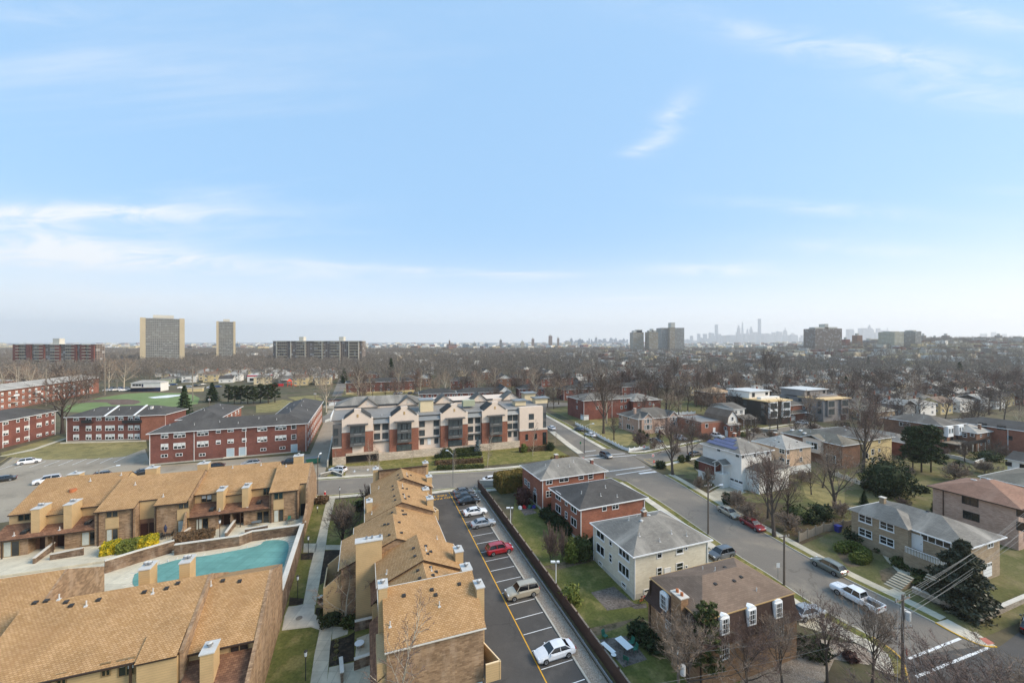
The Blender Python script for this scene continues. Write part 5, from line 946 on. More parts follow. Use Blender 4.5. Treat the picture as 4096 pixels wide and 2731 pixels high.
def steps(parent,x0,x1,y0,y1,z0,z1_,n,axis,m='concrete_pale',side='brick_buff'):
    mb=MB()
    for i in range(n):
        f0,f1=i/n,(i+1)/n; z=z0+(z1_-z0)*f1
        if axis=='x': mb.box(x0+(x1-x0)*f0,x0+(x1-x0)*f1,y0,y1,z0-1,z-.05,side); mb.box(x0+(x1-x0)*f0-(.04 if x1>x0 else -.04),x0+(x1-x0)*f1,y0,y1,z-.048,z,m)
        else: mb.box(x0,x1,y0+(y1-y0)*f0,y0+(y1-y0)*f1,z0-1,z-.05,side); mb.box(x0,x1,y0+(y1-y0)*f0-(.04 if y1>y0 else -.04),y0+(y1-y0)*f1,z-.048,z,m)
    return mb.build('steps',parent)
steps(h.o,h.x0-6.2,h.x0-2.65,h.y1-13.4,h.y1-11.9,.0,2.4,9,'x','concrete_drive')
x,y=G(*t4(985,830)); so_=empty('garden_steps','wide pale garden steps rising from the pavement to the tan brick house','steps',(x,y,T(y)),PANG); steps(so_,-1.6,2.2,-.9,1.0,-.1,1.1,7,'x','concrete_drive')
# pink brick house, brown roof
h=House('house','pink brick block with broad rust-brown hip roof at the right edge','house',r5(1170,995),r5(2290,1275),r5(2700,1100),6.5,.6,w=14.1,ang=PANG).walls('brick_pink').hip(2.3,'roof_rust','gutter_brown').spout('L',(.86,),'gutter_brown')
h.win('L',[r5(1685,1172),r5(1697,1345)],2.2,1.5,'d').win('L',[r5(2290,1310),r5(2290,1470)],1.3,1.5,'d').vents([(.0,.35),(.1,.1),(.2,.5)],'dome').vents([(.15,.3)]); h.grid('F',(.2,.5,.8),(1.7,4.6),1.6,1.4,'d')
# white solar house
h=House('house','tall white house with grey hip roof carrying blue-grey solar panels','house',r4(120,500),r4(700,683),r4(1215,605),8.6,.45).walls('stucco_white').hip(2.4,'roof_grey').spout('F',(.02,))
h.win('L',[r4(363,607),r4(650,695)],1.1,.9,'wm').win('L',[r4(245,870)],1.0,1.,'w').win('F',[r4(730,705),r4(915,680),r4(1110,650)],1.0,1.1,'wh').garage('L',.15,4.6,2.4)
sp=MB(); zz_=lambda x:h.he+2.4*(x+h.w/2)/(h.w/2)
for r_,(ya,yb) in enumerate(((-3.6,4.8),(-2.0,4.0),(-1.2,1.8))):
    x0=-h.w/2+1.0+r_*1.25; 
    sp.poly([(x0,yb,zz_(x0)+.12),(x0,ya,zz_(x0)+.12),(x0+1.15,ya,zz_(x0+1.15)+.12),(x0+1.15,yb,zz_(x0+1.15)+.12)],'solar'); sp.poly([(x0,ya,zz_(x0)+.05),(x0,yb,zz_(x0)+.05),(x0+1.15,yb,zz_(x0+1.15)+.05),(x0+1.15,ya,zz_(x0+1.15)+.05)],'frame_dark'); sp.poly([(x0,yb,zz_(x0)+.05),(x0,ya,zz_(x0)+.05),(x0,ya,zz_(x0)+.12),(x0,yb,zz_(x0)+.12)],'frame_dark')
sp.build('solar_panel',h.o)
ex=MB(); ex.box(h.x0+2,h.x1+1.5,h.y0-3.2,h.y0,-1,5.2,'stucco_white'); ex.build('wing',h.o); ex=MB(); hiproof(ex,h.x0+1.6,h.x1+1.9,h.y0-3.6,h.y0-.01,5.2,1.5,'roof_grey_dark','gutter_white'); ex.build('wing_roof',h.o)
ex=MB(); ex.box(h.x0-1.6,h.x0-.003,h.y1-5.5,h.y1,-.5,2.0,'stucco_white'); ex.box(h.x0-1.55,h.x0-.003,h.y1-5.4,h.y1-.1,2.0,4.6,'brick_red'); ex.build('porch_wall',h.o); ex=MB(); slab(ex,h.y1-5.8,h.y1+.3,h.x0-2.1,4.6,h.x0,5.4,'roof_grey_dark','y'if False else .14,'gutter_white',axis='y') ; ex.build('porch_roof',h.o)
ex=MB(); ex.box(h.x0-2.4,h.x0-.003,h.y1-8,h.y1-5.6,-1,3.2,'stucco_white'); ex.build('porch',h.o); ex=MB(); gableroof(ex,h.x0-2.7,h.x0,h.y1-8.3,h.y1-5.3,5.6,.9,'roof_grey_dark','x'); ex.build('porch_roof',h.o); ex=MB(); [ex.cyl((h.x0-2.3,y,3.2),(h.x0-2.3,y,5.5),.09,.09,'white_paint',8) for y in (h.y1-7.9,h.y1-5.7)]; ex.build('porch_posts',h.o)
h.chim(.1,.15,.6,1.0,'brick_orange').vents([(.25,-.4),(.55,-.5)]).vents([(.2,.0)],'dome')
h=House('house','peach brick house with pale grey hip roof behind the white solar house','house',r4(870,465),r4(1395,600),None,7.0,.45,w=10.5,ang=PANG).walls('brick_peach',found=(2.2,'stucco_white')).hip(2.3,'roof_light').spout('F',(.01,))
h.win('F',[r4(1420,632),r4(1420,792)],1.1,1.5,'wh').win('F',[r4(1620,597),r4(1620,752),r4(1550,912)],1.0,1.2,'wh').win('L',[r4(1330,618),r4(1330,775)],1.5,1.5,'wh').chim(-.1,.3,.7,1.0,'brick_brown').vents([(-.5,0),(-.25,-.05)],'dome').vents([(-.6,-.3),(.3,-.6)],'box')
h=House('house','long orange brick house with olive-grey roof, white dormer front and skylights','house',None,r5(210,530),r5(400,490),6.6,.5,d=17.5,ang=PANG).walls('brick_brown').hip(2.0,'roof_olive')
t,z=h.fpt('L',*r4(1820,500)); e=MB(); e.box(h.x0-.9,h.x0+1,t-2.6,t+2.6,2.9,h.he+.3,'stucco_pinkish'); e.build('bay',h.o); e=MB(); gableroof(e,h.x0-1.3,h.x0+3,t-3,t+3,h.he+.35,1.0,'roof_olive','x'); e.build('bay_roof',h.o); inst('window',win_mesh(3.2,1.9,'w3c'),h.o,(h.x0-.92,t,4.9),-pi/2)
h.win('L',[r4(2080,740)],2.6,2.2,'wm'); sk=MB(); sk.box(-.6,.6,-.35,.35,-.1,.15,'line_white'); skm=sk.mesh('skylight'); [inst('skylight',skm,h.o,(x*h.w/2,y*h.d/2,h.rz(x*h.w/2,y*h.d/2))) for x,y in ((-.5,.75),(-.35,.5),(-.55,.3))]; h.vents([(-.3,.2),(-.5,-.3)])
h=House('house','pale yellow brick house with dark grey hip roof behind the big bare tree','house',None,r5(480,468),r5(840,430),7.2,.5,d=15,ang=PANG).walls('stucco_yellow').hip(1.8,'roof_grey_dark').win('F',[r5(553,600),r5(558,700)],1.2,1.8,'wh').win('F',[r5(630,480),r5(630,580),r5(630,680)],.9,1.,'wh').win('L',[r5(470,640)],1.4,1.6,'w').vents([(-.4,0),(.2,-.3),(.1,.3)],'dome').vents([(-.6,.6),(-.2,-.5)])
h=House('house','brown brick house with long dark hip roof, twin white bay windows and a raised deck','house',r5(600,205),r5(1370,305),r5(1600,265),8.0,.5,ang=PANG).walls('brick_brown').hip(2.2,'roof_grey_dark')
h.win('L',[r5(925,283)],3.,1.3,'w').win('L',[r5(1180,318)],1.3,1.2,'d').vents([(-.3,.2),(-.4,-.2)])
for k in (.2,.68): x=h.x0+(h.x1-h.x0)*k; e=MB(); e.box(x-1.5,x+1.5,h.y0-1.1,h.y0,4.6,h.he-.1,'white_paint'); b=e.build('bay_window',h.o); [inst('window',win_mesh(.95,1.7,'wm'),b,(x+o,h.y0-1.12,6.5)) for o in (-.75,.75)]
e=MB(); e.box(h.x0,h.x1+2,h.y0-4.5,h.y0-.003,2.7,2.95,'wood_weathered'); e.build('deck',h.o); e=MB(); [e.box(x-.12,x+.12,h.y0-4.4,h.y0-4.16,-1,2.698,'coping') for x in (h.x0+.3,h.x0+3.5,h.x0+7,h.x0+10,h.x1+1.7)]; e.build('deck_posts',h.o); e=MB(); e.box(h.x0,h.x1+2,h.y0-4.55,h.y0-4.503,2.75,3.8,'black_metal'); e.build('deck_railing',h.o)
for i in (0,1,2): h.at('F',h.x0+2+3.5*i,4.0,'window',win_mesh(1.4,2.0,'d'))
h=House('house','long red brick house with charcoal roof and skylights cut by the right edge','house',r5(1565,215),(4230,1742),None,7.4,.5,w=13,ang=PANG).walls('brick_orange').hip(2.0,'roof_charcoal').win('L',[r5(1830,290),r5(2050,320)],2.0,1.5,'d').win('L',[r5(2145,437)],1.2,1.3,'d').spout('L',(.4,))
h=House('house','two-part pale-roofed house, white front half and brick rear half, left of the long red one','house',r5(1590,300),r5(1770,385),r5(1960,358),6.0,.4,ang=PANG).walls('brick_brown').hip(1.8,'roof_light').win('F',[r5(1810,405),r5(1895,390),r5(1812,495),r5(1898,482)],.9,1.4,'wh').win('L',[r5(1625,405),r5(1710,398)],1.,1.4,'wh').chim(.1,-.6,.6,1.4,'brick_brown')
h=House('house','low brick house with pale streaked roof behind the pine trees','house',r5(680,322),r5(930,500),None,4.5,.4,w=11,ang=PANG).walls('brick_red').hip(1.6,'roof_grey')
h=House('house','small white gabled house with dark roof trim at the right edge','house',r5(2030,685),r5(2245,650) if False else r5(2330,720),None,5.0,.4,w=9,ang=PANG).walls('siding_white').gable(1.6,'roof_charcoal','y').win('L',[r5(2133,738),r5(2300,768)],1.1,1.1,'d')
h=House('house','low wide building with flat-pitched olive-grey roof behind the rust-roofed block','house',r5(1750,888),r5(2600,1060),None,4.4,.4,w=18,ang=PANG).walls('brick_pink').hip(1.8,'roof_olive')
# pinkish double-gable house
h=House('house','pinkish stone house with grey-brown roof, two front gables and arched windows','house',r3(290,432),r3(700,540),r3(1510,472),5.8,.5,ang=PANG).walls('brick_pink').hip(2.9,'roof_grey_dark').spout('F',(.01,)).spout('L',(.8,))
for cx_,hw in ((870,2.9),(1340,2.9)):
    t,z=h.fpt('F',*r3(cx_,560)); e=MB(); e.extr([(t-hw,0),(t+hw,0),(t+hw,h.he),(t+1.6,h.he+.4),(t,h.he+2.0),(t-1.6,h.he+.4),(t-hw,h.he)],h.y0-.5,h.y0-.003,'brick_pink','y'); gb=e.build('gable_front',h.o)
    e=MB(); gableroof(e,t-2.1,t+2.1,h.y0-.9,h.y0+4.5,h.he+.45,1.75,'roof_grey_dark','y'); e.build('gable_roof',h.o)
    for dx_,ww,hh_,zc in ((0,1.15,2.2,h.he-.7),(-1.3,.6,1.6,h.he-1.0),(1.3,.6,1.6,h.he-1.0),(0,1.6,1.9,2.6),(-1.4,.6,1.7,2.6),(1.4,.6,1.7,2.6)): inst('window',win_mesh(ww,hh_,'wm1'),h.o,(t+dx_,h.y0-.52,zc))
h.win('L',[r3(372,493),r3(372,628)],1.3,1.2,'w').win('L',[r3(527,520),r3(607,695)],1.0,1.5,'w').win('L',[r3(527,672)],2.3,1.9,'w').chim(-.75,-.2,.8,2.0,'brick_pink').chim(.45,.5,.6,1.8,'brick_buff',pots=1).vents([(-.6,.3),(-.2,.2),(.1,.4)]); h.garage('F',.5,4.4,2.3); steps(h.o,h.x0+9,h.x0+12,h.y0-4,h.y0-.6,0,1.4,6,'y',side='brick_red')
h=House('house','flat-roofed red brick house next to the pinkish stone house','house',r3(1510,480),r3(1868,620),r3(2180,545),5.2,.1,ang=PANG).walls('brick_orange').flat('membrane',.5,'brick_brown').win('F',[r3(1968,655)],1.3,1.5,'w').win('L',[r3(1612,580),r3(1730,628),r3(1722,725)],1.3,1.3,'w').door('F',*r3(2105,740),z=1.2).vents([(-.2,.1)],'box')
# gambrel house
h=House('house','brick house with white gambrel gable and brown roof','house',r4(320,205),r4(515,232),r4(708,212),4.4,.3,d=12,ang=PANG).walls('brick_orange'); h.rise=0;h.kind='flat'
gp_=[(-h.w/2+.4,h.he),(h.w/2-.4,h.he),(h.w/2-1.0,h.he+2.6),(0,h.he+4.9),(-h.w/2+1.0,h.he+2.6)]; e=MB(); e.extr(gp_,h.y0+.9,h.y1,'stucco_white','y'); e.build('gambrel_wall',h.o)
e=MB()
for (a,b) in ((1,2),(2,3),(3,4),(4,0)):
    P0_,P1_=gp_[a],gp_[b]; n_=Vector((P1_[1]-P0_[1],-(P1_[0]-P0_[0]))).normalized()*.14; e.loft([[(P0_[0],y,P0_[1]),(P1_[0],y,P1_[1]),(P1_[0]+n_.x,y,P1_[1]+n_.y),(P0_[0]+n_.x,y,P0_[1]+n_.y)] for y in (h.y0+.6,h.y1+.3)],'roof_brown')
e.build('roof',h.o); e=MB(); slab(e,h.x0-.3,h.x1+.3,h.y0-.4,h.he-.05,h.y0+.95,h.he+.5,'roof_light',.12,'gutter_white'); e.build('porch_roof',h.o)
inst('window',win_mesh(1.1,1.4,'wh'),h.o,(0,h.y0+.88,h.he+2.0)); h.grid('F',(.25,.78),(2.9,),1.2,1.6,'wh').grid('L',(.12,.5),(3.0,),1.3,1.3,'wh').door('L',*r4(480,390),m='door_white',z=.1)
h=House('house','white two-storey house with grey roof, shutters and a porch, behind the gambrel house','house',None,r6(215,612),r6(415,598),7.2,.4,d=13,ang=PANG).walls('siding_white').gable(1.7,'roof_grey_dark','x').grid('F',(.2,.7),(5.8,),1.6,1.4,'wh').grid('F',(.75,),(2.2,),1.8,1.2,'wh')
e=MB(); slab(e,h.x0+1.5,h.x1+3,h.y0-3.4,3.4,h.y0,4.6,'roof_grey_dark',.14,'gutter_white'); e.build('porch_roof',h.o); e=MB(); [e.cyl((x,h.y0-3.1,0),(x,h.y0-3.1,3.3),.12,.12,'white_paint',8) for x in (h.x0+2,h.x0+6,h.x1+2.5)]; e.build('porch_posts',h.o); e=MB(); e.box(h.x0,h.x1,h.y0-.1,h.y0-.003,-.5,3.3,'brick_brown'); e.build('brick_front',h.o)
# modern houses under construction
def modern(lb,Lp,Cp,Rp,ze,wm,fm,pent,pm,dd):
    h=House('house',lb,'house',Lp,Cp,Rp,ze,.0,ang=PANG,d=dd).walls(wm); h.x0,h.x1,h.y0,h.y1=-h.w/2,h.w/2,-h.d/2,h.d/2; h.rise=0;h.kind='flat'
    e=MB(); e.box(-h.w/2-.5,h.w/2+.5,-h.d/2-.9,h.d/2-dd*.45,h.he,h.he+.42,'osb'); e.build('roof_deck',h.o)
    for k in (.24,.78): x=h.x0+(h.x1-h.x0)*k; e=MB(); e.box(x-2.3,x+2.3,h.y0-.8,h.y0-.003,h.he-6.9,h.he-.05,fm); b=e.build('bay',h.o); [inst('window',win_mesh(3.7,2.5,'dm3x'),b,(x,h.y0-.83,z)) for z in (h.he-1.75,h.he-5.2)]
    h.garage('F',.78,3.4,2.3,'door_dark'); h.grid('L',(.08,.5,.8),(h.he-1.8,h.he-5.0),1.6,2.2,'dm'); 
    e=MB(); e.box(h.x0+.5,h.x1-1.2,h.y0+dd*.42,h.y1-.5,h.he+.423,h.he+3.2,pm); e.build('penthouse',h.o); e=MB(); e.box(h.x0,h.x1-.8,h.y0+dd*.38,h.y1,h.he+3.203,h.he+3.45,'membrane_pale'); e.build('penthouse_roof',h.o)
    inst('window',win_mesh(1.6,1.8,'d'),h.o,(h.x0+3,h.y0+dd*.42-.02,h.he+1.8)); inst('window',win_mesh(1.6,1.2,'d'),h.o,(h.x1-3,h.y0+dd*.42-.02,h.he+2.0)); e=MB(); e.box(h.x0+2,h.x1-.8,h.y0+dd*.2,h.y0+dd*.3,h.he+.423,h.he+1.3,pm); e.build('roof_parapet',h.o); return h
modern('unfinished modern house wrapped in black with white-framed window bays and bare plywood roof','L',r6(725,500),r6(1055,468),9.7,'black_wrap','white_paint',1,'stucco_white',20) if False else modern('unfinished modern house wrapped in black with white-framed window bays and bare plywood roof',None,r6(725,500),r6(1055,468),9.7,'black_wrap','white_paint',1,'stucco_white',20)
modern('unfinished modern house in grey wrap with bare plywood roof, right of the black one',None,r6(1622,470),r6(1945,433),9.5,'grey_wrap','grey_wrap',1,'grey_wrap',20)
h=House('house','brick house with dark roof and white garage door between the two unfinished houses','house',None,r6(1040,560),r6(1360,520),6.8,.4,d=13,ang=PANG).walls('brick_orange').hip(1.8,'roof_grey_dark').grid('F',(.12,.75),(5.4,),1.7,1.3,'wh').grid('F',(.25,.85),(2.6,),1.6,1.3,'wh').garage('F',.3,2.4,2.1)
e=MB(); slab(e,h.x0-.4,h.x1+.4,h.y0-1.6,3.4,h.y0,4.5,'roof_grey_dark',.14,'gutter_white'); e.build('porch_roof',h.o)
# big red brick hip house at the street bend, and its neighbour
h=House('house','large dark red brick house with grey hip roof across the far junction','house',s3(495,860),s3(640,902),s3(1092,882),8.7,.5,ang=PANG).walls('brick_red').hip(2.4,'roof_grey_dark').spout('F',(.0,.6)).win('L',[s3(582,905),s3(582,960)],1.3,1.4,'wh').win('F',[s3(983,902),s3(1015,898),s3(983,960),s3(1018,955)],1.1,1.5,'wh').win('F',[s3(765,965)],1.4,1.4,'wh').garage('F',.05,2.5,2.2).garage('L',.1,2.6,2.2).vents([(.3,-.3),(.0,-.2)],'dome')
h=House('house','dark red brick house with grey hip roof right of the large one','house',None,s3(1085,905),s3(1300,880),7.6,.5,d=16,ang=PANG).walls('brick_red').hip(2.4,'roof_grey').grid('F',(.2,.6),(5.8,2.4),1.2,1.5,'wh')
h=House('house','dark brick house with tan hip roof behind the bare trees','house',None,s3(1800,835),s3(2025,830),7.6,.5,d=14,ang=PANG).walls('brick_brown').hip(2.4,'roof_tan').grid('F',(.3,.7),(5.8,),1.5,1.4,'wh')
# ---------------------------------------------------------------- four-storey gabled apartment building
BB=125.
x,y=W(25,134); GB=empty('apartment_building','four-storey cream and red brick apartment building with grey bay windows and gables','apartment building',(x,y,0),PANG); GO=(-25,-134,0)
def gput(n_,mb,parent=None): return mb.build(n_,parent or GB,GO if parent is None else (0,0,0))
def ga(f,x,y=1000,b=BB): return onb(*f(x,y),b)[0]
def gz(f,x,y,b=BB): return onb(*f(x,y),b)[1]
ZR=12.8; zb1=gz(g1,320,875); zst=gz(g1,900,1262)
aL=ga(g1,140); aR=ga(g2,1990)
m_=MB(); m_.box(aL+.02,aR,BB+1.5,BB+16,-.5,ZR-.3,'stucco_pinkish'); gput('wall',m_)
m_=MB(); g0,g1a=ga(g1,383),ga(g1,990)
m_.box(aL,g0,BB-.15,BB+1.49,-1,zst,'stone_cream'); m_.box(g1a,ga(g2,1560),BB-.15,BB+1.49,-1,zst,'stone_cream'); m_.box(g0+.003,g1a-.003,BB-.15,BB+1.49,3.0,zst,'stone_cream'); gput('stone_base',m_)
m_=MB(); m_.box(g0,g1a,BB+1.38,BB+1.495,-.2,3.0,'black_metal'); gput('garage_shade_panel',m_)  # black panel paints the shade inside the garage mouth
bays=[(g1,310,887,465,742,545,670),(g1,1190,1727,1330,1590,1403,1522),(g2,103,605,243,498,302,412),(g2,868,1337,1003,1228,1048,1155)]
for k,(f,xa,xb,wa,wb,ta,tb_) in enumerate(bays):
    a0,a1=ga(f,xa),ga(f,xb); m_=MB(); m_.box(a0,a1,BB,BB+1.48,zst+.003,zb1,'brick_orange'); gput('brick_bay',m_)
    c=(a0+a1)/2; hw=(a1-a0)/2; pk=(ga(f,tb_)-ga(f,ta))/2+.02; m_=MB(); m_.extr([(a0,zb1+.003),(a1,zb1+.003),(a1,ZR),(a1-.6,ZR),(c+pk,ZR+2.0),(c+pk,ZR+2.7),(c-pk,ZR+2.7),(c-pk,ZR+2.0),(a0+.6,ZR),(a0,ZR)],BB-.02,BB+1.47,'stucco_pinkish','y'); gput('gable_front',m_)
    m_=MB(); m_.box(a0-.05,a1+.05,BB-.1,BB-.023,zb1-.05,zb1+.25,'coping'); gput('cornice',m_)
    r_=MB()
    for s_ in (-1,1):
        xo,xi=c+s_*(hw-.5),c+s_*pk; P=[(xo,BB-.2,ZR+.02),(xi,BB-.2,ZR+2.05),(xi,BB+6,ZR+2.05),(xo,BB+6,ZR+.02)]; Q_=[(a,b,z+.15) for a,b,z in P]; 
        r_.loft([P,Q_],'roof_dark')
    gput('gable_roof',r_)
    w0,w1=ga(f,wa),ga(f,wb); zt=gz(f,wa,715 if f is g1 else 545) if k<1 else None; zt=11.0; zbm=gz(g1,470,1165) if k==0 else gz(g1,1340,1090); zbm=4.95
    m_=MB(); m_.box(w0,w1,BB-.9,BB-.003,zbm,zt,'panel_grey'); bw=gput('bay_window',m_)
    m_=MB(); m_.box(w0-.8,w1+.8,BB-1.3,BB-.003,zt+.003,zt+.3,'panel_grey'); gput('canopy',m_)
    for zc in (9.7,6.9):
        for a,wd in ((w0+.28*(w1-w0)-.35,1.3),((w0+w1)/2,1.9),(w1-.28*(w1-w0)+.35,1.3)): inst('window',win_mesh(wd,1.75,'dmx'),bw,(a,BB-.93,zc))
        m_=MB(); m_.box((w0+w1)/2-1,(w0+w1)/2+1,BB-.95,BB-.903,zc-1.45,zc-1.05,'metal_roof'); m_.build('air_conditioner',bw)
    if k: inst('window',win_mesh(4.4,1.9,'dm3'),GB,((w0+w1)/2+GO[0],BB-.02+GO[1],zst+1.05))
    else: m_=MB(); m_.box(w0+.6,w1-.4,BB-.03,BB-.003,zst+.003,4.9,'stucco_pinkish'); gput('panel',m_)
    m_=MB(); m_.box(c-.25,c+.25,BB-.08,BB-.023,ZR+.3,ZR+1.2,'trim_tan'); gput('gable_vent',m_)
recs=[(g1,890,1188),(g1,1730,2200),(g2,607,866),(g2,1340,1558)]
for k,(f,xa,xb) in enumerate(recs):
    a0,a1=ga(f,xa),ga(f,xb); 
    if k==1: a1=ga(g2,101)
    m_=MB(); m_.box(a0,a1,BB+1.05,BB+1.497,zst,ZR-.3,'stucco_pinkish'); gput('recess_wall',m_)
    m_=MB(); slab(m_,a0,a1,BB+.15,10.95,BB+1.3,ZR,'metal_roof',.12,'panel_grey'); gput('metal_awning',m_); m_=MB(); m_.box(a0,a1,BB+.5,BB+1.04,5.35,5.6,'panel_grey'); gput('canopy',m_)
    n=2; ts=(a0+1.1,a1-1.1)
    for t in ts:
        for z in (9.7,7.0): inst('window',win_mesh(1.7,1.8,'dmx'),GB,(t+GO[0],BB+1.03+GO[1],z)); m_=MB(); m_.box(t-.8,t+.8,BB+.95,BB+1.047,z-1.5,z-1.1,'coping'); gput('air_conditioner',m_)
        if k: inst('window',win_mesh(1.2 if k!=2 else 1.9,1.7,'dmx'),GB,(t+GO[0],BB+1.03+GO[1],4.3))
    if k==1: c=(a0+a1)/2; m_=MB(); m_.box(c-.5,c+.5,BB+.98,BB+1.047,3.3,5.2,'door_white'); gput('door',m_)
a0,a1=ga(g2,1560),aR; m_=MB(); m_.box(a0,a1+1.6,BB-.1,BB+1.45,-1,5.6,'brick_orange'); gput('brick_bay',m_); m_=MB(); m_.box(a0,a1,BB-.05,BB+1.46,5.603,ZR+.4,'stucco_pinkish'); gput('corner_block',m_); m_=MB(); m_.box(a0-.05,a1+1.7,BB-.2,BB+1.4,5.3,5.75,'coping'); gput('cornice',m_)
m_=MB(); m_.box(a1+.003,a1+1.4,BB+.4,BB+6,5.76,ZR,'panel_grey'); gput('bay_window',m_)
for z in (9.9,7.0): inst('window',win_mesh(1.8,1.9,'dmx'),GB,((a0+a1)/2+GO[0],BB-.07+GO[1],z)); inst('window',win_mesh(1.1,1.9,'dm'),GB,(a1+.7+GO[0],BB+.37+GO[1],z))
for t in (.3,.68): inst('window',win_mesh(.9,2.0,'dl'),GB,(a0+(a1-a0)*t+GO[0],BB-.12+GO[1],3.2))
m_=MB(); m_.box(a1-.1,a1+1.3,BB-.16,BB-.103,0.2,4.4,'glass_dark'); gput('entrance_door',m_)
m_=MB(); m_.box(aL,ga(g1,308),BB+.1,BB+1.49,5.0,11.3,'panel_grey'); cb=gput('bay_window',m_); [inst('window',win_mesh(1.1,1.9,'dmx'),cb,(aL+.9,BB+.07,z)) for z in (9.3,6.6)]; m_=MB(); m_.box(aL-.1,ga(g1,308),BB-.1,BB+1.49,zst+.003,4.7,'brick_orange'); m_.box(aL-.15,ga(g1,308),BB-.15,BB+1.49,4.703,4.99,'coping'); gput('brick_bay',m_)
r_=MB(); slab(r_,aL-.4,aR,BB+.6,ZR-.25,BB+12,ZR+.9,'membrane',.2,'panel_grey'); gput('roof',r_); m_=MB(); m_.box(aL-.6,aL-.403,BB+.6,BB+12,ZR-.4,ZR+1.0,'gutter_white'); gput('parapet',m_)
r_=MB(); hiproof(r_,aL-.3,ga(g2,-40),BB+12.2,BB+24,ZR+1.9,2.2,'roof_grey','panel_grey'); gput('upper_roof',r_); m_=MB(); m_.box(aL,aR-4,BB+12.1,BB+23.5,4,ZR+1.88,'stucco_pinkish'); gput('upper_wall',m_); m_=MB(); m_.box(aL-.4,aR-14,BB+11.9,BB+12.08,ZR+1.5,ZR+2.0,'frame_dark'); gput('fascia',m_)
for f,xa,xb,yy,xp,yp in ((g1,572,1003,450,775,305),(g1,1318,1738,400,1520,262),(g2,-18,368,370,175,215),(g2,655,985,325,810,195),(g2,1232,1580,300,1400,155)):
    b=BB+11.5; a0,a1=ga(f,xa,b=b),ga(f,xb,b=b); z0=ZR+1.35; zp=z0+2.6; c=(a0+a1)/2
    m_=MB(); m_.extr([(a0+.4,z0),(a1-.4,z0),(c,zp)],b,b+.3,'stucco_pinkish','y'); gput('upper_gable',m_); r_=MB()
    for s_ in (a0,a1): P=[(s_,b-.5,z0),(c,b-.5,zp+.1),(c,b+5,zp+.1),(s_,b+5,z0)]; r_.loft([P,[(p,q_,z+.14) for p,q_,z in P]],'roof_grey_dark')
    gput('upper_gable_roof',r_); m_=MB(); m_.cyl((c,b-.05,z0+1),(c,b-.003,z0+1),.35,.35,'coping',12); gput('gable_vent',m_)
m_=MB(); a0,a1=ga(g1,1742,b=BB+6),ga(g1,1980,b=BB+6); m_.box(a0,a1,BB+4,BB+8,ZR,ZR+3.6,'stucco_cream'); m_.box(a0-.3,a1+.3,BB+3.7,BB+8.3,ZR+3.603,ZR+3.9,'metal_roof'); gput('stair_tower',m_)
m_=MB(); a0=ga(g2,520,b=BB+5); m_.box(a0,a0+4,BB+5,BB+7,ZR+.9,ZR+2.8,'siding_green'); gput('roof_plant',m_)
for xa,xb,bb,zz1 in ((1455,1700,4,2.2),(1630,1870,12,3.5),(1830,2100,6,2.4)): a0,a1=ga(g2,xa,b=BB+bb),ga(g2,xb,b=BB+bb); m_=MB(); m_.box(a0+.5,a1-.5,BB+bb,BB+bb+3,ZR+.3,ZR+zz1-.4,'stucco_cream'); m_.box(a0,a1,BB+bb-.5,BB+bb+3.5,ZR+zz1-.397,ZR+zz1,'metal_roof'); gput('roof_hut',m_)
for a,b in ((0,3),(5,2.5),(12,5),(16,4),(24,3),(33,6),(36,5),(44,4),(48,6)): vent(GB,a+GO[0],BB+b+GO[1],ZR+.1)
sheet('garage_apron',[[G(*g1(385,1500)),G(*g1(990,1470)),G(1560,1905),G(1380,1915)]],.03,'asphalt_old'); sheet('cream_lot_edge',[pa((-9,112.5),(59,108),(59,125),(-9,125))],.016,'grass_verge')
for f,(a,b) in ((g2,(0,0)),): pass
for i,(lb,p,q_,hh_,mt) in enumerate((('long clipped hedge nearest the street before the cream building',g2(40,1550),g2(900,1530),.9,'leaf_hedge'),('second clipped hedge behind the street hedge',g2(0,1470),g2(880,1420),1.1,'leaf_brown'),('bright green low hedge in the middle terrace',g2(0,1420),g2(850,1370),.8,'leaf_olive'),('dark clipped hedge on the upper terrace',g2(0,1350),g2(860,1290),1.0,'leaf_dark'),('clipped hedge along the brick end of the cream building',g2(1560,1230),g2(2130,1190),1.3,'leaf_brown'),('dark green hedge block against the stone base, left of the blue spruce',g2(370,1260),g2(720,1230),1.7,'leaf_hedge'))):
    hedge(lb,G(*p),G(*q_),1.4,hh_,mt,group='clipped hedges before the cream building',seed=i,dens=24,size=.22)
tw_=MB(); L_=[G(*g2(0,1395)),G(*g2(880,1340))]; wallband(tw_,L_,.3,.5,'stone_grey'); tw_.build('terrace_wall',label='low grey stone terrace wall among the clipped hedges',cat='wall')
w_=MB(); wallband(w_,[G(1310,1868),G(1330,1760)],.3,1.6,'concrete_kerb'); w_.build('ramp_wall',label='pale retaining wall beside the driveway left of the cream building',cat='wall')
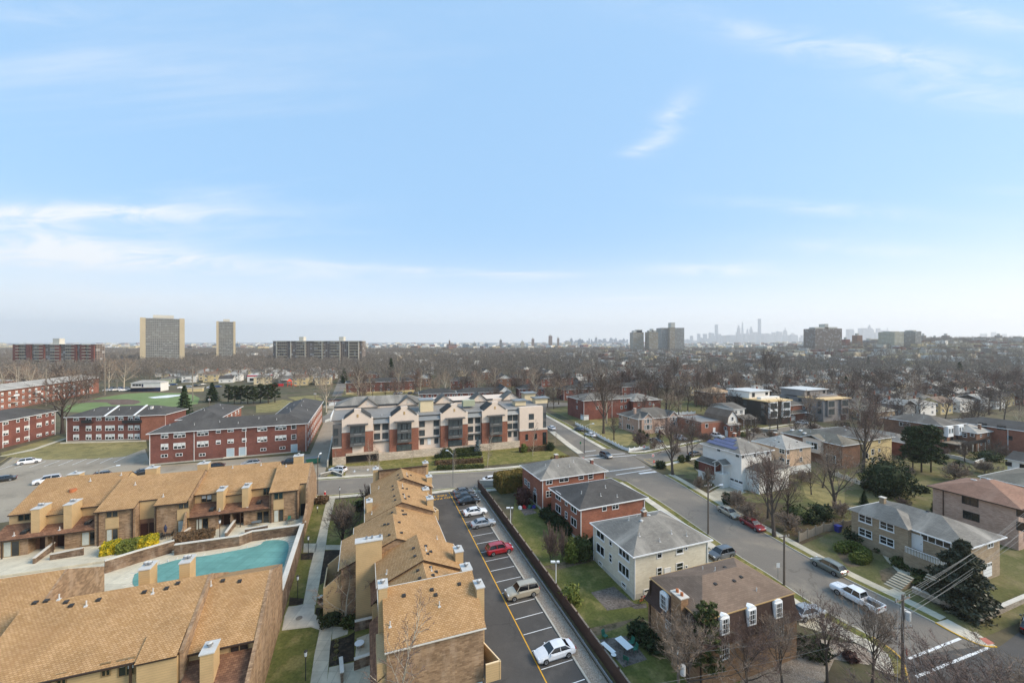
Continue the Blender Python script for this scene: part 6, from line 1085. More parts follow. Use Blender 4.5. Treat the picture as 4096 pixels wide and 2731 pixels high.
# ---------------------------------------------------------------- red brick blocks at left
def block(lb,L_,Cn,Rt,ze,wins,wall='brick_red_dark',roof='roof_charcoal',rise=2.6,d=None,w=None,ang=None,gr='red brick apartment blocks at left',ov=.6,rz=()):
    h=House('apartment_block',lb,'apartment block',L_,Cn,Rt,ze,ov,d=d,w=w,ang=ang,group=gr).walls(wall,found=(.4,'concrete_kerb')).hip(rise,roof); return h
h=block('long three-storey red brick block facing the car park, white downpipes and a pale blue door',s1(1310,1200),s2(465,1103),None,9.0,0,d=13,w=None,ang=PANG) if False else None
c=Vector(G(*s2(465,1103),9)); l=Vector(G(*s1(1310,1200),9)); an=math.atan2(c.y-l.y,c.x-l.x)
def hfront(name,label,cat,Lp,Rp,ze,d,ov=.5,group=None,base=None):
    """building given by the two ends of its front eave"""
    a=Vector(G(*Lp,ze)); b=Vector(G(*Rp,ze)); an=math.atan2(b.y-a.y,b.x-a.x); return House(name,label,cat,None,Lp,Rp,ze,ov,d=d,group=group,ang=an,base=base)
BG='red brick apartment blocks at left'
h=hfront('apartment_block','long three-storey red brick block facing the car park, with pale blue doors at its foot','apartment block',s1(1310,1200),s2(465,1103),9.0,13,.6,BG).walls('brick_red_dark',found=(.35,'concrete_kerb')).hip(2.5,'roof_charcoal').spout('F',(.0,.43-.17,.585,1.0))
rw=[(1475,1213),(1610,1207),(1817,1190),(1957,1175),(2067,1165),(2189,1158)]; rw2=[(1475,1313),(1608,1304),(1817,1288),(1957,1272),(2067,1263),(2189,1253)]
for k,p in enumerate(rw): h.win('F',[s1(*p)],(1.7,2.8,2.8,1.2,1.6,1.2)[k],1.6 if k<3 else 1.1,'whb' )
for k,p in enumerate(rw2): h.win('F',[s1(*p)],(1.7,2.8,2.8,1.2,1.6,1.2)[k],1.7 if k<3 else 1.2,'whb')
h.win('F',[s2(56,1150),s2(56,1246)],2.6,1.6,'whba').win('F',[s2(222,1140),s2(222,1233)],3.1,1.6,'whb').win('F',[s2(338,1133),s2(338,1225)],1.4,1.6,'wh').win('F',[s1(1473,1394),s1(1606,1384),s1(1813,1384),s2(66,1337),s2(237,1323)],1.6,.9,'w')
h.door('F',*s1(2065,1385),w_=1.8,h_=2.4,m='door_blue',z=.5).door('F',*s1(2175,1378),w_=1.8,h_=2.4,m='door_blue',z=.5).door('F',*s2(342,1340),w_=1.7,h_=2.5,m='door_blue',z=0).vents([(-.8,-.4),(-.5,-.5),(-.2,-.4),(.05,-.6),(.3,-.3),(.55,-.5),(.2,.2)])
mm=MB(); t0,_=h.fpt('F',*s1(2005,1420)); t1_,_=h.fpt('F',*s1(2205,1410)); mm.box(t0,t1_,h.y0-1.6,h.y0-.003,.35,.5,'concrete_pale'); mm.build('loading_step',h.o)
# wings behind
fr=h; P2=Vector(G(*s2(605,905),9.0)); P1=fr.ctr+fr.ux*fr.w/2-fr.uy*fr.d/2
h2=House('apartment_block','brick wing with charcoal roof running back beside the driveway, right of the long block','apartment block',None,s2(465,1103),s2(605,905),9.0,.5,d=13,group=BG).walls('brick_orange').hip(2.5,'roof_charcoal').grid('F',[i/12 for i in range(1,12,1)],(1.6,4.5,7.5),1.3,1.6,'whb').vents([(-.6,0),(-.3,.2),(0,-.2),(.2,.3),(.4,-.1),(.6,.1),(.1,.6),(-.2,-.6)])
h2=House('apartment_block','brick wing with charcoal roof running back from the middle of the long block','apartment block',None,s1(1985,1052),s1(2178,950),9.0,.5,d=13,group=BG).walls('brick_orange').hip(2.5,'roof_charcoal').grid('F',[.15,.3,.5,.7,.85],(4.5,7.4),1.3,1.5,'whb').vents([(-.6,0),(-.2,.4),(.3,-.2),(0,-.5)])
h=House('apartment_block','three-storey dark brick block behind the yellowed lawn, with white roof ribs and fire balconies','apartment block',None,s1(572,1050),s1(1487,1025),8.7,.5,d=13,group=BG,ang=None).walls('brick_red_dark',found=(.3,'concrete_kerb')).hip(2.6,'roof_charcoal').spout('F',(.0,1.0))
for y_,hh_ in ((1062,1.6),(1150,1.8),(1228,1.9)):
    for x_,w__ in ((683,1.7),(795,1.7),(885,1.6),(986,2.9),(1083,1.6),(1171,1.6),(1229,1.6),(1316,1.6),(1430,1.6)): h.win('F',[s1(x_,y_-(x_-600)*.012)],w__,hh_,'whb')
for x_ in (797,1160,1245): t,z=h.fpt('F',*s1(x_,1088)); e=MB(); e.box(t-1.6,t+1.6,h.y0-1.1,h.y0-.003,z-.3,z-.15,'black_metal'); e.box(t-1.6,t+1.6,h.y0-1.12,h.y0-1.08,z-.147,z+.75,'black_metal'); e.build('fire_balcony',h.o)
e=MB()
for x_ in (-.22,.36): xx=x_*h.w/2; slab(e,xx-.3,xx+.3,-h.d/2-.1,h.he+.1,0,h.he+2.85,'gutter_white',.25,'gutter_white')
e.build('roof_rib',h.o); h.vents([(-.6,-.4),(-.35,-.3),(-.1,-.4),(.1,-.3),(.5,-.4),(.7,-.2)]); h.chim(.55,-.35,.7,.7,'stucco_white',pots=0)
hx=h; h2=House('apartment_block','end return of the dark brick block, orange brick under a charcoal roof','apartment block',None,s1(1487,1025),s1(1655,970),8.7,.4,d=8,group=BG).walls('brick_orange').hip(1.6,'roof_charcoal').grid('F',(.3,.6,.85),(1.6,4.5,7.3),1.,1.4,'wh')
h=House('apartment_block','red brick block cut by the left edge, with charcoal roof and pale downpipes','apartment block',None,s1(-160,1120),s1(517,990),8.9,.5,d=14,group=BG).walls('brick_red').hip(2.6,'roof_charcoal').spout('F',(.25,.6,1.0))
for y0_ in (1095,1190,1275):
    for x_,w__ in ((48,2.0),(160,1.2),(241,2.0),(350,2.0),(420,1.0),(473,1.0)):
        h.win('F',[s1(x_,y0_-(x_-48)*(.19 if y0_<1150 else .24 if y0_<1250 else .22))],w__,1.6 if y0_<1250 else 1.1,'whb')
h=House('apartment_block','far long brick block with pale roof and green doors behind the ballfield trees','apartment block',None,s1(-300,850),s1(905,690),10.5,.8,d=14,group=BG).walls('brick_orange').hip(2.4,'roof_light').grid('F',[i/22+.02 for i in range(1,21)],(2.0,5.2,8.3),1.5,1.7,'whb')
for k in range(6): e=MB(); t=h.x0+(h.x1-h.x0)*(.12+.15*k); e.box(t-1.8,t+1.8,h.y0-1.4,h.y0-.003,3.3,3.45,'coping'); e.box(t-1.8,t+1.8,h.y0-1.4,h.y0-.003,6.5,6.65,'coping'); e.box(t-1.8,t+1.8,h.y0-1.42,h.y0-1.38,6.653,7.5,'frame_white'); e.build('balcony',h.o)
for p,q_,lb in ((s1(0,720),s1(190,712),'pale flat roof block behind the far long brick block'),): hfront('apartment_block',lb,'apartment block',s1(-60,735),s1(170,715),9.,18,.3,BG).walls('brick_orange').hip(1.5,'roof_light')
# grounds at left
sheet('car_park',[[G(0,1865),G(60,1822),G(120,1840),G(580,1795),G(600,1850),G(620,1862),G(1240,1815),G(1290,1700),G(1313,1640),G(1350,1640),G(1335,1700),G(1322,1800),G(1300,1890),G(1262,1925),G(1180,1935),G(1180,1984),G(700,1990),G(0,2090),G(-900,2200),G(-600,1950)]],.014,'asphalt_old')
sheet('lawn_dry',[g3(s1,(20,1380),(300,1300),(600,1270),(1310,1262),(1320,1325),(1120,1400),(900,1420),(430,1430),(0,1400))],.02,'grass_dry'); sheet('lawn_dry',[g3(s1,(0,1370),(515,1215),(600,1225),(560,1262),(300,1310),(20,1378))],.018,'grass_dry')
sheet('garden_path',[[*g3(s1,(0,1398),(300,1330),(520,1255),(590,1235),(590,1245),(540,1262),(310,1345),(0,1392+10))],g3(s1,(540,1275),(1310,1255),(1310,1266),(540,1285))],.026,'concrete_walk')
sheet('car_park_lines',[stripe(s1,a,b,.14) for a,b in (((0,1515),(180,1458)),((265,1497),(410,1443)),((395,1488),(535,1437)),((522,1482),(655,1430)),((648,1475),(775,1423)),((773,1468),(895,1415)),((897,1460),(1010,1411)),((1018,1454),(1123,1404)),((130,1505),(235,1466)))],.022,'line_white')
sheet('car_park_lines',[stripe(s1,a,b,.14) for a,b in (((0,1455),(80,1402)),((68,1457),(145,1402)),((130,1455),(205,1405)),((1285,1465),(1320,1440)),((1285,1465),(1480,1487)),((1480,1487),(2100,1440)))],.023,'line_gold')
sheet('road_far_left',[[G(1290,1665),G(1345,1640),G(2100,1610),G(2290,1612),G(2290,1622),G(2060,1632),G(1345,1672),G(1290,1690)]],.016,'asphalt_street'); sheet('pavement',[[G(1300,1680),G(1345,1662),G(1345,1671),G(1300,1690)]],.03,'concrete_pale')
# ballfield
fld=g3(s1,(600,945),(860,880),(1120,840),(1300,828),(1600,832),(1740,850),(1790,880),(1770,930),(1600,950),(1300,985),(900,1010),(560,1000)); sheet('sports_turf',[fld],.03,'turf_sport')
sheet('infield',[g3(s1,(700,905),(900,888),(1150,888),(1240,900),(1265,915),(1200,935),(1000,940),(960,918),(850,915),(700,925))],.05,'clay'); sheet('warning_track',[g3(s1,(640,900),(1120,828),(1300,815),(1640,820),(1800,850),(1760,855),(1600,835),(1300,829),(1120,842),(860,882),(640,930))],.026,'earth')
sheet('tarp',[g3(s1,(1325,872),(1500,852),(1620,848),(1610,858),(1500,875),(1380,880))],.07,'line_white',label='white and red tarpaulin strip lying on the sports turf',kind=None,cat='tarpaulin')
h=hfront('clubhouse','white clubhouse with pale hip roof and dark lower floor behind the sports turf','clubhouse',s1(1165,742),s1(1440,738),6.2,9,.3).walls('siding_white').hip(1.5,'roof_light').grid('F',(.1,.2,.3),(4.6,),1.6,1.3,'d'); e=MB(); e.box(h.x0-.05,h.x1+.05,h.y0-.1,h.y0-.003,-.5,2.7,'navy'); e.box(h.x0-1.5,h.x1-3,h.y0-2,h.y0-.103,2.703,2.85,'wood_weathered'); e.build('lower_front',h.o); h.at('F',-2,3.2,'door',WC.setdefault('dw',MB().box(-.5,.5,-.05,.03,0,2.1,'navy').mesh('door')))
h=hfront('shed','long low beige dugout shed at the edge of the sports turf','shed',s1(1675,790),s1(1815,785),2.6,4,.2).walls('stucco_yellow').hip(.3,'roof_tan')
# garden apartments beyond
GG='low brick garden apartments among the bare trees'
def gard(lb,Lp,Rp,ze=6.6,d=11,roof='roof_dark',wall='brick_red_dark',n=7,rise=2.2):
    h=hfront('garden_apartment',lb,'garden apartments',Lp,Rp,ze,d,.4,GG).walls(wall); h.hip(rise,roof) ; h.grid('F',[(i+.5)/n for i in range(n)],(1.9,4.8),1.3,1.4,'wh').spout('F',(.0,.5,1.)); return h
h=gard('long red brick garden apartment on a cream base left of the tall dark spruce',s2(800,742),s2(1425,722),7.6,12,n=9); e=MB(); ring(e,h.x0,h.x1,h.y0,h.y1,-.5,1.2,.04,'stucco_yellow'); e.build('foundation',h.o)
gard('dark-roofed brick garden apartment right behind the left gables of the cream building',s2(1455,842),s2(1800,832),6.2,12); gard('brick garden apartment with white porches behind the middle gables',s2(1800,832),s2(2230,822),6.2,12,n=6)
gard('brick garden apartment with white downpipes behind the corner of the cream building',s3(60,795),s3(300,790),6.2,12,n=5); gard('brick garden apartment left of the far street bend',s3(462,803),s3(735,793),6.4,12,n=4); gard('long dark-roofed brick garden apartment farther up the same street',s3(265,705),s3(590,690),6.4,12,n=8)
gard('brick garden apartment with white gutter behind the grey-roofed brick house',s3(985,780),s3(1215,768),6.4,12,n=4); gard('dark low garden apartment behind the bare street trees',s3(740,775),s3(975,740),6.4,12,n=4); gard('dark-roofed row behind the others near the conifer',s3(885,700),s3(1140,735),6.4,14,n=4)
gard('garden apartment with long dark roof right of the tall dark spruce',s2(1740,722),s2(1990,718),6.4,12,n=5); gard('small dark-roofed garden apartment left of the tall dark spruce',s2(920,668),s2(1110,660),6.4,12,n=4); gard('brick garden apartment far right of the spruce row',s3(-60,690),s3(120,700),6.4,12,n=4)
def gab(lb,Lp,Rp,ze=6.4):
    h=hfront('garden_apartment',lb,'garden apartments',Lp,Rp,ze,18,.3,GG).walls('brick_brown').gable(3.,'roof_dark','y'); e=MB(); e.poly([(h.x0,h.y0-.02,h.he),(h.x1,h.y0-.02,h.he),(0,h.y0-.02,h.he+2.8)],'siding_white'); e.poly([(0,h.y0-.01,h.he+2.8),(h.x1,h.y0-.01,h.he),(h.x0,h.y0-.01,h.he)],'siding_white'); e.build('gable_panel',h.o); h.grid('F',(.25,.75),(1.9,4.7),1.3,1.3,'wh')
for a,b,lb in ((s2(1325,672),s2(1455,670),'white gable end just right of the tall dark spruce'),(s2(1440,704),s2(1565,702),'white gable end second to the right of the tall dark spruce'),(s2(2165,706),s2(2290,704),'white gable end behind the pale sycamore'),(s2(2175,825),s2(2294,822),'pale gable end behind the last gable of the cream building'),(s3(235,640),s3(330,638),'white gable end with dark roof left of the long garden apartment'),(s3(290,660),s3(395,655),'second white gable end with dark roof left of the long garden apartment'),(s3(80,625),s3(185,620),'white gable end farthest left of that pair'),(s2(2020,650),s2(2110,648),'white gable end in the trees behind the garden apartments')): gab(lb,a,b)
h=hfront('garage_row','long row of white garage doors between brick piers under a black roof','garages',s2(645,898),s2(1450,865),3.0,7,.2).walls('brick_red_dark').flat('roof_dark',.0,'roof_dark',.3); n=16
for i in range(n): h.garage('F',(i+.5)/n,2.7,2.3)
sheet('garage_yard',[g3(s2,(600,960),(740,990),(1500,930),(1500,905),(620,935))],.02,'asphalt_old'); sheet('lawn_dry',[g3(s2,(760,860),(790,780),(1420,815),(1440,850))],.02,'grass_dry'); sheet('street_left',[g3(s2,(680,862),(765,862),(800,780),(790,700),(745,700))],.022,'asphalt_street')
sheet('lawn_dry',[g3(s2,(0,940),(240,890),(330,905),(330,930),(180,1000),(0,1010)),g3(s2,(280,870),(560,850),(600,900),(350,900))],.02,'grass_dry')
# gas station canopy and playground
h=hfront('petrol_station','petrol station with red and white canopy behind the bare trees','petrol station',s1(2215,672),s2(120,668),6.,9,.0).walls('stucco_white'); h.flat('membrane_pale',0); e=MB(); e.box(h.x0-.1,h.x1+.1,h.y0-.1,h.y1+.1,h.he-1.2,h.he-.2,'plastic_red'); e.build('canopy_band',h.o); h.grid('F',(.2,.5,.8),(2.,),3,2.4,'d')
x,y=G(*s2(300,775)); o=empty('playground_frame','bright orange-red playground frame with tower and slide','playground',(x,y,T(y,x)),.4); e=MB(); [e.cyl((a,b,0),(a,b,4.2),.12,.12,'orange',6) for a in (-1.2,1.2) for b in (-1.2,1.2)]; e.box(-1.3,1.3,-1.3,1.3,1.8,2.1,'orange'); e.build('tower',o); e=MB(); e.loft([[(-1.8,-1.8,4.2),(1.8,-1.8,4.2),(1.8,1.8,4.2),(-1.8,1.8,4.2)],[(-.1,-.1,6),(.1,-.1,6),(.1,.1,6),(-.1,.1,6)]],'orange'); e.build('tower_roof',o); e=MB(); e.loft([[(1.2,-.5,2),(1.2,.5,2),(1.2,.5,2.2),(1.2,-.5,2.2)],[(5,-.5,.2),(5,.5,.2),(5,.5,.4),(5,-.5,.4)]],'orange'); e.build('slide',o); e=MB(); e.box(-12,-4,-.8,.8,.8,2.4,'plastic_red'); [e.box(a-.2,a+.2,-.5,.5,0,.799,'plastic_red') for a in (-11,-8,-5)]; e.build('climbing_train',o)
# ---------------------------------------------------------------- towers
M_plain('conc_tan',A_('B7A88C'),.85,.06,.1); M_plain('conc_pale',A_('C4BEB0'),.85,.06,.1); M_plain('slab_white',A_('CFCDC4'),.8,.05,.1)
def facade_mat(name,c1,c2,bw,bh,ms,mc,dark=.5):
    m,n,b=newmat(name); t=n.new('ShaderNodeTexCoord'); br=n.new('ShaderNodeTexBrick'); n.link(t.outputs['UV'],br.inputs['Vector']); br.offset=0
    n.val(c1,br.inputs['Color1']); n.val(c2,br.inputs['Color2']); n.val(mc,br.inputs['Mortar']); br.inputs['Scale'].default_value=1; br.inputs['Brick Width'].default_value=bw; br.inputs['Row Height'].default_value=bh; br.inputs['Mortar Size'].default_value=ms; br.inputs['Bias'].default_value=-.2
    wn_=n.new('ShaderNodeTexWhiteNoise'); mp=n.mapping(t.outputs['UV'],(0,0,0),(0,0,0),(1/bw,1/bh,1)); fl=n.new('ShaderNodeVectorMath'); fl.operation='FLOOR'; n.link(mp,fl.inputs[0]); n.link(fl.outputs[0],wn_.inputs[0])
    n.val(n.mix(n.ss(wn_.outputs['Value'],.78,.95,0,.5),br.outputs['Color'],A_('B8B8B4')),b.inputs['Base Color']); b.inputs['Roughness'].default_value=.5; return m
facade_mat('fac_glass',A_('54575A'),A_('6E716F'),2.4,2.75,.35,A_('9C978A')); facade_mat('fac_vert',A_('4C4640'),A_('5F574E'),3.2,3.,.55,A_('B5A48A')); facade_mat('fac_grey',A_('55585A'),A_('6A6B6A'),2.6,2.9,.5,A_('9A958B')); facade_mat('fac_brown',A_('4A4340'),A_('6A5E57'),2.8,2.9,.45,A_('857568')); facade_mat('fac_beige',A_('6B6A63'),A_('7B796F'),3.,3.,.7,A_('BDB49A'))
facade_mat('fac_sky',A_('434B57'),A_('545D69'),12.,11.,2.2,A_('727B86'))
def tower(lb,u0,u1,vt,D,mat,depth=20,kind='plain',floors=25,endm='conc_tan',group=None,cat='tower block',base=None,rz=0,name='tower_block',pent=((.45,.6,4),)):
    if kind=='slab27':
        X=((u0+u1)/2-CX)/F*D; r_=math.hypot(X,D); wd=2*r_*math.tan((math.atan((u1-CX)/F)-math.atan((u0-CX)/F))/2); rz=math.atan2(-X,D)
    else:
        if u1<CX: u1=CX+(u1-CX)*(D+depth)/D
        elif u0>CX: u0=CX+(u0-CX)*(D+depth)/D
        X=((u0+u1)/2-CX)/F*D; wd=(u1-u0)/F*D
    z0=T(D,X) if base is None else base; h_=H-(vt-CY)*D/F-z0
    o=empty(name,lb,cat,(X,D+(0 if kind=='slab27' else depth/2),z0),rz,group); m_=MB(); w2=wd/2
    if kind=='slab27':
        e=.12*wd; m_.box(-w2,-w2+e,-depth/2,depth/2,-2,h_,endm); m_.build('end_wall',o); m_=MB(); m_.box(w2-e,w2,-depth/2,depth/2,-2,h_,endm); m_.build('end_wall',o); m_=MB(); m_.box(-w2+e+.01,w2-e-.01,-depth/2+1.6,depth/2,-2,h_-.6,'fac_glass'); m_.build('wall',o)
        m_=MB(); m_.box(-w2+e+.01,w2-e-.01,-depth/2+.2,-depth/2+1.59,0,.25,'slab_white'); m_.box(-w2+e+.01,w2-e-.01,-depth/2+.18,-depth/2+.3,.253,.9,'siding_grey'); me_=m_.mesh('balcony')
        for i in range(floors): inst('balcony',me_,o,(0,0,h_/floors*i+1))
    elif kind=='slab9':
        m_.box(-w2,w2,-depth/2+1.2,depth/2,-2,h_-.2,mat); m_.build('wall',o); m_=MB(); m_.box(-w2-.5,w2+.5,-depth/2-.5,depth/2+.5,h_-.5,h_,'slab_white'); m_.build('roof',o)
        fl=(h_+2)/9; m_=MB(); m_.box(-wd/18,wd/18,-depth/2-.3,-depth/2+1.19,0,.3,'conc_pale'); m_.box(-wd/18,wd/18,-depth/2-.32,-depth/2-.2,.303,1.0,'conc_tan'); me_=m_.mesh('balcony')
        for c in (-.40,-.18,.02,.2,.4):
            for i in range(9): inst('balcony',me_,o,(c*wd,0,fl*i+.5))
        m_=MB(); [m_.box(c*w2-e_,c*w2+e_,-depth/2-.2,-depth/2+1.19,0,h_-.51,'brick_red' if u0<500 else 'conc_pale') for e_ in ((3.2 if u0<500 else .4),) for c in (-.92,-.6,-.28,.1,.5,.7,.92)]; m_.build('fins',o)
    else: m_.box(-w2,w2,-depth/2,depth/2,-4,h_,mat,top='membrane'); m_.build('wall',o)
    for a,b,hh in pent:
        m_=MB(); m_.box(-w2+wd*a,-w2+wd*b,-depth/4,depth/4,h_+.003,h_+hh,'conc_pale' if kind!='sky' else mat); m_.build('penthouse',o)
    return o
tower('tall broad apartment tower with tan end walls and white balcony bands, left',563,740,1273,620,'fac_glass',18,'slab27',27,rz=.03,pent=((.28,.75,4.5),))
tower('slim tall apartment tower with tan sides, right of the broad one',866,942,1286,720,'fac_glass',26,'slab27',27,pent=((.35,.7,4),))
tower('long nine-storey red brick slab with white balconies at far left',42,424,1376,500,'fac_brown',12,'slab9',rz=-.03,pent=((.46,.54,7),))
tower('long grey-brown balcony slab right of the two tall towers',1092,1462,1363,600,'fac_brown',16,'slab9',rz=.02,pent=((.28,.33,6),(.73,.78,6)))
tower('beige striped tower at the left of the central high-rise cluster',2519,2575,1329,1300,'fac_vert',40,pent=((.1,.95,6),(.4,.95,9))); tower('second beige striped tower of the central high-rise cluster',2580,2633,1327,1280,'fac_vert',40,pent=((.1,.9,5),(.4,.6,10)))
tower('widest grey high-rise of the central cluster',2625,2737,1311,1340,'fac_grey',50,pent=((.48,.66,18),)); tower('pale middle bay of the grey high-rise cluster',2672,2700,1309,1325,'fac_vert',14,pent=())
tower('dark brown high-rise slab with stepped roof, right of the skyline',3214,3368,1314,1000,'fac_brown',40,pent=((.1,.95,4),(.48,.61,12))); tower('beige hotel-like block with three dark window strips',3513,3615,1327,900,'fac_beige',40,pent=((.05,.98,1.5),)); tower('pale green-grey side block joined to the beige block',3616,3661,1325,905,'fac_grey',40,pent=((.1,.6,3),))
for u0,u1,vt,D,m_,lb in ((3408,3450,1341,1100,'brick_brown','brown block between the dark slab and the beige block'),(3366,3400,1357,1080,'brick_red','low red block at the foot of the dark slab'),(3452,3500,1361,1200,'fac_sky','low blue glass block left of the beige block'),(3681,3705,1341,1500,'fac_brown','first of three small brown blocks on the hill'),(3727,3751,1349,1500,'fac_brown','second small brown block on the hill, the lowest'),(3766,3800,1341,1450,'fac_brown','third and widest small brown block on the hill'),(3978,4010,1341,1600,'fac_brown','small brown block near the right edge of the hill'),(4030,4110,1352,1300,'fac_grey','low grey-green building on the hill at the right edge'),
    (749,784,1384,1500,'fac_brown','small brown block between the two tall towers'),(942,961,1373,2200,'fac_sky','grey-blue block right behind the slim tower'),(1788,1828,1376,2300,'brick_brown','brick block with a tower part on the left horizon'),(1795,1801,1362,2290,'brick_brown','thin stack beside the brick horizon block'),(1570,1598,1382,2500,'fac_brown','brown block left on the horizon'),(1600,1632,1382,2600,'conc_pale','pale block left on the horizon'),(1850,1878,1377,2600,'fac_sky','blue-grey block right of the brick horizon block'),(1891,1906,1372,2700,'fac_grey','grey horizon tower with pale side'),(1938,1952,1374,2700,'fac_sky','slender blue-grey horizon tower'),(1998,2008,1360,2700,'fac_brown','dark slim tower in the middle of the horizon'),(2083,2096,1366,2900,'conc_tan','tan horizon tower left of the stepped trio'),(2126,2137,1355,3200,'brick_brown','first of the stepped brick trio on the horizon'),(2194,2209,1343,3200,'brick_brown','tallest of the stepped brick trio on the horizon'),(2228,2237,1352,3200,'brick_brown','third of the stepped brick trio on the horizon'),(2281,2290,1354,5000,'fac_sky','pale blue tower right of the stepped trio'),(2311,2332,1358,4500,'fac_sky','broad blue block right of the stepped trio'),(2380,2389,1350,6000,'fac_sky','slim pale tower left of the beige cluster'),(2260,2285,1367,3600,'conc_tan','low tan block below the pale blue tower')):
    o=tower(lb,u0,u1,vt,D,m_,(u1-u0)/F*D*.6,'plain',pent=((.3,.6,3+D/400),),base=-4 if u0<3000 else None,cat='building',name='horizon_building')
# Manhattan-like skyline, each tower its own object; (left, right, top, crown) in a strip 2.613x from 2400,1240
SKB=[]
SK_=[(944,968,268,0),(1020,1044,247,0),(1044,1058,286,0),(1083,1113,249,0),(1118,1140,295,0),(1143,1184,234,1),(1205,1228,150,0),(1185,1203,268,0),(1230,1260,250,0),(1262,1292,268,0),(1293,1322,265,0),(1336,1400,261,0),(1402,1420,280,0),(1423,1440,230,0),(1434,1463,160,2),(1463,1480,250,0),(1481,1497,126,3),(1500,1520,246,0),(1532,1550,197,3),(1556,1565,250,0),(1565,1593,175,2),(1594,1642,231,0),(1655,1677,92,0),(1644,1656,262,0),(1680,1698,265,0),(1698,1752,245,0),(1760,1795,250,0),(1798,1826,232,0),(1828,1848,262,0),(1850,1890,222,1),(1892,1915,255,0),(1920,1948,180,4),(1950,1975,262,0),(1982,2045,240,5),(2046,2064,277,0),(2085,2100,287,0),(2104,2127,265,0),(890,935,300,5),(970,1010,318,0),(1058,1080,290,0)]
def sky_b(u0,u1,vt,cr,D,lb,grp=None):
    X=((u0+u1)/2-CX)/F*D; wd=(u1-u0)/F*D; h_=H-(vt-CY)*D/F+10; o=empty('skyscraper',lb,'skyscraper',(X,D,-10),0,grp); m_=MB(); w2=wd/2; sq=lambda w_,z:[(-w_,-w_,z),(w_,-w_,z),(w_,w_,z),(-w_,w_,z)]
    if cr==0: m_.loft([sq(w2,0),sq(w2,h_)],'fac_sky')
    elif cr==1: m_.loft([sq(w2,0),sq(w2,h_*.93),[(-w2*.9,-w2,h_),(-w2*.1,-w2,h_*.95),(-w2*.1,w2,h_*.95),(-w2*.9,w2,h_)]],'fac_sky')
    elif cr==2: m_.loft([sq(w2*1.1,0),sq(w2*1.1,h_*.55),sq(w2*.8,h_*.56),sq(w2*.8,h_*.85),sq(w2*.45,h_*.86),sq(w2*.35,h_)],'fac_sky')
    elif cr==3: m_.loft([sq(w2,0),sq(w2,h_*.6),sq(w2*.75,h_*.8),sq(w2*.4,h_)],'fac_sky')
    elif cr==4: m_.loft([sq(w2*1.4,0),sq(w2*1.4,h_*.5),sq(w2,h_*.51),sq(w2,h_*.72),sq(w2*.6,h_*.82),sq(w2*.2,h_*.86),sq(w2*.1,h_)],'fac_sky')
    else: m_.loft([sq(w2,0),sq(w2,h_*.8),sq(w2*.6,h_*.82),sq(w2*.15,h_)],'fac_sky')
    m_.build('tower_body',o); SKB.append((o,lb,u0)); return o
SL={6:'slim square-topped supertall tower left in the hazy city skyline',14:'stepped supertall tower beside the thin needle',16:'needle-thin supertall tower in the hazy city skyline',18:'small pointed spire-like tower right of the needle',20:'tapering tower between the needle and the tallest tower',22:'tallest hazy tower of the city skyline, flat-topped',31:'stepped tower with tall spire in the hazy skyline',33:'hazy tower with pyramid roof at the right of the skyline',0:'isolated hazy tower at the left end of the city skyline',1:'second hazy tower from the left end of the city skyline',3:'third hazy tower from the left, flat and broad',5:'notched-top hazy tower left of the slim square supertall',29:'slant-topped hazy tower left of the spired tower',21:'broad hazy block just left of the tallest tower'}
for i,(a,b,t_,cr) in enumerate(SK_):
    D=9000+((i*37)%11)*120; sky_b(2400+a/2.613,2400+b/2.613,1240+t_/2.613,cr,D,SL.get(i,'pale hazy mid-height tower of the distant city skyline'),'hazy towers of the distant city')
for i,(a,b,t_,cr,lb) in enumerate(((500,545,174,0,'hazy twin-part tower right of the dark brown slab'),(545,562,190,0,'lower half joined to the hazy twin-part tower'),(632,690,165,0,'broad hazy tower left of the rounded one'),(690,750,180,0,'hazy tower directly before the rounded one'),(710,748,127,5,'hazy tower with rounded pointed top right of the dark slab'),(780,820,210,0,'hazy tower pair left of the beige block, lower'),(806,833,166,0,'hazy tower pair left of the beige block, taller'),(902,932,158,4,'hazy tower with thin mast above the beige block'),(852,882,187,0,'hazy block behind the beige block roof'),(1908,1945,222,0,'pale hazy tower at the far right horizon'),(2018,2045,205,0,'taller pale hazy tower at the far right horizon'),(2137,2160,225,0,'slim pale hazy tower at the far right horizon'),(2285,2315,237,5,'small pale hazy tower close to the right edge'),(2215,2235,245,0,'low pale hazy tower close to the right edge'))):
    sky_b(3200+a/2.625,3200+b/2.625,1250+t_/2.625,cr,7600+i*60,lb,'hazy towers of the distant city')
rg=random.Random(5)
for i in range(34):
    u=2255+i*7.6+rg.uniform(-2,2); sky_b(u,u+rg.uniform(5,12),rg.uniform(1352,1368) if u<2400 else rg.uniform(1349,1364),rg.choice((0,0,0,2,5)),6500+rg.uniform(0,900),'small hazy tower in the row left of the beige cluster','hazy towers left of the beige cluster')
# ---------------------------------------------------------------- far town and far wood as masses
mb=MB(); rg=random.Random(9)
for i in range(3200):
    Y=rg.uniform(1250,6500) if i>1300 else rg.uniform(560,1300); X=rg.uniform(-1.35 if i>700 else .12,1.35)*Y; s_=rg.uniform(.6,1.8)*(1+Y/5000)*(1 if i>1300 else .6); w_,d_,h_=8*s_,7*s_,5*s_*rg.choice((.7,1,1,1.6)); z=T(Y,X); m_=rg.choice(('stucco_white','membrane_pale','conc_tan','brick_brown','roof_grey','stucco_yellow','brick_red','conc_pale'))
    mb.box(X-w_,X+w_,Y-d_,Y+d_,z-1,z+h_,m_,top=rg.choice(('roof_grey','membrane_pale','roof_dark','roof_grey_dark')),rot=rg.uniform(0,1.5))
mb.build('distant_town',kind='stuff',label='mass of tiny pale and brown buildings on the plain towards the horizon')
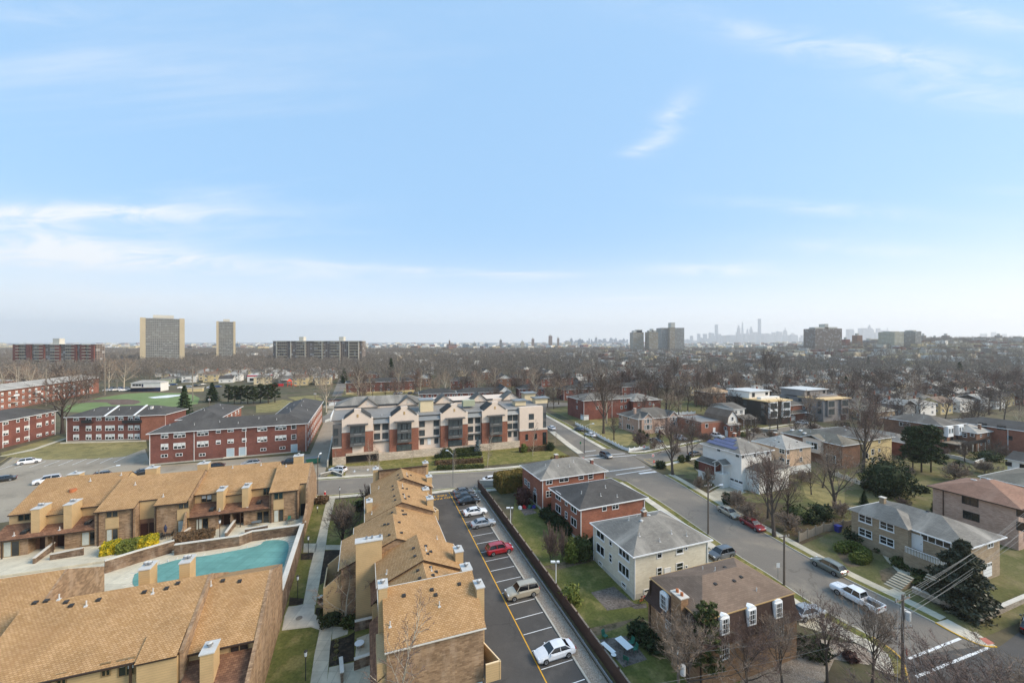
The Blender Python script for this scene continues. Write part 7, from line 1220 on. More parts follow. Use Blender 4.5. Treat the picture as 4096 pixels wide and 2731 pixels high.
# scatter --------------------------------------------------------------------
taken=[(o.location.x,o.location.y,13) for o in C.objects if o.parent is None and o.get('category') in('house','apartment block','garden apartments','apartment building','clubhouse','shed','garages','petrol station')]
taken+=[(-25,134,30),(0,140,25),(20,145,22),(-50,130,18),(-90,150,22),(-75,150,22),(-110,150,22),(-140,165,25)]
def free(x,y,r):
    for a,b,c in taken:
        if (x-a)**2+(y-b)**2<(r+c)**2: return False
    return True
def inpoly(x,y,P):
    c=False; n=len(P)
    for i in range(n):
        a,b=P[i],P[i-1]
        if (a[1]>y)!=(b[1]>y) and x<(b[0]-a[0])*(y-a[1])/(b[1]-a[1])+a[0]: c=not c
    return c
NOGO=[fld,[(-260,60),(-260,215),(-110,215),(-40,235),(0,222),(14,150),(30,128),(60,122),(130,60),(60,30),(-60,30)],[(5,120),(-8,210),(0,230),(12,225),(40,125)],g3(s2,(620,1000),(760,700),(800,700),(790,860),(740,1000)),[G(*s1(900,840)),G(*s1(2294,840)),G(*s1(2294,740)),G(*s1(1000,740))]]
# houses: prototypes then copies
uniq=list(SKB)
LMK=[('broad apartment tower',-325,560),('slim tower',-360,640),('red balcony slab',-560,480),('grey balcony slab',-170,560),('ballfield',-150,235),('clubhouse',-195,290),('petrol station',-170,330),('pine row',-110,235),('garage row',-70,190),('cream apartment building',-25,140),('tall dark spruce',-115,390),('garden apartments',-10,240),('grey-roofed brick house',35,185),('far street bend',25,260),('pinkish stone house',60,165),('school',160,400),('central high-rise cluster',420,1000),('black unfinished house',110,175),('grey unfinished house',135,185),('white solar house',60,100),('yellow brick house',105,120),('bay-windowed brown house',145,140),('long red brick house',190,130),('rust-roofed block',95,78),('dark brown slab',700,900),('beige block',870,880),('right-hand slope',700,620),('gambrel house',85,150),('big pine group',120,110)]
def relto(x,y):
    n,a,b=min(LMK,key=lambda l:((x-l[1])**2+(y-l[2])**2)/(l[2]+60)**1.2); du=x/y-a/b; dr=y/b
    r='far behind' if dr>1.22 else 'behind' if dr>1.05 else 'before' if dr<.93 else 'beside'
    if abs(du)>.06: r=('' if dr<1.22 else 'far ')+('right of' if du>0 else 'left of')
    return f'{r} the {n}'
ORD=['leftmost']+[w_+' from left' for w_ in 'second third fourth fifth sixth seventh eighth ninth tenth eleventh twelfth thirteenth fourteenth fifteenth sixteenth seventeenth eighteenth nineteenth twentieth'.split()]
def uniquify():
    d={}
    for o,lb,u in uniq: d.setdefault(lb,[]).append((u,o))
    for lb,L_ in d.items():
        L_.sort(key=lambda t:t[0]); n=len(L_)
        for i,(u,o) in enumerate(L_):
            if n==1: o['label']=lb
            else: o['label']=lb+', '+(ORD[i] if i<n/2+.4 else ('rightmost' if i==n-1 else ORD[min(19,n-1-i)].replace('left','right')))
            if len(o['label'].split())>16: o['label']=o['label'].replace('two-storey ','').replace('small ','').replace(' with ',', ').replace('far ','').replace('the ','')
HP=[]
def proto_house(w_,d_,h_,wall,roof,kind,rise,lb,trim='gutter_white',win='wh',porch=False):
    o=empty('house',lb,'house',(0,0,0),0,'small houses among the bare trees'); m_=MB(); x,y=w_/2,d_/2; m_.box(-x+.4,x-.4,-y+.4,y-.4,-2,h_-.02,wall); m_.build('wall',o); r_=MB()
    if kind=='hip': hiproof(r_,-x,x,-y,y,h_,rise,roof,'gutter_white'); ring(r_,-x,x,-y,y,h_-.15,h_+.02,.08,trim)
    else:
        ax='x' if w_>=d_ else 'y'; gableroof(r_,-x,x,-y,y,h_,rise,roof,ax,trim=trim); g_=MB(); k=(y-.4)/y if ax=='x' else (x-.4)/x
        if ax=='x': [g_.poly(P[::s_],wall) for xx in (-x+.42,x-.42) for P in ([(xx,-y+.4,h_-.03),(xx,y-.4,h_-.03),(xx,0,h_-.03+rise*k)],) for s_ in (1,-1)]
        else: [g_.poly(P[::s_],wall) for yy in (-y+.42,y-.42) for P in ([(-x+.4,yy,h_-.03),(x-.4,yy,h_-.03),(0,yy,h_-.03+rise*k)],) for s_ in (1,-1)]
        g_.build('gable',o)
    r_.build('roof',o)
    for z in ((1.7,4.4) if h_>5 else (1.7,)):
        for t in (-.28,.25): inst('window',win_mesh(1.5,1.3,win),o,(t*w_,-y+.4,z)); inst('window',win_mesh(1.2,1.3,win),o,(-x+.4,t*d_,z),-pi/2); inst('window',win_mesh(1.2,1.3,win),o,(x-.4,t*d_,z),pi/2)
    m_=MB(); m_.box(x*.4,x*.4+.7,y*.2,y*.2+.7,h_,h_+rise+1.0,'brick_orange'); m_.build('chimney',o)
    if porch: m_=MB(); slab(m_,-x*.5,x*.5,-y-1.6,2.6,-y+.39,3.2,roof,.12,trim); m_.build('porch_roof',o)
    return o
HT=[((11,9,5.8,'siding_white','roof_grey_dark','gable',2.4),'white two-storey house with grey gabled roof'),((10,12,5.8,'stucco_cream','roof_grey','hip',2.0),'cream house with pale grey hip roof'),((13,9,3.6,'brick_red','roof_dark','gable',2.6),'low red brick house with dark gabled roof'),((9,12,6.2,'brick_brown','roof_grey_dark','hip',2.2),'brown brick house with grey hip roof'),((12,10,3.6,'siding_white','roof_charcoal','gable',3.0),'low white cape house with charcoal roof'),((14,10,4.2,'brick_buff','roof_olive','hip',2.0),'buff brick bungalow with olive roof'),((10,10,6.0,'siding_grey','roof_light','gable',2.2),'grey-sided house with pale roof'),((12,12,4.4,'brick_orange','roof_grey','hip',2.2),'orange brick house with pale hip roof'),((11,9,5.6,'stucco_yellow','roof_brown','gable',2.4),'yellowish house with brown roof'),((9,11,3.8,'brick_red','roof_rust','hip',2.2),'small brick house with rust roof'),((13,11,5.8,'stucco_white','roof_light','hip',1.8),'broad white house with whitish roof'),((12,9,3.4,'siding_green','roof_grey_dark','hip',1.8),'pale green bungalow with grey roof')]
cnt=[0]*len(HT); rg=random.Random(21); placed=0
cand=[]
for ia in range(-14,68):
    for ib in range(8,66):
        a=ia*15.6+rg.uniform(-1.5,1.5); b=ib*14.6+(8 if (ib%4)>1 else 0)+rg.uniform(-1.5,1.5); x,y=W(a,b)
        if ib%4==3: continue
        u=CX+F*x/y if y>1 else 9e9; v=CY+F*(H-T(y,x))/y if y>1 else 0
        if not(-100<u<4250) or y<115 or y>900: continue
        right=u>2750 or (u>2250 and v<1560) ; left=u<1330
        if left and not(1440<v<1540 and 650<u<1330 or v<1500 and rg.random()<.25): continue
        if not left and not right and not(v<1505 and rg.random()<.5): continue
        if right and u<3300 and v>1640: continue
        if u>3300 and v>1690: continue
        if y>330 and rg.random()<(y-420)/1500: continue
        cand.append((y,x,u,v))
cand.sort(); side=lambda u:'left of the towers' if u<1000 else 'behind the cream apartments' if u<2300 else 'behind the junction' if u<2950 else 'behind the unfinished houses' if u<3400 else 'up the right-hand slope'
protos={}
for y,x,u,v in cand:
    if placed>=295: break
    if not free(x,y,6.6) or any(inpoly(x,y,P) for P in NOGO): continue
    k=rg.choices(range(len(HT)),(4,4,1,1,4,2,4,1,2,1,4,2))[0]; dist='near' if y<230 else 'middle-distance' if y<380 else 'distant'
    lb=f"{HT[k][1]} {relto(x,y)}"
    if k not in protos: o=proto_house(*HT[k][0],HT[k][1],porch=k%3==0); protos[k]=o; o.location=(x,y,T(y,x)); o.rotation_euler=(0,0,PANG+rg.choice((0,pi/2,0))); o['label']=lb
    else: o=copytree(protos[k],(x,y,T(y,x)),PANG+rg.choice((0,pi/2,pi,0))+rg.uniform(-.04,.04),lb,rg.uniform(.9,1.15))
    o['group']=f"{HT[k][1]}s {side(u)}"; uniq.append((o,lb,u)); taken.append((x,y,5.5)); placed+=1
print('houses',placed)
uniquify_later=True
# hero-ish far buildings
h=hfront('school_building','long brick school with tall chimney and white window bands behind the trees','school',s3(1325,585),s3(1735,570),6.5,20,.3).walls('brick_brown').hip(1.5,'roof_grey').grid('F',[.1,.2,.3,.45,.6,.75,.9],(3,),3,1.6,'wh'); chimney(h.o,-6,-4.5,-6,-4.5,5,16,'brick_brown',pots=0)
for a,b,lb in ((s4(-200,500),s4(-60,500),'dark wide roof beyond the junction'),): pass
# trees ----------------------------------------------------------------------
MT=[bare_tree(100+i,12,.24,5.6,9,5,4,5,.1,el=(25,62),lead=.7,mb_='bark',mt=('twig','twig_red','twig','twig_tan')[i%4]) for i in range(5)]
PT=bare_tree(120,14,.3,5.4,9,4,4,3,.07,mb_='bark_pale',mt='twig_tan',el=(25,60))
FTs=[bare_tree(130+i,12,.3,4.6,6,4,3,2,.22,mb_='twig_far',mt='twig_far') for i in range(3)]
TG='bare trees of the wood beyond the houses'
pl_=0; rg=random.Random(33); farT=[]; tries=0
pts=[]
for _ in range(110000):
    y=150+rg.random()**.7*1500; x=rg.uniform(-1.33,1.33)*y; u=CX+F*x/y; v=CY+F*(H-T(y,x))/y
    if v>1700 and u<2950: continue
    dn=.0
    if u<1400: dn=1.0 if v<1535 else (.25 if v<1600 and u<420 else .0)
    elif u<2400: dn=1. if v<1530 else .3 if v<1640 else .0
    else: dn=.42 if v<1480 else .42 if v<1580 else .36
    if 800<u<1330 and 1505<v<1560: dn=.35
    if rg.random()<dn*min(1,y/300): pts.append((y,x,u,v))
pts.sort(); grid_={}
def cell(x,y,s_): return (int(x//s_),int(y//s_))
sel=[]
for y,x,u,v in pts:
    s_=5.6 if y<600 else 8.5
    c=cell(x,y,s_)
    if any((c[0]+i,c[1]+j) in grid_ for i in (-1,0,1) for j in (-1,0,1)) and rg.random()<.8: continue
    if y<700 and (not free(x,y,-5.5) or any(inpoly(x,y,P) for P in NOGO)): continue
    grid_[c]=1; sel.append((y,x,u,v))
print('trees',len(sel))
ind=sel[:285]; far=sel[270:]
kinds={}
for i,(y,x,u,v) in enumerate(ind):
    k=rg.randrange(6); reg='left of the ballfield' if u<700 else 'by the towers and ballfield' if u<1400 else 'behind the cream apartments' if u<2400 else 'beyond the street junction' if u<3100 else 'on the right-hand blocks'
    nm=('tall grey-brown bare tree','reddish-twigged bare tree','wide grey bare tree','tan-twigged bare tree','slim bare tree','pale-barked bare sycamore')[k]; lb=f"{nm} {relto(x,y)}"
    if k not in kinds: kinds[k]=plant(MT[k] if k<5 else PT,'bare_tree',lb,'tree',x,y,None,1,rg.uniform(0,6)); o=kinds[k]
    else: o=copytree(kinds[k],(x,y,T(y,x)),rg.uniform(0,6),lb)
    s_=rg.uniform(.8,1.25)*(1.3 if u<1450 else 1.12); o.scale=(s_*rg.uniform(.9,1.2),s_*rg.uniform(.9,1.2),s_*(.85 if y<260 else 1)); o['group']=nm+'s '+reg; uniq.append((o,lb,u))
uniquify()
tv=[]; 
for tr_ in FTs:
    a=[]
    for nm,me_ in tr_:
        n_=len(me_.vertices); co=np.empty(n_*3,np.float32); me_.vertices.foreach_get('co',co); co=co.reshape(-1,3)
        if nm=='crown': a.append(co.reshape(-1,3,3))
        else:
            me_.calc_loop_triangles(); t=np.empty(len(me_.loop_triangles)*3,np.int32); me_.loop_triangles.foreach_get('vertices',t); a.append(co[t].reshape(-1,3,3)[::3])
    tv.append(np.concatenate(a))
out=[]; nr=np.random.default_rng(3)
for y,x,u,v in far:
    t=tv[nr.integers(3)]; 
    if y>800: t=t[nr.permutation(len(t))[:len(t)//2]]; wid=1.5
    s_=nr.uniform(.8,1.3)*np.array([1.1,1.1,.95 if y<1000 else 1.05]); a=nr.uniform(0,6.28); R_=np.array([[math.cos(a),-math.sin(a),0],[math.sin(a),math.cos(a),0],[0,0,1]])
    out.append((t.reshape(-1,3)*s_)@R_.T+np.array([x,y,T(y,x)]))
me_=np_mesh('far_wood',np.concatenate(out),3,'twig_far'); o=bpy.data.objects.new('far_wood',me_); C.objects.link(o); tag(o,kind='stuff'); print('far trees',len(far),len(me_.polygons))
for m_ in [me for tr_ in FTs for _,me in tr_]: bpy.data.meshes.remove(m_)
CON=[conifer(200+i,10,2.6,2400,'leaf_conifer',.42) for i in range(2)]
for i,(p,vt,wd,lb) in enumerate(((s2(1210,700),1432,1.0,'tall dark spruce standing out of the bare wood'),(s2(790,745),1470,1.1,'dark conifer left of the garden apartments, by the street'),(s2(1660,700),1475,1,'small conifer among the white gable ends'),(s3(1280,600),1432,1,'dark conifer beside the school'),(s3(1880,700),1455,1.3,'broad dark conifer right of the school'),(s4(700,830),1505,1.5,'broad dark spruce behind the grey unfinished house'),(s4(540,680),1455,1.3,'dark conifer cluster tree on the right blocks'),(s4(1010,800),1528,1.0,'narrow conifer by the pale house'),(s4(900,610),1432,1.,'dark conifer in the right-hand wood'),(s4(1715,700),1448,1.3,'dark conifer up the right-hand slope'),(s1(1900,910),1530,1.35,'dense dark pine right of the sports turf'),(s1(1650,1050),1543,.95,'thin dark pine before the sports turf'))):
    x,y=G(*p); hh=(p[1]-vt)*y/F; plant(CON[i%2],'conifer',lb,'conifer',x,y,None,(hh/10*wd*1.1,hh/10*wd*1.1,hh/10),i)
PC=pine_clump(210,8,2.4,2200,'leaf_dark',.3)
for i,(px_,py_) in enumerate(((2045,915),(2100,930),(2160,925),(2220,930),(2275,930))): x,y=G(*s1(px_,py_)); plant(PC,'pine',f"{('first','second','third','fourth','fifth')[i]} pine from the left in the row behind the brick wings",'pine',x,y,None,1.25,i*1.3,'row of pines behind the brick wings')
for i,(px_,py_) in enumerate(((40,920),(110,925),(170,915))): x,y=G(*s2(px_,py_)); plant(PC,'pine',f"{('left','middle','right')[i]} pine of the dense dark trio behind the brick wings",'pine',x,y,None,1.35,i*1.7+.5,'row of pines behind the brick wings')
# ---------------------------------------------------------------- named trees
def tr(proto,p,vt,H0,lb,w_=1.,rz=0,nm='bare_tree',cat='tree',base=None,grp=None):
    x,y=G(*p); k=(p[1]-vt)*y/F/H0; return plant(proto,nm,lb,cat,x,y,base,(k*w_,k*w_,k),rz,grp)
BT=[bare_tree(300+i,11.5,.3,6.0,10,6,5,7,(.05,.045,.045)[i],el=(25,64),lead=.68,mb_=('bark','bark_dark','bark')[i],mt=('twig','twig','twig_red')[i]) for i in range(3)]
BF=[bare_tree(380+i,11.5,.26,6.2,11,7,6,8,.04,el=(25,66),lead=.66,mt=('twig_tan','twig_red')[i]) for i in range(2)]
BTt=bare_tree(310,11,.32,5.6,9,6,5,6,.05,mb_='bark',mt='twig_tan',first=.12,lead=.7,lean=-.15)
BS=bare_tree(320,13,.3,6.,9,5,5,5,.06,mb_='bark_pale',mt='twig_tan',first=.2,el=(20,60)); SM=bare_tree(330,6,.1,2.4,7,5,4,5,.035,first=.1,mb_='bark_pale',mt='twig_red'); BI=bare_tree(340,12,.1,2.6,16,4,4,5,.03,first=.12,mb_='bark_pale',mt='twig_red',lead=.95,el=(30,60))
MS=bare_tree(350,7,.16,3.6,12,7,6,7,.04,first=.05,el=(45,80),mb_='bark_dark',mt='twig',lead=.45)
tr(BT[1],s1(560,1195),1495,12,'large dark bare tree between the two left brick blocks',1.1,.4)
for i,(p,vt,lb) in enumerate(((s2(630,1005),1510,'pale sycamore beside the brick wing driveway'),(s2(1700,885),1495,'pale sycamore behind the first gables of the cream building'),(s2(2010,870),1500,'pale sycamore behind the middle gables'),(s3(190,875),1483,'pale sycamore behind the corner of the cream building'),(s3(650,745),1450,'pale sycamore up the far street'),(s1(1110,790),1440,'pale sycamore left of the clubhouse'),(s1(975,800),1440,'pale sycamore at the end of the far brick block'))): tr(BS,p,vt,13,lb,1.,i)
for i,(p,vt,w_,lb) in enumerate(((s3(820,1195),1475,.85,'tall bare tree on the lawn behind the white picket fence'),(s3(915,1252),1665,1.1,'small bent bare tree inside the white picket fence'),(s3(1440,1566),1665,1.05,'bare tree at the street corner lawn in front of the junction'),(s3(1615,1410),1690,1.,'bare tree beside the parked dark car across the side street'),(s3(1380,985),1495,1.2,'broad bare tree right behind the pinkish stone house'),(s3(1650,955),1470,.8,'tall bare tree right of the broad one'),(s3(1760,935),1475,.8,'second tall bare tree right of the broad one'),(s3(375,975),1575,.9,'small bare street tree at the far junction'),((3098,2146),1800,.9,'tall bare tree on the slope behind the silver-tan sedan'),((3072,2075),1830,.75,'thin bare tree before the white solar house'),((3150,2085),1900,.9,'low spreading bare tree on the slope by the street'),((3450,1890),1600,.95,'big dark bare tree in front of the pale yellow house'),((3060,1525),1395,.8,'tall twin bare tree above the unfinished houses'),((3100,1540),1400,.7,'tall slim bare tree above the unfinished houses'),((2950,1600),1500,1.,'bare tree before the black unfinished house'),((2700,1540),1430,1.1,'bare tree behind the school trees'))): tr(BT[i%3],p,vt,12,lb,w_,i*1.1)
tr(BTt,(3340,2030),1800,11,'tan-twigged bare tree with forked leaning trunk on the yellowed lawn',1.15,.3); tr(BTt,(3290,1950),1850,11,'orange-twigged bare tree beside the olive-roofed house',1.1,2.2)
for i,(p,vt,w_,lb) in enumerate((((3488,2740),2415,.8,'dark bare tree with knotted limbs beside the utility pole at the bottom right'),((3313,2735),2420,.9,'bare tree on the gravel bed by the mansard house'),((3130,2760),2480,.9,'bare tree close to the right side of the mansard house'),((2990,2790),2500,1.0,'reddish bare tree in front of the mansard house windows'),((2760,2800),2465,1.1,'spreading bare tree at the left front of the mansard house'),((3860,3050),2655,1.6,'bare treetop reaching in at the bottom right corner'),((4080,3000),2650,1.4,'bare treetop at the extreme bottom right'),((3700,3100),2690,1.4,'low bare treetop below the crosswalk'))): tr(BF[i%2],p,vt,12,lb,w_*1.1,i*.9)
tr(MS,t2(645,562),1985,7,'dense multi-stemmed bare tree beside the estate walkway',1.15,.5); tr(SM,t2(672,1105),2262,6,'small bare tree in the shrub bed at the foot of the tall chimney',1.3,1)
x,y=-10.6,35.6; plant(BI,'bare_tree','slender birch with reddish twigs before the nearest brick wall','tree',x,y,None,(1.35,1.35,1.02),2.)
for i,(p,vt,lb) in enumerate(((g2(205,1285),1765,'thin young birch in front of the third gable bay'),(g2(560,1250),1735,'thin young birch left of the blue spruce'),(g2(965,1510),1735,'young bare tree in front of the fourth gable bay'),(g2(360,1590),1815,'young bare tree at the street hedge'),(g1(840,1600),1775,'leaning birch before the dark garage entrance'),(g1(1000,1590),1790,'second birch before the dark garage entrance'),(g1(220,1500),1800,'young bare tree by the white car at the driveway'),(g2(1800,1300),1700,'thin pinkish bare tree at the brick corner'),(g2(2210,1120),1730,'small bare tree on the corner pavement'),(g1(1600,1420),1800,'small bare tree by the entrance railing'))): tr(BI,p,vt,12,lb,1.1,i)
# evergreens and shrubs
YB=leafball(99,1.3,1.3,1.1,900,.2,'leaf_dark')
BSH=[bare_tree(360+i,2.6,.05,1.9,14,6,5,6,.06,first=.02,el=(25,75),mb_='bark_dark',mt=('twig_red','twig_tan')[i],lead=.35) for i in range(2)]
LB={}
def ball(lb,p,vt,wpx,mat,nm='shrub',cat='shrub',n=1100,size=.22,hh=None,asp=1.,z=None,lump=.16,grp=None):
    x,y=G(*p,z) if z is not None else G(*p); w_=wpx*y/F/2; h_=(p[1]-vt)*y/F/2 if hh is None else hh/2; k=len(LB); LB[k]=1
    if mat in('leaf_brown','leaf_burgundy') and ('thicket' in lb or 'brown' in lb):
        kk=1 if mat=='leaf_brown' else 0; return plant(BSH[kk],nm,lb,cat,x,y,z,(w_/1.9,w_/1.9,h_*2/2.6),k*.7,grp)
    n=int(min(n,220*w_*max(w_,h_)*2+200)); return plant(leafball(k+3,w_,w_*asp,h_,n,size,mat,lump=lump),nm,lb,cat,x,y,z,1,k*.7,grp)
ball('dark brown cypress bush beside the lawn, left of the pair',t3(290,645),1900+420/1.887,135/1.887,'leaf_burgundy'); ball('narrow reddish cypress bush right of the dark brown one',t3(378,650),1900+432/1.887,75/1.887,'leaf_burgundy'); ball('olive rounded bush beside the cypress pair',t3(445,650),1900+470/1.887,105/1.887,'leaf_olive'); ball('bright green rounded small tree beside the cream house',t3(535,630),1900+440/1.887,140/1.887,'leaf_hedge'); ball('dark bush squeezed against the cream house wall',t3(605,600),1900+450/1.887,60/1.887,'leaf_dark')
for i,(p,w_,h_) in enumerate(((t3(255,320),90,80),(t3(310,365),110,95),(t3(370,405),110,100),(t3(420,440),90,95),(t3(300,250),80,60))): ball(f"{('first','second','third','fourth','uppermost')[i]} dark green bush along the foot of the near-black-roofed brick house",p,p[1]-h_/1.887,w_/1.887,'leaf_dark',grp='dark bushes along the brick house')
ball('burgundy bush by the back wall of the corner brick house',t3(85,215),1900+80/1.887,120/1.887,'leaf_burgundy'); ball('dense dark evergreen bush by the garden table',t3(965,1230),1900+1105/1.887,170/1.887,'leaf_dark',n=1600); ball('second dense dark evergreen bush beside the mansard house',t3(1065,1310),1900+1200/1.887,150/1.887,'leaf_dark'); ball('small yellow-green weeping shrub on the lawn by the fence',t3(445,960),1900+815/1.887,130/1.887,'leaf_olive',n=500,lump=.4)
for i,(px_,top) in enumerate(((1435,955),(1505,965))):
    x,y=G(2048+px_/1.887,2760); k=(2760-(1900+top/1.887))*y/F/9; plant(pine_clump(230+i,9,1.25,3000,'leaf_hedge',.17,30),'pine',('slender green pine before the mansard roof, left of two','slender green pine before the mansard roof, right of two')[i],'pine',x,y,None,k)
x,y=G(3850,2440); plant(conifer(240,9.5,4.3,11000,'leaf_magnolia',.3,4,.0,pw=.5),'evergreen_tree','large dark glossy evergreen in front of the tan brick house','tree',x,y,None,1.0,0)
ball('huge dark round evergreen behind the yellowed lawn',r5(720,1085),1827,165,'leaf_dark','evergreen_tree','tree',3200,.3); 
for i,(px_,w_) in enumerate(((1020,.9),(1120,1.15),(1230,1.0))): x,y=G(*r5(px_,835)); plant(pine_clump(250+i,13,3.6,4200,'leaf_conifer',.34,24),'pine',('left','middle','right')[i]+' pine of the big loose pine group behind the lawns','pine',x,y,None,(w_,w_,.95),i,'loose pine group behind the lawns')
for i,(px_,top,bs,w_) in enumerate(((1432,1085,1390,80),(1492,1090,1395,75),(1555,1190,1400,80))): p=r5(px_,bs); x,y=G(*p); hh=(bs-top)/2.903*y/F; plant(conifer(260+i,10,1.5,1500,'leaf_dark',.26,2,.01),'cypress',('left','middle','right')[i]+' narrow dark cypress before the pink brick block','cypress',x,y,None,(hh/10*1.3,hh/10*1.3,hh/10),0,'narrow cypresses before the pink block')
tr(CON[0],r5(1290,1310),1600+1085/2.903,10,'dark spruce left of the narrow cypresses',1.0,0,'conifer','conifer'); tr(CON[1],r5(455,1215),1600+1055/2.903,10,'squat blue-green conifer beside the tan roof',1.3,0,'conifer','conifer'); tr(conifer(270,5,1.5,1500,'leaf_blue',.2,6),g2(785,1245),1540+955/4.612,5,'small blue spruce on the hedge terrace',1.,0,'conifer','conifer')
for lb,p,vt,w_,m_ in (('round dark bush on the corner lawn, nearest the kerb',r3(1115,1435),1560+1285/4.612,165/4.6,'leaf_dark'),('brown-green bush behind the round corner bush',r3(1505,1330),1560+1185/4.612,120/4.6,'leaf_hedge'),('upright dark bush before the parked dark car',r3(1622,1310),1560+1185/4.612,80/4.6,'leaf_dark'),('large green block bush left of the white solar house',r3(1820,1450),1560+1255/4.612,130/4.6,'leaf_hedge'),('burgundy thicket at the corner of the pinkish stone house',r3(720,1060),1560+800/4.612,340/4.6,'leaf_burgundy'),('brown thicket right of the white picket fence',r3(1010,1100),1560+930/4.612,190/4.6,'leaf_brown'),('green conical bush by the pinkish house wall',r3(740,860),1560+705/4.612,60/4.6,'leaf_dark'),('second conical bush by the pinkish house wall',r3(800,880),1560+735/4.612,70/4.6,'leaf_hedge'),('third conical bush by the pinkish house wall',r3(868,900),1560+785/4.612,70/4.6,'leaf_dark'),('round bush by the steps of the pinkish house',r3(1090,880),1560+800/4.612,70/4.6,'leaf_dark'),
    ('round dark bush at the end of the concrete driveway',r4(485,1435),1640+1235/3.825,130/3.8,'leaf_dark'),('brown bush thicket beside the driveway bush',r4(620,1420),1640+1270/3.825,220/3.8,'leaf_brown'),('brown weeping bush by the steps of the white solar house',r4(190,1170),1640+930/3.825,190/3.8,'leaf_brown'),('brown thicket on the slope below the steps',r4(60,1200),1640+1040/3.825,170/3.8,'leaf_brown'),('yellow-green bushes beside the gambrel house',r4(590,400),1640+345/3.825,90/3.8,'leaf_olive'),('bright bush right of the gambrel house',r4(745,410),1640+330/3.825,90/3.8,'leaf_olive'),
    ('dark bush before the tan house, left of its windows',t4(680,500),1900+395/1.887,150/1.887,'leaf_dark'),('low dark bush row end under the tan house windows',t4(850,570),1900+525/1.887,110/1.887,'leaf_dark'),('round clipped bush by the garden path',t4(1010,690),1900+622/1.887,125/1.887,'leaf_hedge'),('clipped dark hedge mound beside the garden steps',t4(1200,790),1900+712/1.887,150/1.887,'leaf_dark'),('long low clipped mound beside the lower steps',t4(1165,840),1900+765/1.887,150/1.887,'leaf_hedge'),('dark green bush on the slope by the wooden fence',t4(400,330),1900+205/1.887,150/1.887,'leaf_dark'),('brown-green bush left of the wooden fence',t4(230,330),1900+225/1.887,210/1.887,'leaf_hedge'),('brown thicket right of the wooden fence bush',t4(560,320),1900+225/1.887,190/1.887,'leaf_brown'),('dark low thicket above the street kerb',t4(170,420),1900+310/1.887,220/1.887,'leaf_brown'),('brown thicket by the red estate car',t3(1800,360),1900+230/1.887,200/1.887,'leaf_brown'),('brown thicket above the tan sedan',t3(1700,260),1900+140/1.887,170/1.887,'leaf_brown'),
    ('dark clipped bush bed right of the mansard house',t4(330,1340),1900+1235/1.887,210/1.887,'leaf_dark'),('reddish bush by the gravel bed',t4(620,1390),1900+1330/1.887,90/1.887,'leaf_burgundy'),('dark shrub mass at the white plaza path corner',t2(580,1090),1900+985/1.887,210/1.887,'leaf_dark'),('green shrub by the small bare tree',t2(700,1140),1900+1050/1.887,90/1.887,'leaf_hedge'),('purple-brown shrub by the cross street',t2(850,240),1900+100/1.887,150/1.887,'leaf_burgundy'),('dark bush below the purple-brown shrub',t2(790,260),1900+190/1.887,90/1.887,'leaf_dark'),('low dry hedge by the hydrant',t2(498,205),1900+150/1.887,90/1.887,'leaf_brown'),
    ('green bushy shrub at the brick wall end of the cream building',g2(1640,1240),1540+1060/4.612,110/4.6,'leaf_olive'),('dark green rounded bush at the glass entrance',g2(2130,1200),1540+1035/4.612,150/4.6,'leaf_dark'),('clipped square bush left of the terrace birch',g2(225,1290),1540+1145/4.612,210/4.6,'leaf_hedge'),('brown thicket in the right back gardens',r5(1500,930),1600+760/2.903,330/2.9,'leaf_brown'),('dark thicket left of the pale garden wall',r5(1900,700),1600+580/2.903,260/2.9,'leaf_dark'),('brown bushes by the small white gabled house',r5(1850,850),1600+730/2.903,260/2.9,'leaf_brown'),('dark hedge row right of the huge round evergreen',r5(1110,1060),1600+990/2.903,150/2.9,'leaf_dark')):
    ball(lb,p,vt,w_,m_,n=900)
hedge('huge ochre-green hedge behind the parking lot and the corner brick house',G(1990,1962),G(2215,1925),5.,3.6,'leaf_ochre',seed=5,dens=40,size=.26); hedge('left end of the ochre hedge mass, beside the cross street',G(2215,1880),G(2285,1872),4.,3.,'leaf_ochre',seed=6,dens=40,size=.26)
for i,(p,q_,m_,lb) in enumerate(((t1(770,585),t1(900,560),'leaf_yellow','yellow variegated shrub mass, left half'),(t1(900,570),t1(1050,545),'leaf_olive','green middle part of the yellow shrub mass'),(t1(1030,545),t1(1190,510),'leaf_yellow','yellow variegated shrub mass, right half'),(t1(1320,505),t1(1610,460),'leaf_brown','long clipped brown-green hedge behind the pool wall'))):
    a,b=G(*p,PZ+.2),G(*q_,PZ+.2); hedge(lb,a,b,2.2,1.5 if i<3 else 1.3,m_,z=PZ,seed=20+i,dens=45,size=.2)
a=[G(*t4(*p)) for p in ((545,575),(600,560),(660,570),(710,600),(730,630),(700,655),(665,655))]; o=empty('hedge','crescent-shaped clipped yellow-green hedge on the lawn','hedge',(*a[3],T(a[3][1])),0)
for i,p in enumerate(dense(a,2)): 
    if i==0: cm=leafball(77,.95,.95,.75,420,.2,'leaf_olive')
    for nm,me_ in cm: inst('foliage' if nm=='crown' else 'leaf_core',me_,o,(p[0]-a[3][0],p[1]-a[3][1],0))
for i,p in enumerate(((610,1255),(605,1295),(605,1335),(598,1388))): ball(f"{('first','second','third','nearest')[i]} small tan grass tuft in the dark bed",t2(*p),1900+(p[1]-22)/1.887,24/1.887,'grass_dry','grass_tuft','grass tuft',200,.12)
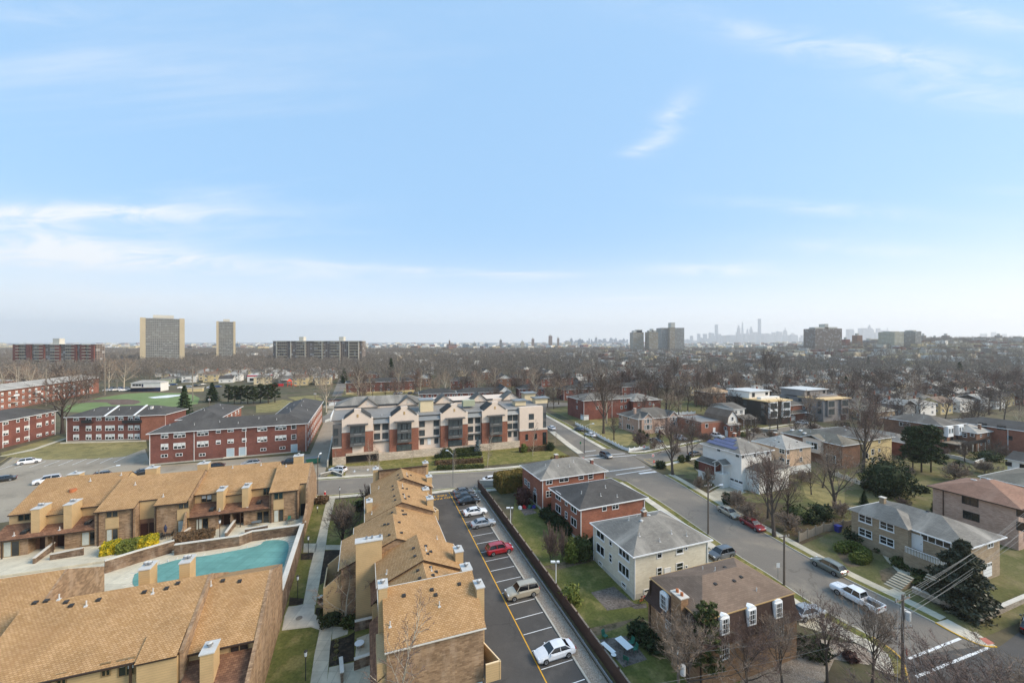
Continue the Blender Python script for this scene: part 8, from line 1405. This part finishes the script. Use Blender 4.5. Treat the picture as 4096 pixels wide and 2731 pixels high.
# thickets and yard trees on the right-hand lots
rg=random.Random(71); ny=0
YP=[G(2720,1930),G(3020,2090),G(3260,2230),G(3380,2260),G(3420,2010),G(4096,1880),G(4096,1740),G(3300,1760),G(3080,1900)]
for _ in range(900):
    if ny>=64: break
    x=rg.uniform(25,190); y=rg.uniform(70,165); u=CX+F*x/y; v=CY+F*(H-T(y,x))/y
    if u>4250 or u<2650: continue
    a,b=PP(x,y)
    if a<76 or not free(x,y,-3.5): continue
    if abs(b-86)<9 and u<3200: continue
    ny+=1; taken.append((x,y,-1)); k=rg.random(); s_=rg.uniform(.7,1.3)
    if k<.45: o=plant(BSH[rg.randrange(2)],'shrub','','shrub',x,y,None,(s_,s_,s_*.9),rg.uniform(0,6),'brown leafless shrubs of the right-hand yards'); lb='brown leafless shrub '+relto(x,y)
    elif k<.75: o=plant(BT[rg.randrange(3)],'bare_tree','','tree',x,y,None,(.62*s_,.62*s_,.6*s_),rg.uniform(0,6),'small bare trees of the right-hand yards'); lb='small bare yard tree '+relto(x,y)
    else: o=plant(YB,'shrub','','shrub',x,y,None,s_*.9,rg.uniform(0,6),'dark evergreen shrubs of the right-hand yards') if 'YB' in globals() else None; lb='dark evergreen yard shrub '+relto(x,y)
    uniq.append((o,lb,u))
# ---------------------------------------------------------------- fences and walls
def picket(lb,pts,h_=1.1,m='white_paint',name='picket_fence',post=2.4,zz=None):
    L_=dense(pts,1); x0,y0=L_[0]; o=empty(name,lb,'fence',(x0,y0,T(y0)),0); m_=MB(); p_=MB(); p_.box(-.08,.08,-.08,.08,-.2,h_+.2,m); pme=p_.mesh('post')
    for i in range(len(L_)-1):
        a,b=Vector(L_[i]),Vector(L_[i+1]); n=max(1,round((b-a).length/post))
        for k in range(n):
            p=a+(b-a)*k/n; q_=a+(b-a)*(k+1)/n; inst('post',pme,o,(p.x-x0,p.y-y0,T(p.y)-T(y0)),math.atan2(q_.y-p.y,q_.x-p.x))
            pt=offs([(p.x-x0,p.y-y0),(q_.x-x0,q_.y-y0)],.03); pb=offs([(p.x-x0,p.y-y0),(q_.x-x0,q_.y-y0)],-.03)
            for j in range(4):
                f0,f1=j/4,(j+1)/4; sg_=lambda f:.82+.18*abs(2*f-1)**2; g_=lambda l,f:(l[0][0]+(l[1][0]-l[0][0])*f,l[0][1]+(l[1][1]-l[0][1])*f); zz_=lambda f:T(p.y+(q_.y-p.y)*f)-T(y0)
                m_.loft([[(*g_(pt,f),zz_(f)+.08) if e_==0 else (*g_(pb,f),zz_(f)+.08) if e_==1 else (*g_(pb,f),zz_(f)+h_*sg_(f)) if e_==2 else (*g_(pt,f),zz_(f)+h_*sg_(f)) for e_ in range(4)] for f in (f0,f1)],m)
    m_.build('panels',o); return o
picket('white scalloped picket fence curving round the corner lawn',[G(*s3(570,1115)),G(*s3(700,1180)),G(*s3(800,1240)),G(*s3(900,1290)),G(*s3(985,1335)),G(*s3(1050,1355)),G(*s3(1235,1330))])
picket('weathered board fence below the tan house roof',[G(*t4(235,505)),G(*t4(420,430)),G(*t4(640,395))],1.7,'wood_weathered','board_fence')
picket('pale garden fence behind the yellowed lawn',[G(*r5(60,860)),G(*r5(470,1010)),G(*r5(700,1020))],1.3,'coping','board_fence'); picket('white board fence behind the brick flat-roofed house',[G(*r3(1380,470)),G(*r3(1760,455))],1.8,'white_paint','board_fence')
bwall('long low pale retaining wall before the large dark evergreen',[G(*t4(1090,880)),G(*t4(1350,1000)),G(*t4(1590,1112)),G(*t4(1932,955)),G(*t4(2100,880))],-3,[T(G(*t4(1090,880))[1])+.7]*2+[-.55]*3,.35,'block_wall',.1)
bwall('curved pale garden wall in the right back gardens',[G(*r5(1400,660)),G(*r5(1560,690)),G(*r5(1740,750)),G(*r5(1900,690))],-1,.9,.3,'coping',.1); bwall('stone garden wall beside the gambrel house drive',[G(*r4(860,330)),G(*r4(1260,350))],-1,1.3,.4,'stone_grey',.1)
bwall('concrete wall along the top of the parking entrance',[W(26.6,95.5),G(2060,1945)],-1,1.2,.3,'concrete_kerb',.08) ; bwall('stone planter wall by the driveway opposite the estate',[G(*z3(0,265)),G(*z3(200,215)),G(*z3(350,270)),G(*z3(385,190))],-1,.7,.4,'stone_grey',.1)
# ---------------------------------------------------------------- poles, lamps, wires, signs
def pole(lb,p,vt,arms=(),name='utility_pole',cat='utility pole',m='pole_wood',r=.17,tr_=False,hgt=None,lamp=None,grp=None,rz=0):
    x,y=G(*p); h_=(p[1]-vt)*y/F if hgt is None else hgt; o=empty(name,lb,cat,(x,y,T(y,x)),0,grp); m_=MB(); m_.cyl((0,0,-.3),(0,0,h_),r,r*.7,m,8); m_.build('pole',o)
    for i,(z,L_,a) in enumerate(arms):
        m_=MB(); d=Vector((math.cos(a),math.sin(a),0)); m_.cyl(tuple(-d*L_/2+Vector((0,0,h_-z))),tuple(d*L_/2+Vector((0,0,h_-z))),.07,.07,m if m!='black_metal' else m,5); [m_.cyl(tuple(d*L_*k+Vector((0,0,h_-z+.07))),tuple(d*L_*k+Vector((0,0,h_-z+.3))),.05,.05,'cap_metal',6) for k in (-.45,-.2,.2,.45)]; m_.build('crossarm',o)
    if tr_:
        m_=MB(); [m_.cyl((.42*math.cos(k),.42*math.sin(k),h_-2.6),(.42*math.cos(k),.42*math.sin(k),h_-1.7),.26,.26,'cap_metal',12) for k in (tr_ if isinstance(tr_,tuple) else (-.6,))]; m_.build('transformer',o)
    if lamp:
        z,L_,a=lamp; m_=MB(); d=Vector((math.cos(a),math.sin(a),0)); P_=[tuple(d*L_*t+Vector((0,0,h_-z+.9*math.sin(t*1.4)))) for t in (0,.33,.66,1)]; tube(m_,P_,[.05]*4,'cap_metal',6); m_.build('lamp_arm',o); e=Vector(P_[-1]); m_=MB(); m_.cyl(tuple(e-d*.15+Vector((0,0,0))),tuple(e+d*.55+Vector((0,0,-.03))),.13,.17,'lamp_clear',8); m_.build('lamp_head',o)
    return o,(x,y,T(y,x)+h_)
P1,t1p=pole('tall utility pole with transformers and crossarms at the bottom right corner',(3611,2722),2378,((.5,2.6,.35),(3.6,2.2,.1)),tr_=(-.4,.6)); P2,t2p=pole('utility pole beside the kerb behind the mansard house',t4(122,832),2141,((.2,1.8,.2),)); P3,t3p=pole('utility pole with street lamp beside the cream house',t3(1480,448),1926,((.8,1.6,.3),),lamp=(1.7,2.6,.25)); P4,t4p=pole('utility pole at the bottom edge left of the mansard house trees',(2713,2850),2588,((.5,.8,1.),),tr_=(-.3,))
pole('street lamp on a black pole at the junction',s3(648,1372),1702,(),'street_lamp','street lamp','black_metal',.1,lamp=(.3,2.6,.1)); pole('street lamp by the clipped hedges of the cream building',(1812,1950),1815,(),'street_lamp','street lamp','steel',.09,lamp=(.3,1.6,2.6)); pole('street lamp over the car park behind the townhouse roofs',(396,1990),1878,(),'street_lamp','street lamp','wood_weathered',.1,lamp=(.4,3.0,.5)); pole('utility pole with white street lamp at the brown townhouse end',(1271,1975),1828,(),'street_lamp','street lamp','pole_wood',.12,lamp=(.3,.8,1.5))
pole('wooden pole with two pale transformers left of the brick wing',s2(530,935),1560,((.3,2,.2),),tr_=(-.5,3.6)); pole('wooden pole with two pale transformers before the row of pines',s1(1877,952),1582,((.3,2,.2),),tr_=(-.5,3.6)); pole('utility pole with transformer before the unfinished houses',r6(1478,885),1655,(),tr_=(2.6,),lamp=(.4,3,3.0)); pole('utility pole behind the cream building corner',s3(373,885),1540,((.3,2,.2),),tr_=(-.5,)); pole('far utility pole behind the garden apartments',s2(1017,830),1500,((.3,2,.2),))
for p,vt,lb in ((s1(165,915),1468,'leftmost tall floodlight pole of the ballfield'),(s1(412,950),1475,'floodlight pole rising behind the bare tree'),(s1(940,850),1450,'floodlight pole at the left end of the turf'),(s1(1727,905),1466,'floodlight pole at the right end of the turf'),(s1(1048,800),1520,'shorter pale pole behind the turf')): pole(lb,p,vt,((.2,2.6,.1),(1.0,2.2,.1)),'floodlight_pole','floodlight pole','wood_weathered',.3,grp='ballfield floodlight poles')
for p,vt,lb in ((t3(332,888),1900+652/1.887,'white twin-headed lamp post on the lawn by the brown fence'),((2042,2128),2030,'white lamp post beside the far part of the brown fence')): o,tp=pole(lb,p,vt,(),'lamp_post','lamp post','white_paint',.07); m_=MB(); hgt=tp[2]-o.location.z; m_.box(-.75,-.1,-.15,.15,hgt-.1,hgt+.1,'white_paint'); m_.box(.1,.5,-.15,.15,hgt-.1,hgt+.1,'white_paint'); m_.build('lamp_head',o)
lm=MB(); lm.cyl((0,0,0),(0,0,.5),.13,.18,'lamp_clear',6); lm.cyl((0,0,.502),(0,0,.68),.22,.05,'black_metal',6); lmm=lm.mesh('lantern')
for p,vt,lb in ((t2(395,602),458,'black lantern post by the pool wall corner'),(t2(315,932),755,'black lantern post on the grass strip before the plaza'),(t2(375,1548),1320,'nearest black lantern post on the lawn'),(t2(463,285),230,'small lantern post beside the brick end wall'),(t2(631,195),90,'lantern post near the cross street pavement')):
    x,y=G(*p); hh=(p[1]-(1900+vt/1.887))*y/F; o=empty('lantern_post',lb,'lamp post',(x,y,T(y)),0,'black lantern posts of the estate'); m_=MB(); m_.cyl((0,0,-.1),(0,0,hh-.6),.055,.045,'black_metal',6); m_.build('pole',o); inst('lantern',lmm,o,(0,0,hh-.62))
x,y=G(*z2(937,1175),PZ); o=empty('lantern_post','dark lantern post on the patio by the clipped hedge','lamp post',(x,y,PZ),0); m_=MB(); m_.cyl((0,0,0),(0,0,2.6),.06,.05,'fence_brown',6); m_.build('pole',o); inst('lantern',lmm,o,(0,0,2.55))
def wire(lb,a,b,sag=.6,r=.012,m='wire_grey'):
    a,b=Vector(a),Vector(b); P_=[tuple(a+(b-a)*t-Vector((0,0,4*sag*t*(1-t)))) for t in [i/12 for i in range(13)]]; m_=MB(); tube(m_,P_,[r]*13,m,4); return m_.build('wire',label=lb,cat='wire',group='overhead wires at the bottom right')
px_,py_,pz_=t1p
for i,(dz_,ex,ez) in enumerate(((0,0,9.6),(-.1,1.0,9.5),(-.2,2.,9.4),(-1.0,1.5,8.3),(-1.9,1.,7.2),(-2.3,1.6,6.9),(-2.6,.6,6.4))): wire(f"{('topmost','second','third','fourth','fifth','sixth','lowest')[i]} overhead wire running from the pole to the right edge",(px_+.4*(i%3-1),py_,pz_+dz_),(84+ex,64+ex,ez),.7,.013)
wire('wire from the corner pole up the street to the next pole',(px_,py_,pz_-.3),t2p,1.0,.012); wire('lower wire from the corner pole up the street',(px_,py_,pz_-2.2),(t2p[0],t2p[1],t2p[2]-1),1.0,.013); wire('wire up the street to the pole by the cream house',t2p,(t3p[0],t3p[1],t3p[2]-.8),.8,.012); wire('wire crossing the trees towards the bottom pole',(px_,py_,pz_-1.5),(t4p[0],t4p[1],t4p[2]-.6),.8,.013); wire('wire crossing low before the mansard house trees',(px_,py_,pz_-3.4),(t4p[0]-6,t4p[1]-2,t4p[2]-2.4),.6,.013)
for i in range(4): wire(f"{('first','second','third','fourth')[i]} wire dropping from the corner pole to the bottom edge",(px_-.5+i*.3,py_,pz_-.5*i-.4),(px_-13+1.2*i,py_-13,pz_-2.2),.3,.012)
def sign(lb,p,vt,kind='stop',face=0):
    x,y=G(*p); h_=(p[1]-vt)*y/F; o=empty('road_sign',lb,'road sign',(x,y,T(y)),face); m_=MB(); m_.cyl((0,0,-.1),(0,0,h_),.04,.04,'steel',5); m_.build('post',o); m_=MB()
    if kind=='stop': m_.cyl((0,-.05,h_-.4),(0,-.09,h_-.4),.4,.4,'sign_red',8); b=m_.build('sign_plate',o); l=inst('lettering',text_mesh('STOP',.3,'line_white'),b,(0,-.1,h_-.4)); l.rotation_euler=(pi/2,0,0)
    elif kind=='back': m_.cyl((0,-.05,h_-.4),(0,-.09,h_-.4),.4,.4,'steel',8); m_.build('sign_plate',o)
    elif kind=='noentry': m_.box(-.4,.4,-.09,-.05,h_-.8,h_,'line_white'); m_.cyl((0,-.091,h_-.4),(0,-.11,h_-.4),.33,.33,'sign_red',12); m_.box(-.22,.22,-.12,-.111,h_-.46,h_-.34,'line_white'); m_.build('sign_plate',o)
    else: m_.box(-.25,.25,-.08,-.05,h_-.7,h_,'sign_green' if kind=='green' else 'line_white'); m_.build('sign_plate',o)
    return o
sign('red and white no-entry sign at the picket fence corner',s3(1183,1372),1200+1300/2.24,'noentry'); sign('red STOP sign on the corner opposite the picket fence',s3(1270,1480),1200+1432/2.24,'stop',.5); sign('no-entry sign above the STOP sign corner',s3(1262,1440),1200+1378/2.24,'noentry',.3); sign('green street sign on a post by the crosswalk',s3(613,1352),1200+1268/2.24,'green'); sign('small white parking sign behind the tan sedan',t3(1785,340),1900+255/1.887,'white'); sign('dark sign post at the kerb by the mansard house',t4(75,795),1900+660/1.887,'white'); sign('orange-red sign by the bottom right utility pole',(3622,2640),2592,'stop',1.0)
x,y=G(*t2(520,150)); o=empty('fire_hydrant','red fire hydrant with white top beside the cross street','fire hydrant',(x,y,T(y)),0); m_=MB(); m_.cyl((0,0,0),(0,0,.75),.17,.15,'plastic_red',10); m_.cyl((-.28,0,.5),(.28,0,.5),.08,.08,'plastic_red',6); m_.build('body',o); m_=MB(); m_.cyl((0,0,.752),(0,0,.98),.19,.05,'cap_metal',10); m_.build('bonnet',o)
# ---------------------------------------------------------------- street cars
UP=R(105); UL=R(111)
SC='cars parked along the streets'
for kd,pt,p,a,lb in (('sedan','champagne',(2915,2058),UP+pi,'pale gold sedan parked at the right kerb, upslope'),('wagon','darkred',(3010,2108),UP+pi,'dark red estate car parked behind the pale gold sedan'),('suv','olive',(3313,2278),UL,'olive-grey SUV parked by the lawn of the tan house'),('pickup','white',(3424,2405),UL,'white pickup truck driving up the street'),('sedan','silver',(3228,2462),R(15),'silver sedan in the pale driveway beside the mansard house'),('wagon','dark',(4130,2520),R(35),'dark car at the right edge on the lower street'),('suv','grey',(2885,2228),PANG+pi,'dark grey SUV in the driveway behind the cream house'),('sedan','dark',(2316,1722),R(122),'dark sedan parked on the far part of the street'),('sedan','white',(2360,1744),R(122),'white sedan parked behind the dark one on the far street'),('sedan','white',(2206,1716),R(112),'white sedan by the glass corner of the cream building'),('suv','grey',(2424,1828),R(-66),'dark grey SUV crossing the junction crosswalk'),('sedan','dark',(2783,1822),R(20),'dark sedan parked on the side street behind the bare tree'),('pickup','white',(2862,1749),R(-60),'white off-roader parked by the brick houses'),('suv','white',(2722,1758),R(-50),'white car on the drive of the pinkish house'),('sedan','dark',(2626,1768),R(-60),'dark car on the drive right of the burgundy thicket'),('suv','white',(3207,1696),R(170),'white SUV parked before the unfinished houses'),
    ('suv','white',(118,1853),R(42),'white SUV alone in the upper left car park'),('bigsuv','white',(188,1930),R(225),'white SUV nearest behind the left townhouse roof'),('suv','grey',(395,1912),R(225),'grey SUV half hidden behind the townhouse ridge'),('sedan','dark',(568,1896),R(225),'dark sedan behind the townhouse ridge, with grey bonnet'),('sedan','black',(858,1872),R(205),'black car behind the middle chimney'),('wagon','silver',(1003,1860),R(205),'silver car showing above the middle roof'),('suv','dark',(1156,1856),R(200),'dark car above the right roof end'),('wagon','white',(1352,1886),R(170),'white car at the driveway of the cream building'),('sedan','dark',(8,1925),R(225),'dark car at the far left edge'),('sedan','white',(2162+0,2005-60),R(18),'white car at the end of the cross street hedge') if False else ('sedan','white',(1968,1925),R(17),'white car on the cross street beside the ochre hedge')):
    x,y=G(*p); car(kd,pt,x,y,a,lb,SC)
farcars=[]
for i in range(22):
    px_,py_=(s1(960+ i*24,815-(i%3)*9) if i<10 else s1(1490+(i-10)*66,790-(i%4)*9) if i<18 else s2((1255,1297,1382,1430)[i-18],842)); x,y=G(px_,py_); c=('white','silver','dark','grey','white','blue')[i%6]
    where=('before the clubhouse','beyond the sports turf','below the brick garden apartment')[0 if i<10 else 1 if i<18 else 2]; lb=f"far {c} {('sedan','SUV','estate car')[i%3]} parked {where}"; uniq.append((car(('sedan','suv','wagon')[i%3],c,x,y,R(15+(i*53)%40) if i<18 else R(80),lb,f"far {c} cars {where}"),lb,px_))
uniquify()
# ---------------------------------------------------------------- garden and patio furniture
def table(lb,x,y,z,w_,d_,rz,m='white_paint',h_=.74,rnd=False):
    o=empty('garden_table',lb,'table',(x,y,z),rz); m_=MB()
    if rnd: m_.loft([[(w_/2*math.cos(k*pi/8),d_/2*math.sin(k*pi/8),zz_) for k in range(16)] for zz_ in (h_-.04,h_)],m)
    else: m_.box(-w_/2,w_/2,-d_/2,d_/2,h_-.05,h_,m)
    m_.build('tabletop',o); l=MB(); l.cyl((0,0,0),(0,0,h_-.05),.035,.03,'steel',6); lm_=l.mesh('leg'); [inst('leg',lm_,o,(a*w_*.36,b*d_*.33,0)) for a in (-1,1) for b in (-1,1)]; return o
def chair(lb,x,y,z,rz,m='plastic_green',grp=None):
    o=empty('garden_chair',lb,'chair',(x,y,z),rz,grp); 
    for n_,mk_ in (('seat',lambda q_:q_.box(-.28,.28,-.26,.26,.4,.45,m)),('backrest',lambda q_:q_.loft([[(-.28,.22,.453),(.28,.22,.453),(.28,.28,.453),(-.28,.28,.453)],[(-.26,.36,.98),(.26,.36,.98),(.26,.4,.98),(-.26,.4,.98)]],m))):
        q_=MB(); mk_(q_); q_.build(n_,o)
    l=MB(); l.cyl((0,0,0),(0,0,.4),.025,.03,m,5); lm_=l.mesh('leg'); [inst('leg',lm_,o,(a*.24,b*.22,0)) for a in (-1,1) for b in (-1,1)]; return o
x,y=G(*t3(845,1310)); z=T(y)+.03; table('long white garden table on the paved patio by the mansard house',x,y,z,1.0,2.1,R(28))
for i,(dx_,dy_,a,lb) in enumerate(((1.0,.5,-1.1,'green garden chair right of the white table'),(1.1,-.5,-1.3,'second green garden chair right of the white table'),(-.3,-2.0,2.6,'tipped dark green garden chair below the white table'),(-1.9,1.6,.6,'green chair left above the white table'))): chair(lb,x+dx_,y+dy_,z,a,grp='green garden chairs around the white table')
x,y=G(*t3(725,1330)); table('narrow white bench-like table by the low wall',x,y,T(y)+.03,.6,1.9,R(32),h_=.5); x,y=G(*t3(767,1385)); table('small round white side table on the paved patio',x,y,T(y)+.03,.6,.6,0,rnd=True,h_=.5)
x,y=G(*t3(985,960)); o=empty('bicycle','red and dark bicycle leaning at the corner of the cream house','bicycle',(x,y,T(y)),.5)
for a in (-.52,.52): m_=MB(); [m_.cyl((a+.33*math.cos(k*pi/7),0,.34+.33*math.sin(k*pi/7)),(a+.33*math.cos((k+1)*pi/7),0,.34+.33*math.sin((k+1)*pi/7)),.03,.03,'tyre',4,False) for k in range(14)]; m_.build('wheel',o)
m_=MB(); [m_.cyl(p,q_,.03,.03,'plastic_red',5) for p,q_ in (((-.52,0,.34),(-.15,0,.85)),((-.52,0,.34),(0,0,.34)),((0,0,.34),(-.15,0,.85)),((0,0,.34),(.4,0,.8)),((-.15,0,.82),(.4,0,.8)),((.4,0,.95),(.52,0,.34)))]; m_.build('frame',o); m_=MB(); m_.box(-.28,-.02,-.07,.07,.86,.93,'black_metal'); m_.build('saddle',o); m_=MB(); m_.cyl((.38,-.28,.97),(.38,.28,.97),.02,.02,'black_metal',5); m_.build('handlebar',o)
x,y=G(*z1(1620,1200),PZ); o=chair('grey-green plastic armchair on the patio beside the yellow shrubs',x,y,PZ,.3,'plastic_grey')
x,y=G(*z2(1865,960),PZ); chair('striped green folding chair on the right-hand patio',x,y,PZ,.2,'plastic_green'); x,y=G(*z2(1890,990),PZ); table('round glass table on the right-hand patio',x,y,PZ,1.1,1.1,0,'glass_mid',rnd=True)
x,y=G(*z2(1430,1010),PZ); table('dark oval patio table in the middle patio',x,y,PZ,1.7,1.2,.3,'plastic_grey',rnd=True)
x,y=G(*z2(207,1190),PZ); o=empty('parasol','closed dark purple parasol on the patio','parasol',(x,y,PZ),0); m_=MB(); m_.cyl((0,0,0),(0,0,2.5),.03,.03,'steel',6); m_.build('pole',o); m_=MB(); m_.cyl((0,0,1.2),(0,0,1.9),.12,.24,'navy',8); m_.cyl((0,0,1.9),(0,0,2.5),.24,.03,'navy',8); m_.build('canopy',o); table('small dark table under the closed parasol',x+.1,y+.1,PZ,1.0,1.0,.2,'black_metal',rnd=True)
for i,(a,b) in enumerate(((170,1150),(290,1110))): x,y=G(*z2(a,b+40),PZ); chair(('dark chair left of the closed parasol','dark chair right of the closed parasol')[i],x,y,PZ,(1.2,-1.2)[i],'black_metal')
x,y=G(*t3(95,250)); 
for i,(dx_,dy_,c,lb) in enumerate(((0,0,'plastic_red','red play slide on the small brick patio'),(1.2,.3,'plastic_green','green play table on the small brick patio'),(-1.,-.2,'white_paint','white play car on the small brick patio'),(1.9,.1,'plastic_blue','blue play box on the small brick patio'))): o=empty('garden_toy',lb,'toy',(x+dx_,y+dy_,T(y)),i); m_=MB(); m_.loft([[(-.5,-.3,.05),(.5,-.3,.05),(.5,.3,.05),(-.5,.3,.05)],[(-.35,-.25,.6),(.1,-.25,.6),(.1,.25,.6),(-.35,.25,.6)]],c); m_.build('toy_body',o); m_=MB(); [m_.cyl((a*.35,-.32,.12),(a*.35,.32,.12),.12,.12,'tyre',8) for a in (-1,1)]; m_.build('toy_wheels',o)
sheet('patio',[g3(t3,(60,255),(110,215),(190,285),(95,305))],.03,'paver')
x,y=G(*t4(528,425)); o=empty('rubbish_bin','blue-purple bin lying by the wooden fence','bin',(x,y,T(y)),.4); m_=MB(); m_.loft([[(-.4,-.35,0),(.4,-.35,0),(.4,.35,0),(-.4,.35,0)],[(-.5,-.45,1.1),(.5,-.45,1.1),(.5,.45,1.1),(-.5,.45,1.1)]],'plastic_blue'); m_.build('body',o); m_=MB(); m_.box(-.52,.52,-.48,.48,1.103,1.2,'plastic_blue'); m_.build('lid',o)
x,y=G(*z2(2195,175)); o=empty('waste_container','dark green waste container behind the right end of the townhouse row','container',(x,y,T(y)),PANG); m_=MB(); m_.loft([[(-1.6,-.8,.2),(1.6,-.8,.2),(1.6,.8,.2),(-1.6,.8,.2)],[(-1.9,-1,1.6),(1.9,-1,1.6),(1.9,1,1.6),(-1.9,1,1.6)]],'plastic_green'); m_.build('body',o); m_=MB(); m_.box(-1.95,1.95,-1.05,1.05,1.603,1.7,'plastic_grey'); m_.build('lid',o)
for a,b,t_ in ((883,1533,-1),(1003,1520,1)):
    p=G(*s2(a,b)); m_=MB(); s_=t_; m_.poly([(-.12,-.9,0),(.12,-.9,0),(.12,.1,0),(-.12,.1,0)],'line_white'); m_.poly([(-.5,.1,0),(.5,.1,0),(0,.9,0)],'line_white'); m_.build('road_arrow',None,(p[0],p[1],.04),(0,0,PANG+(0 if t_>0 else pi)),('white arrow pointing to the street at the garage entrance','white arrow pointing into the garage entrance')[t_>0],'road marking')
# ---------------------------------------------------------------- air
if HAZE:
    m=bpy.data.materials.new('haze'); m.use_nodes=True; m.node_tree.nodes.clear(); n=N(m.node_tree); vv=n.new('ShaderNodeVolumePrincipled'); vv.inputs['Color'].default_value=HAZEC; vv.inputs['Density'].default_value=HAZE; vv.inputs['Anisotropy'].default_value=HANI; oo=n.new('ShaderNodeOutputMaterial'); n.link(vv.outputs[0],oo.inputs['Volume']); MATS['haze']=m
    m_=MB(); m_.box(-11500,11500,-100,11600,-20,480,'haze'); m_.build('haze',kind='stuff')
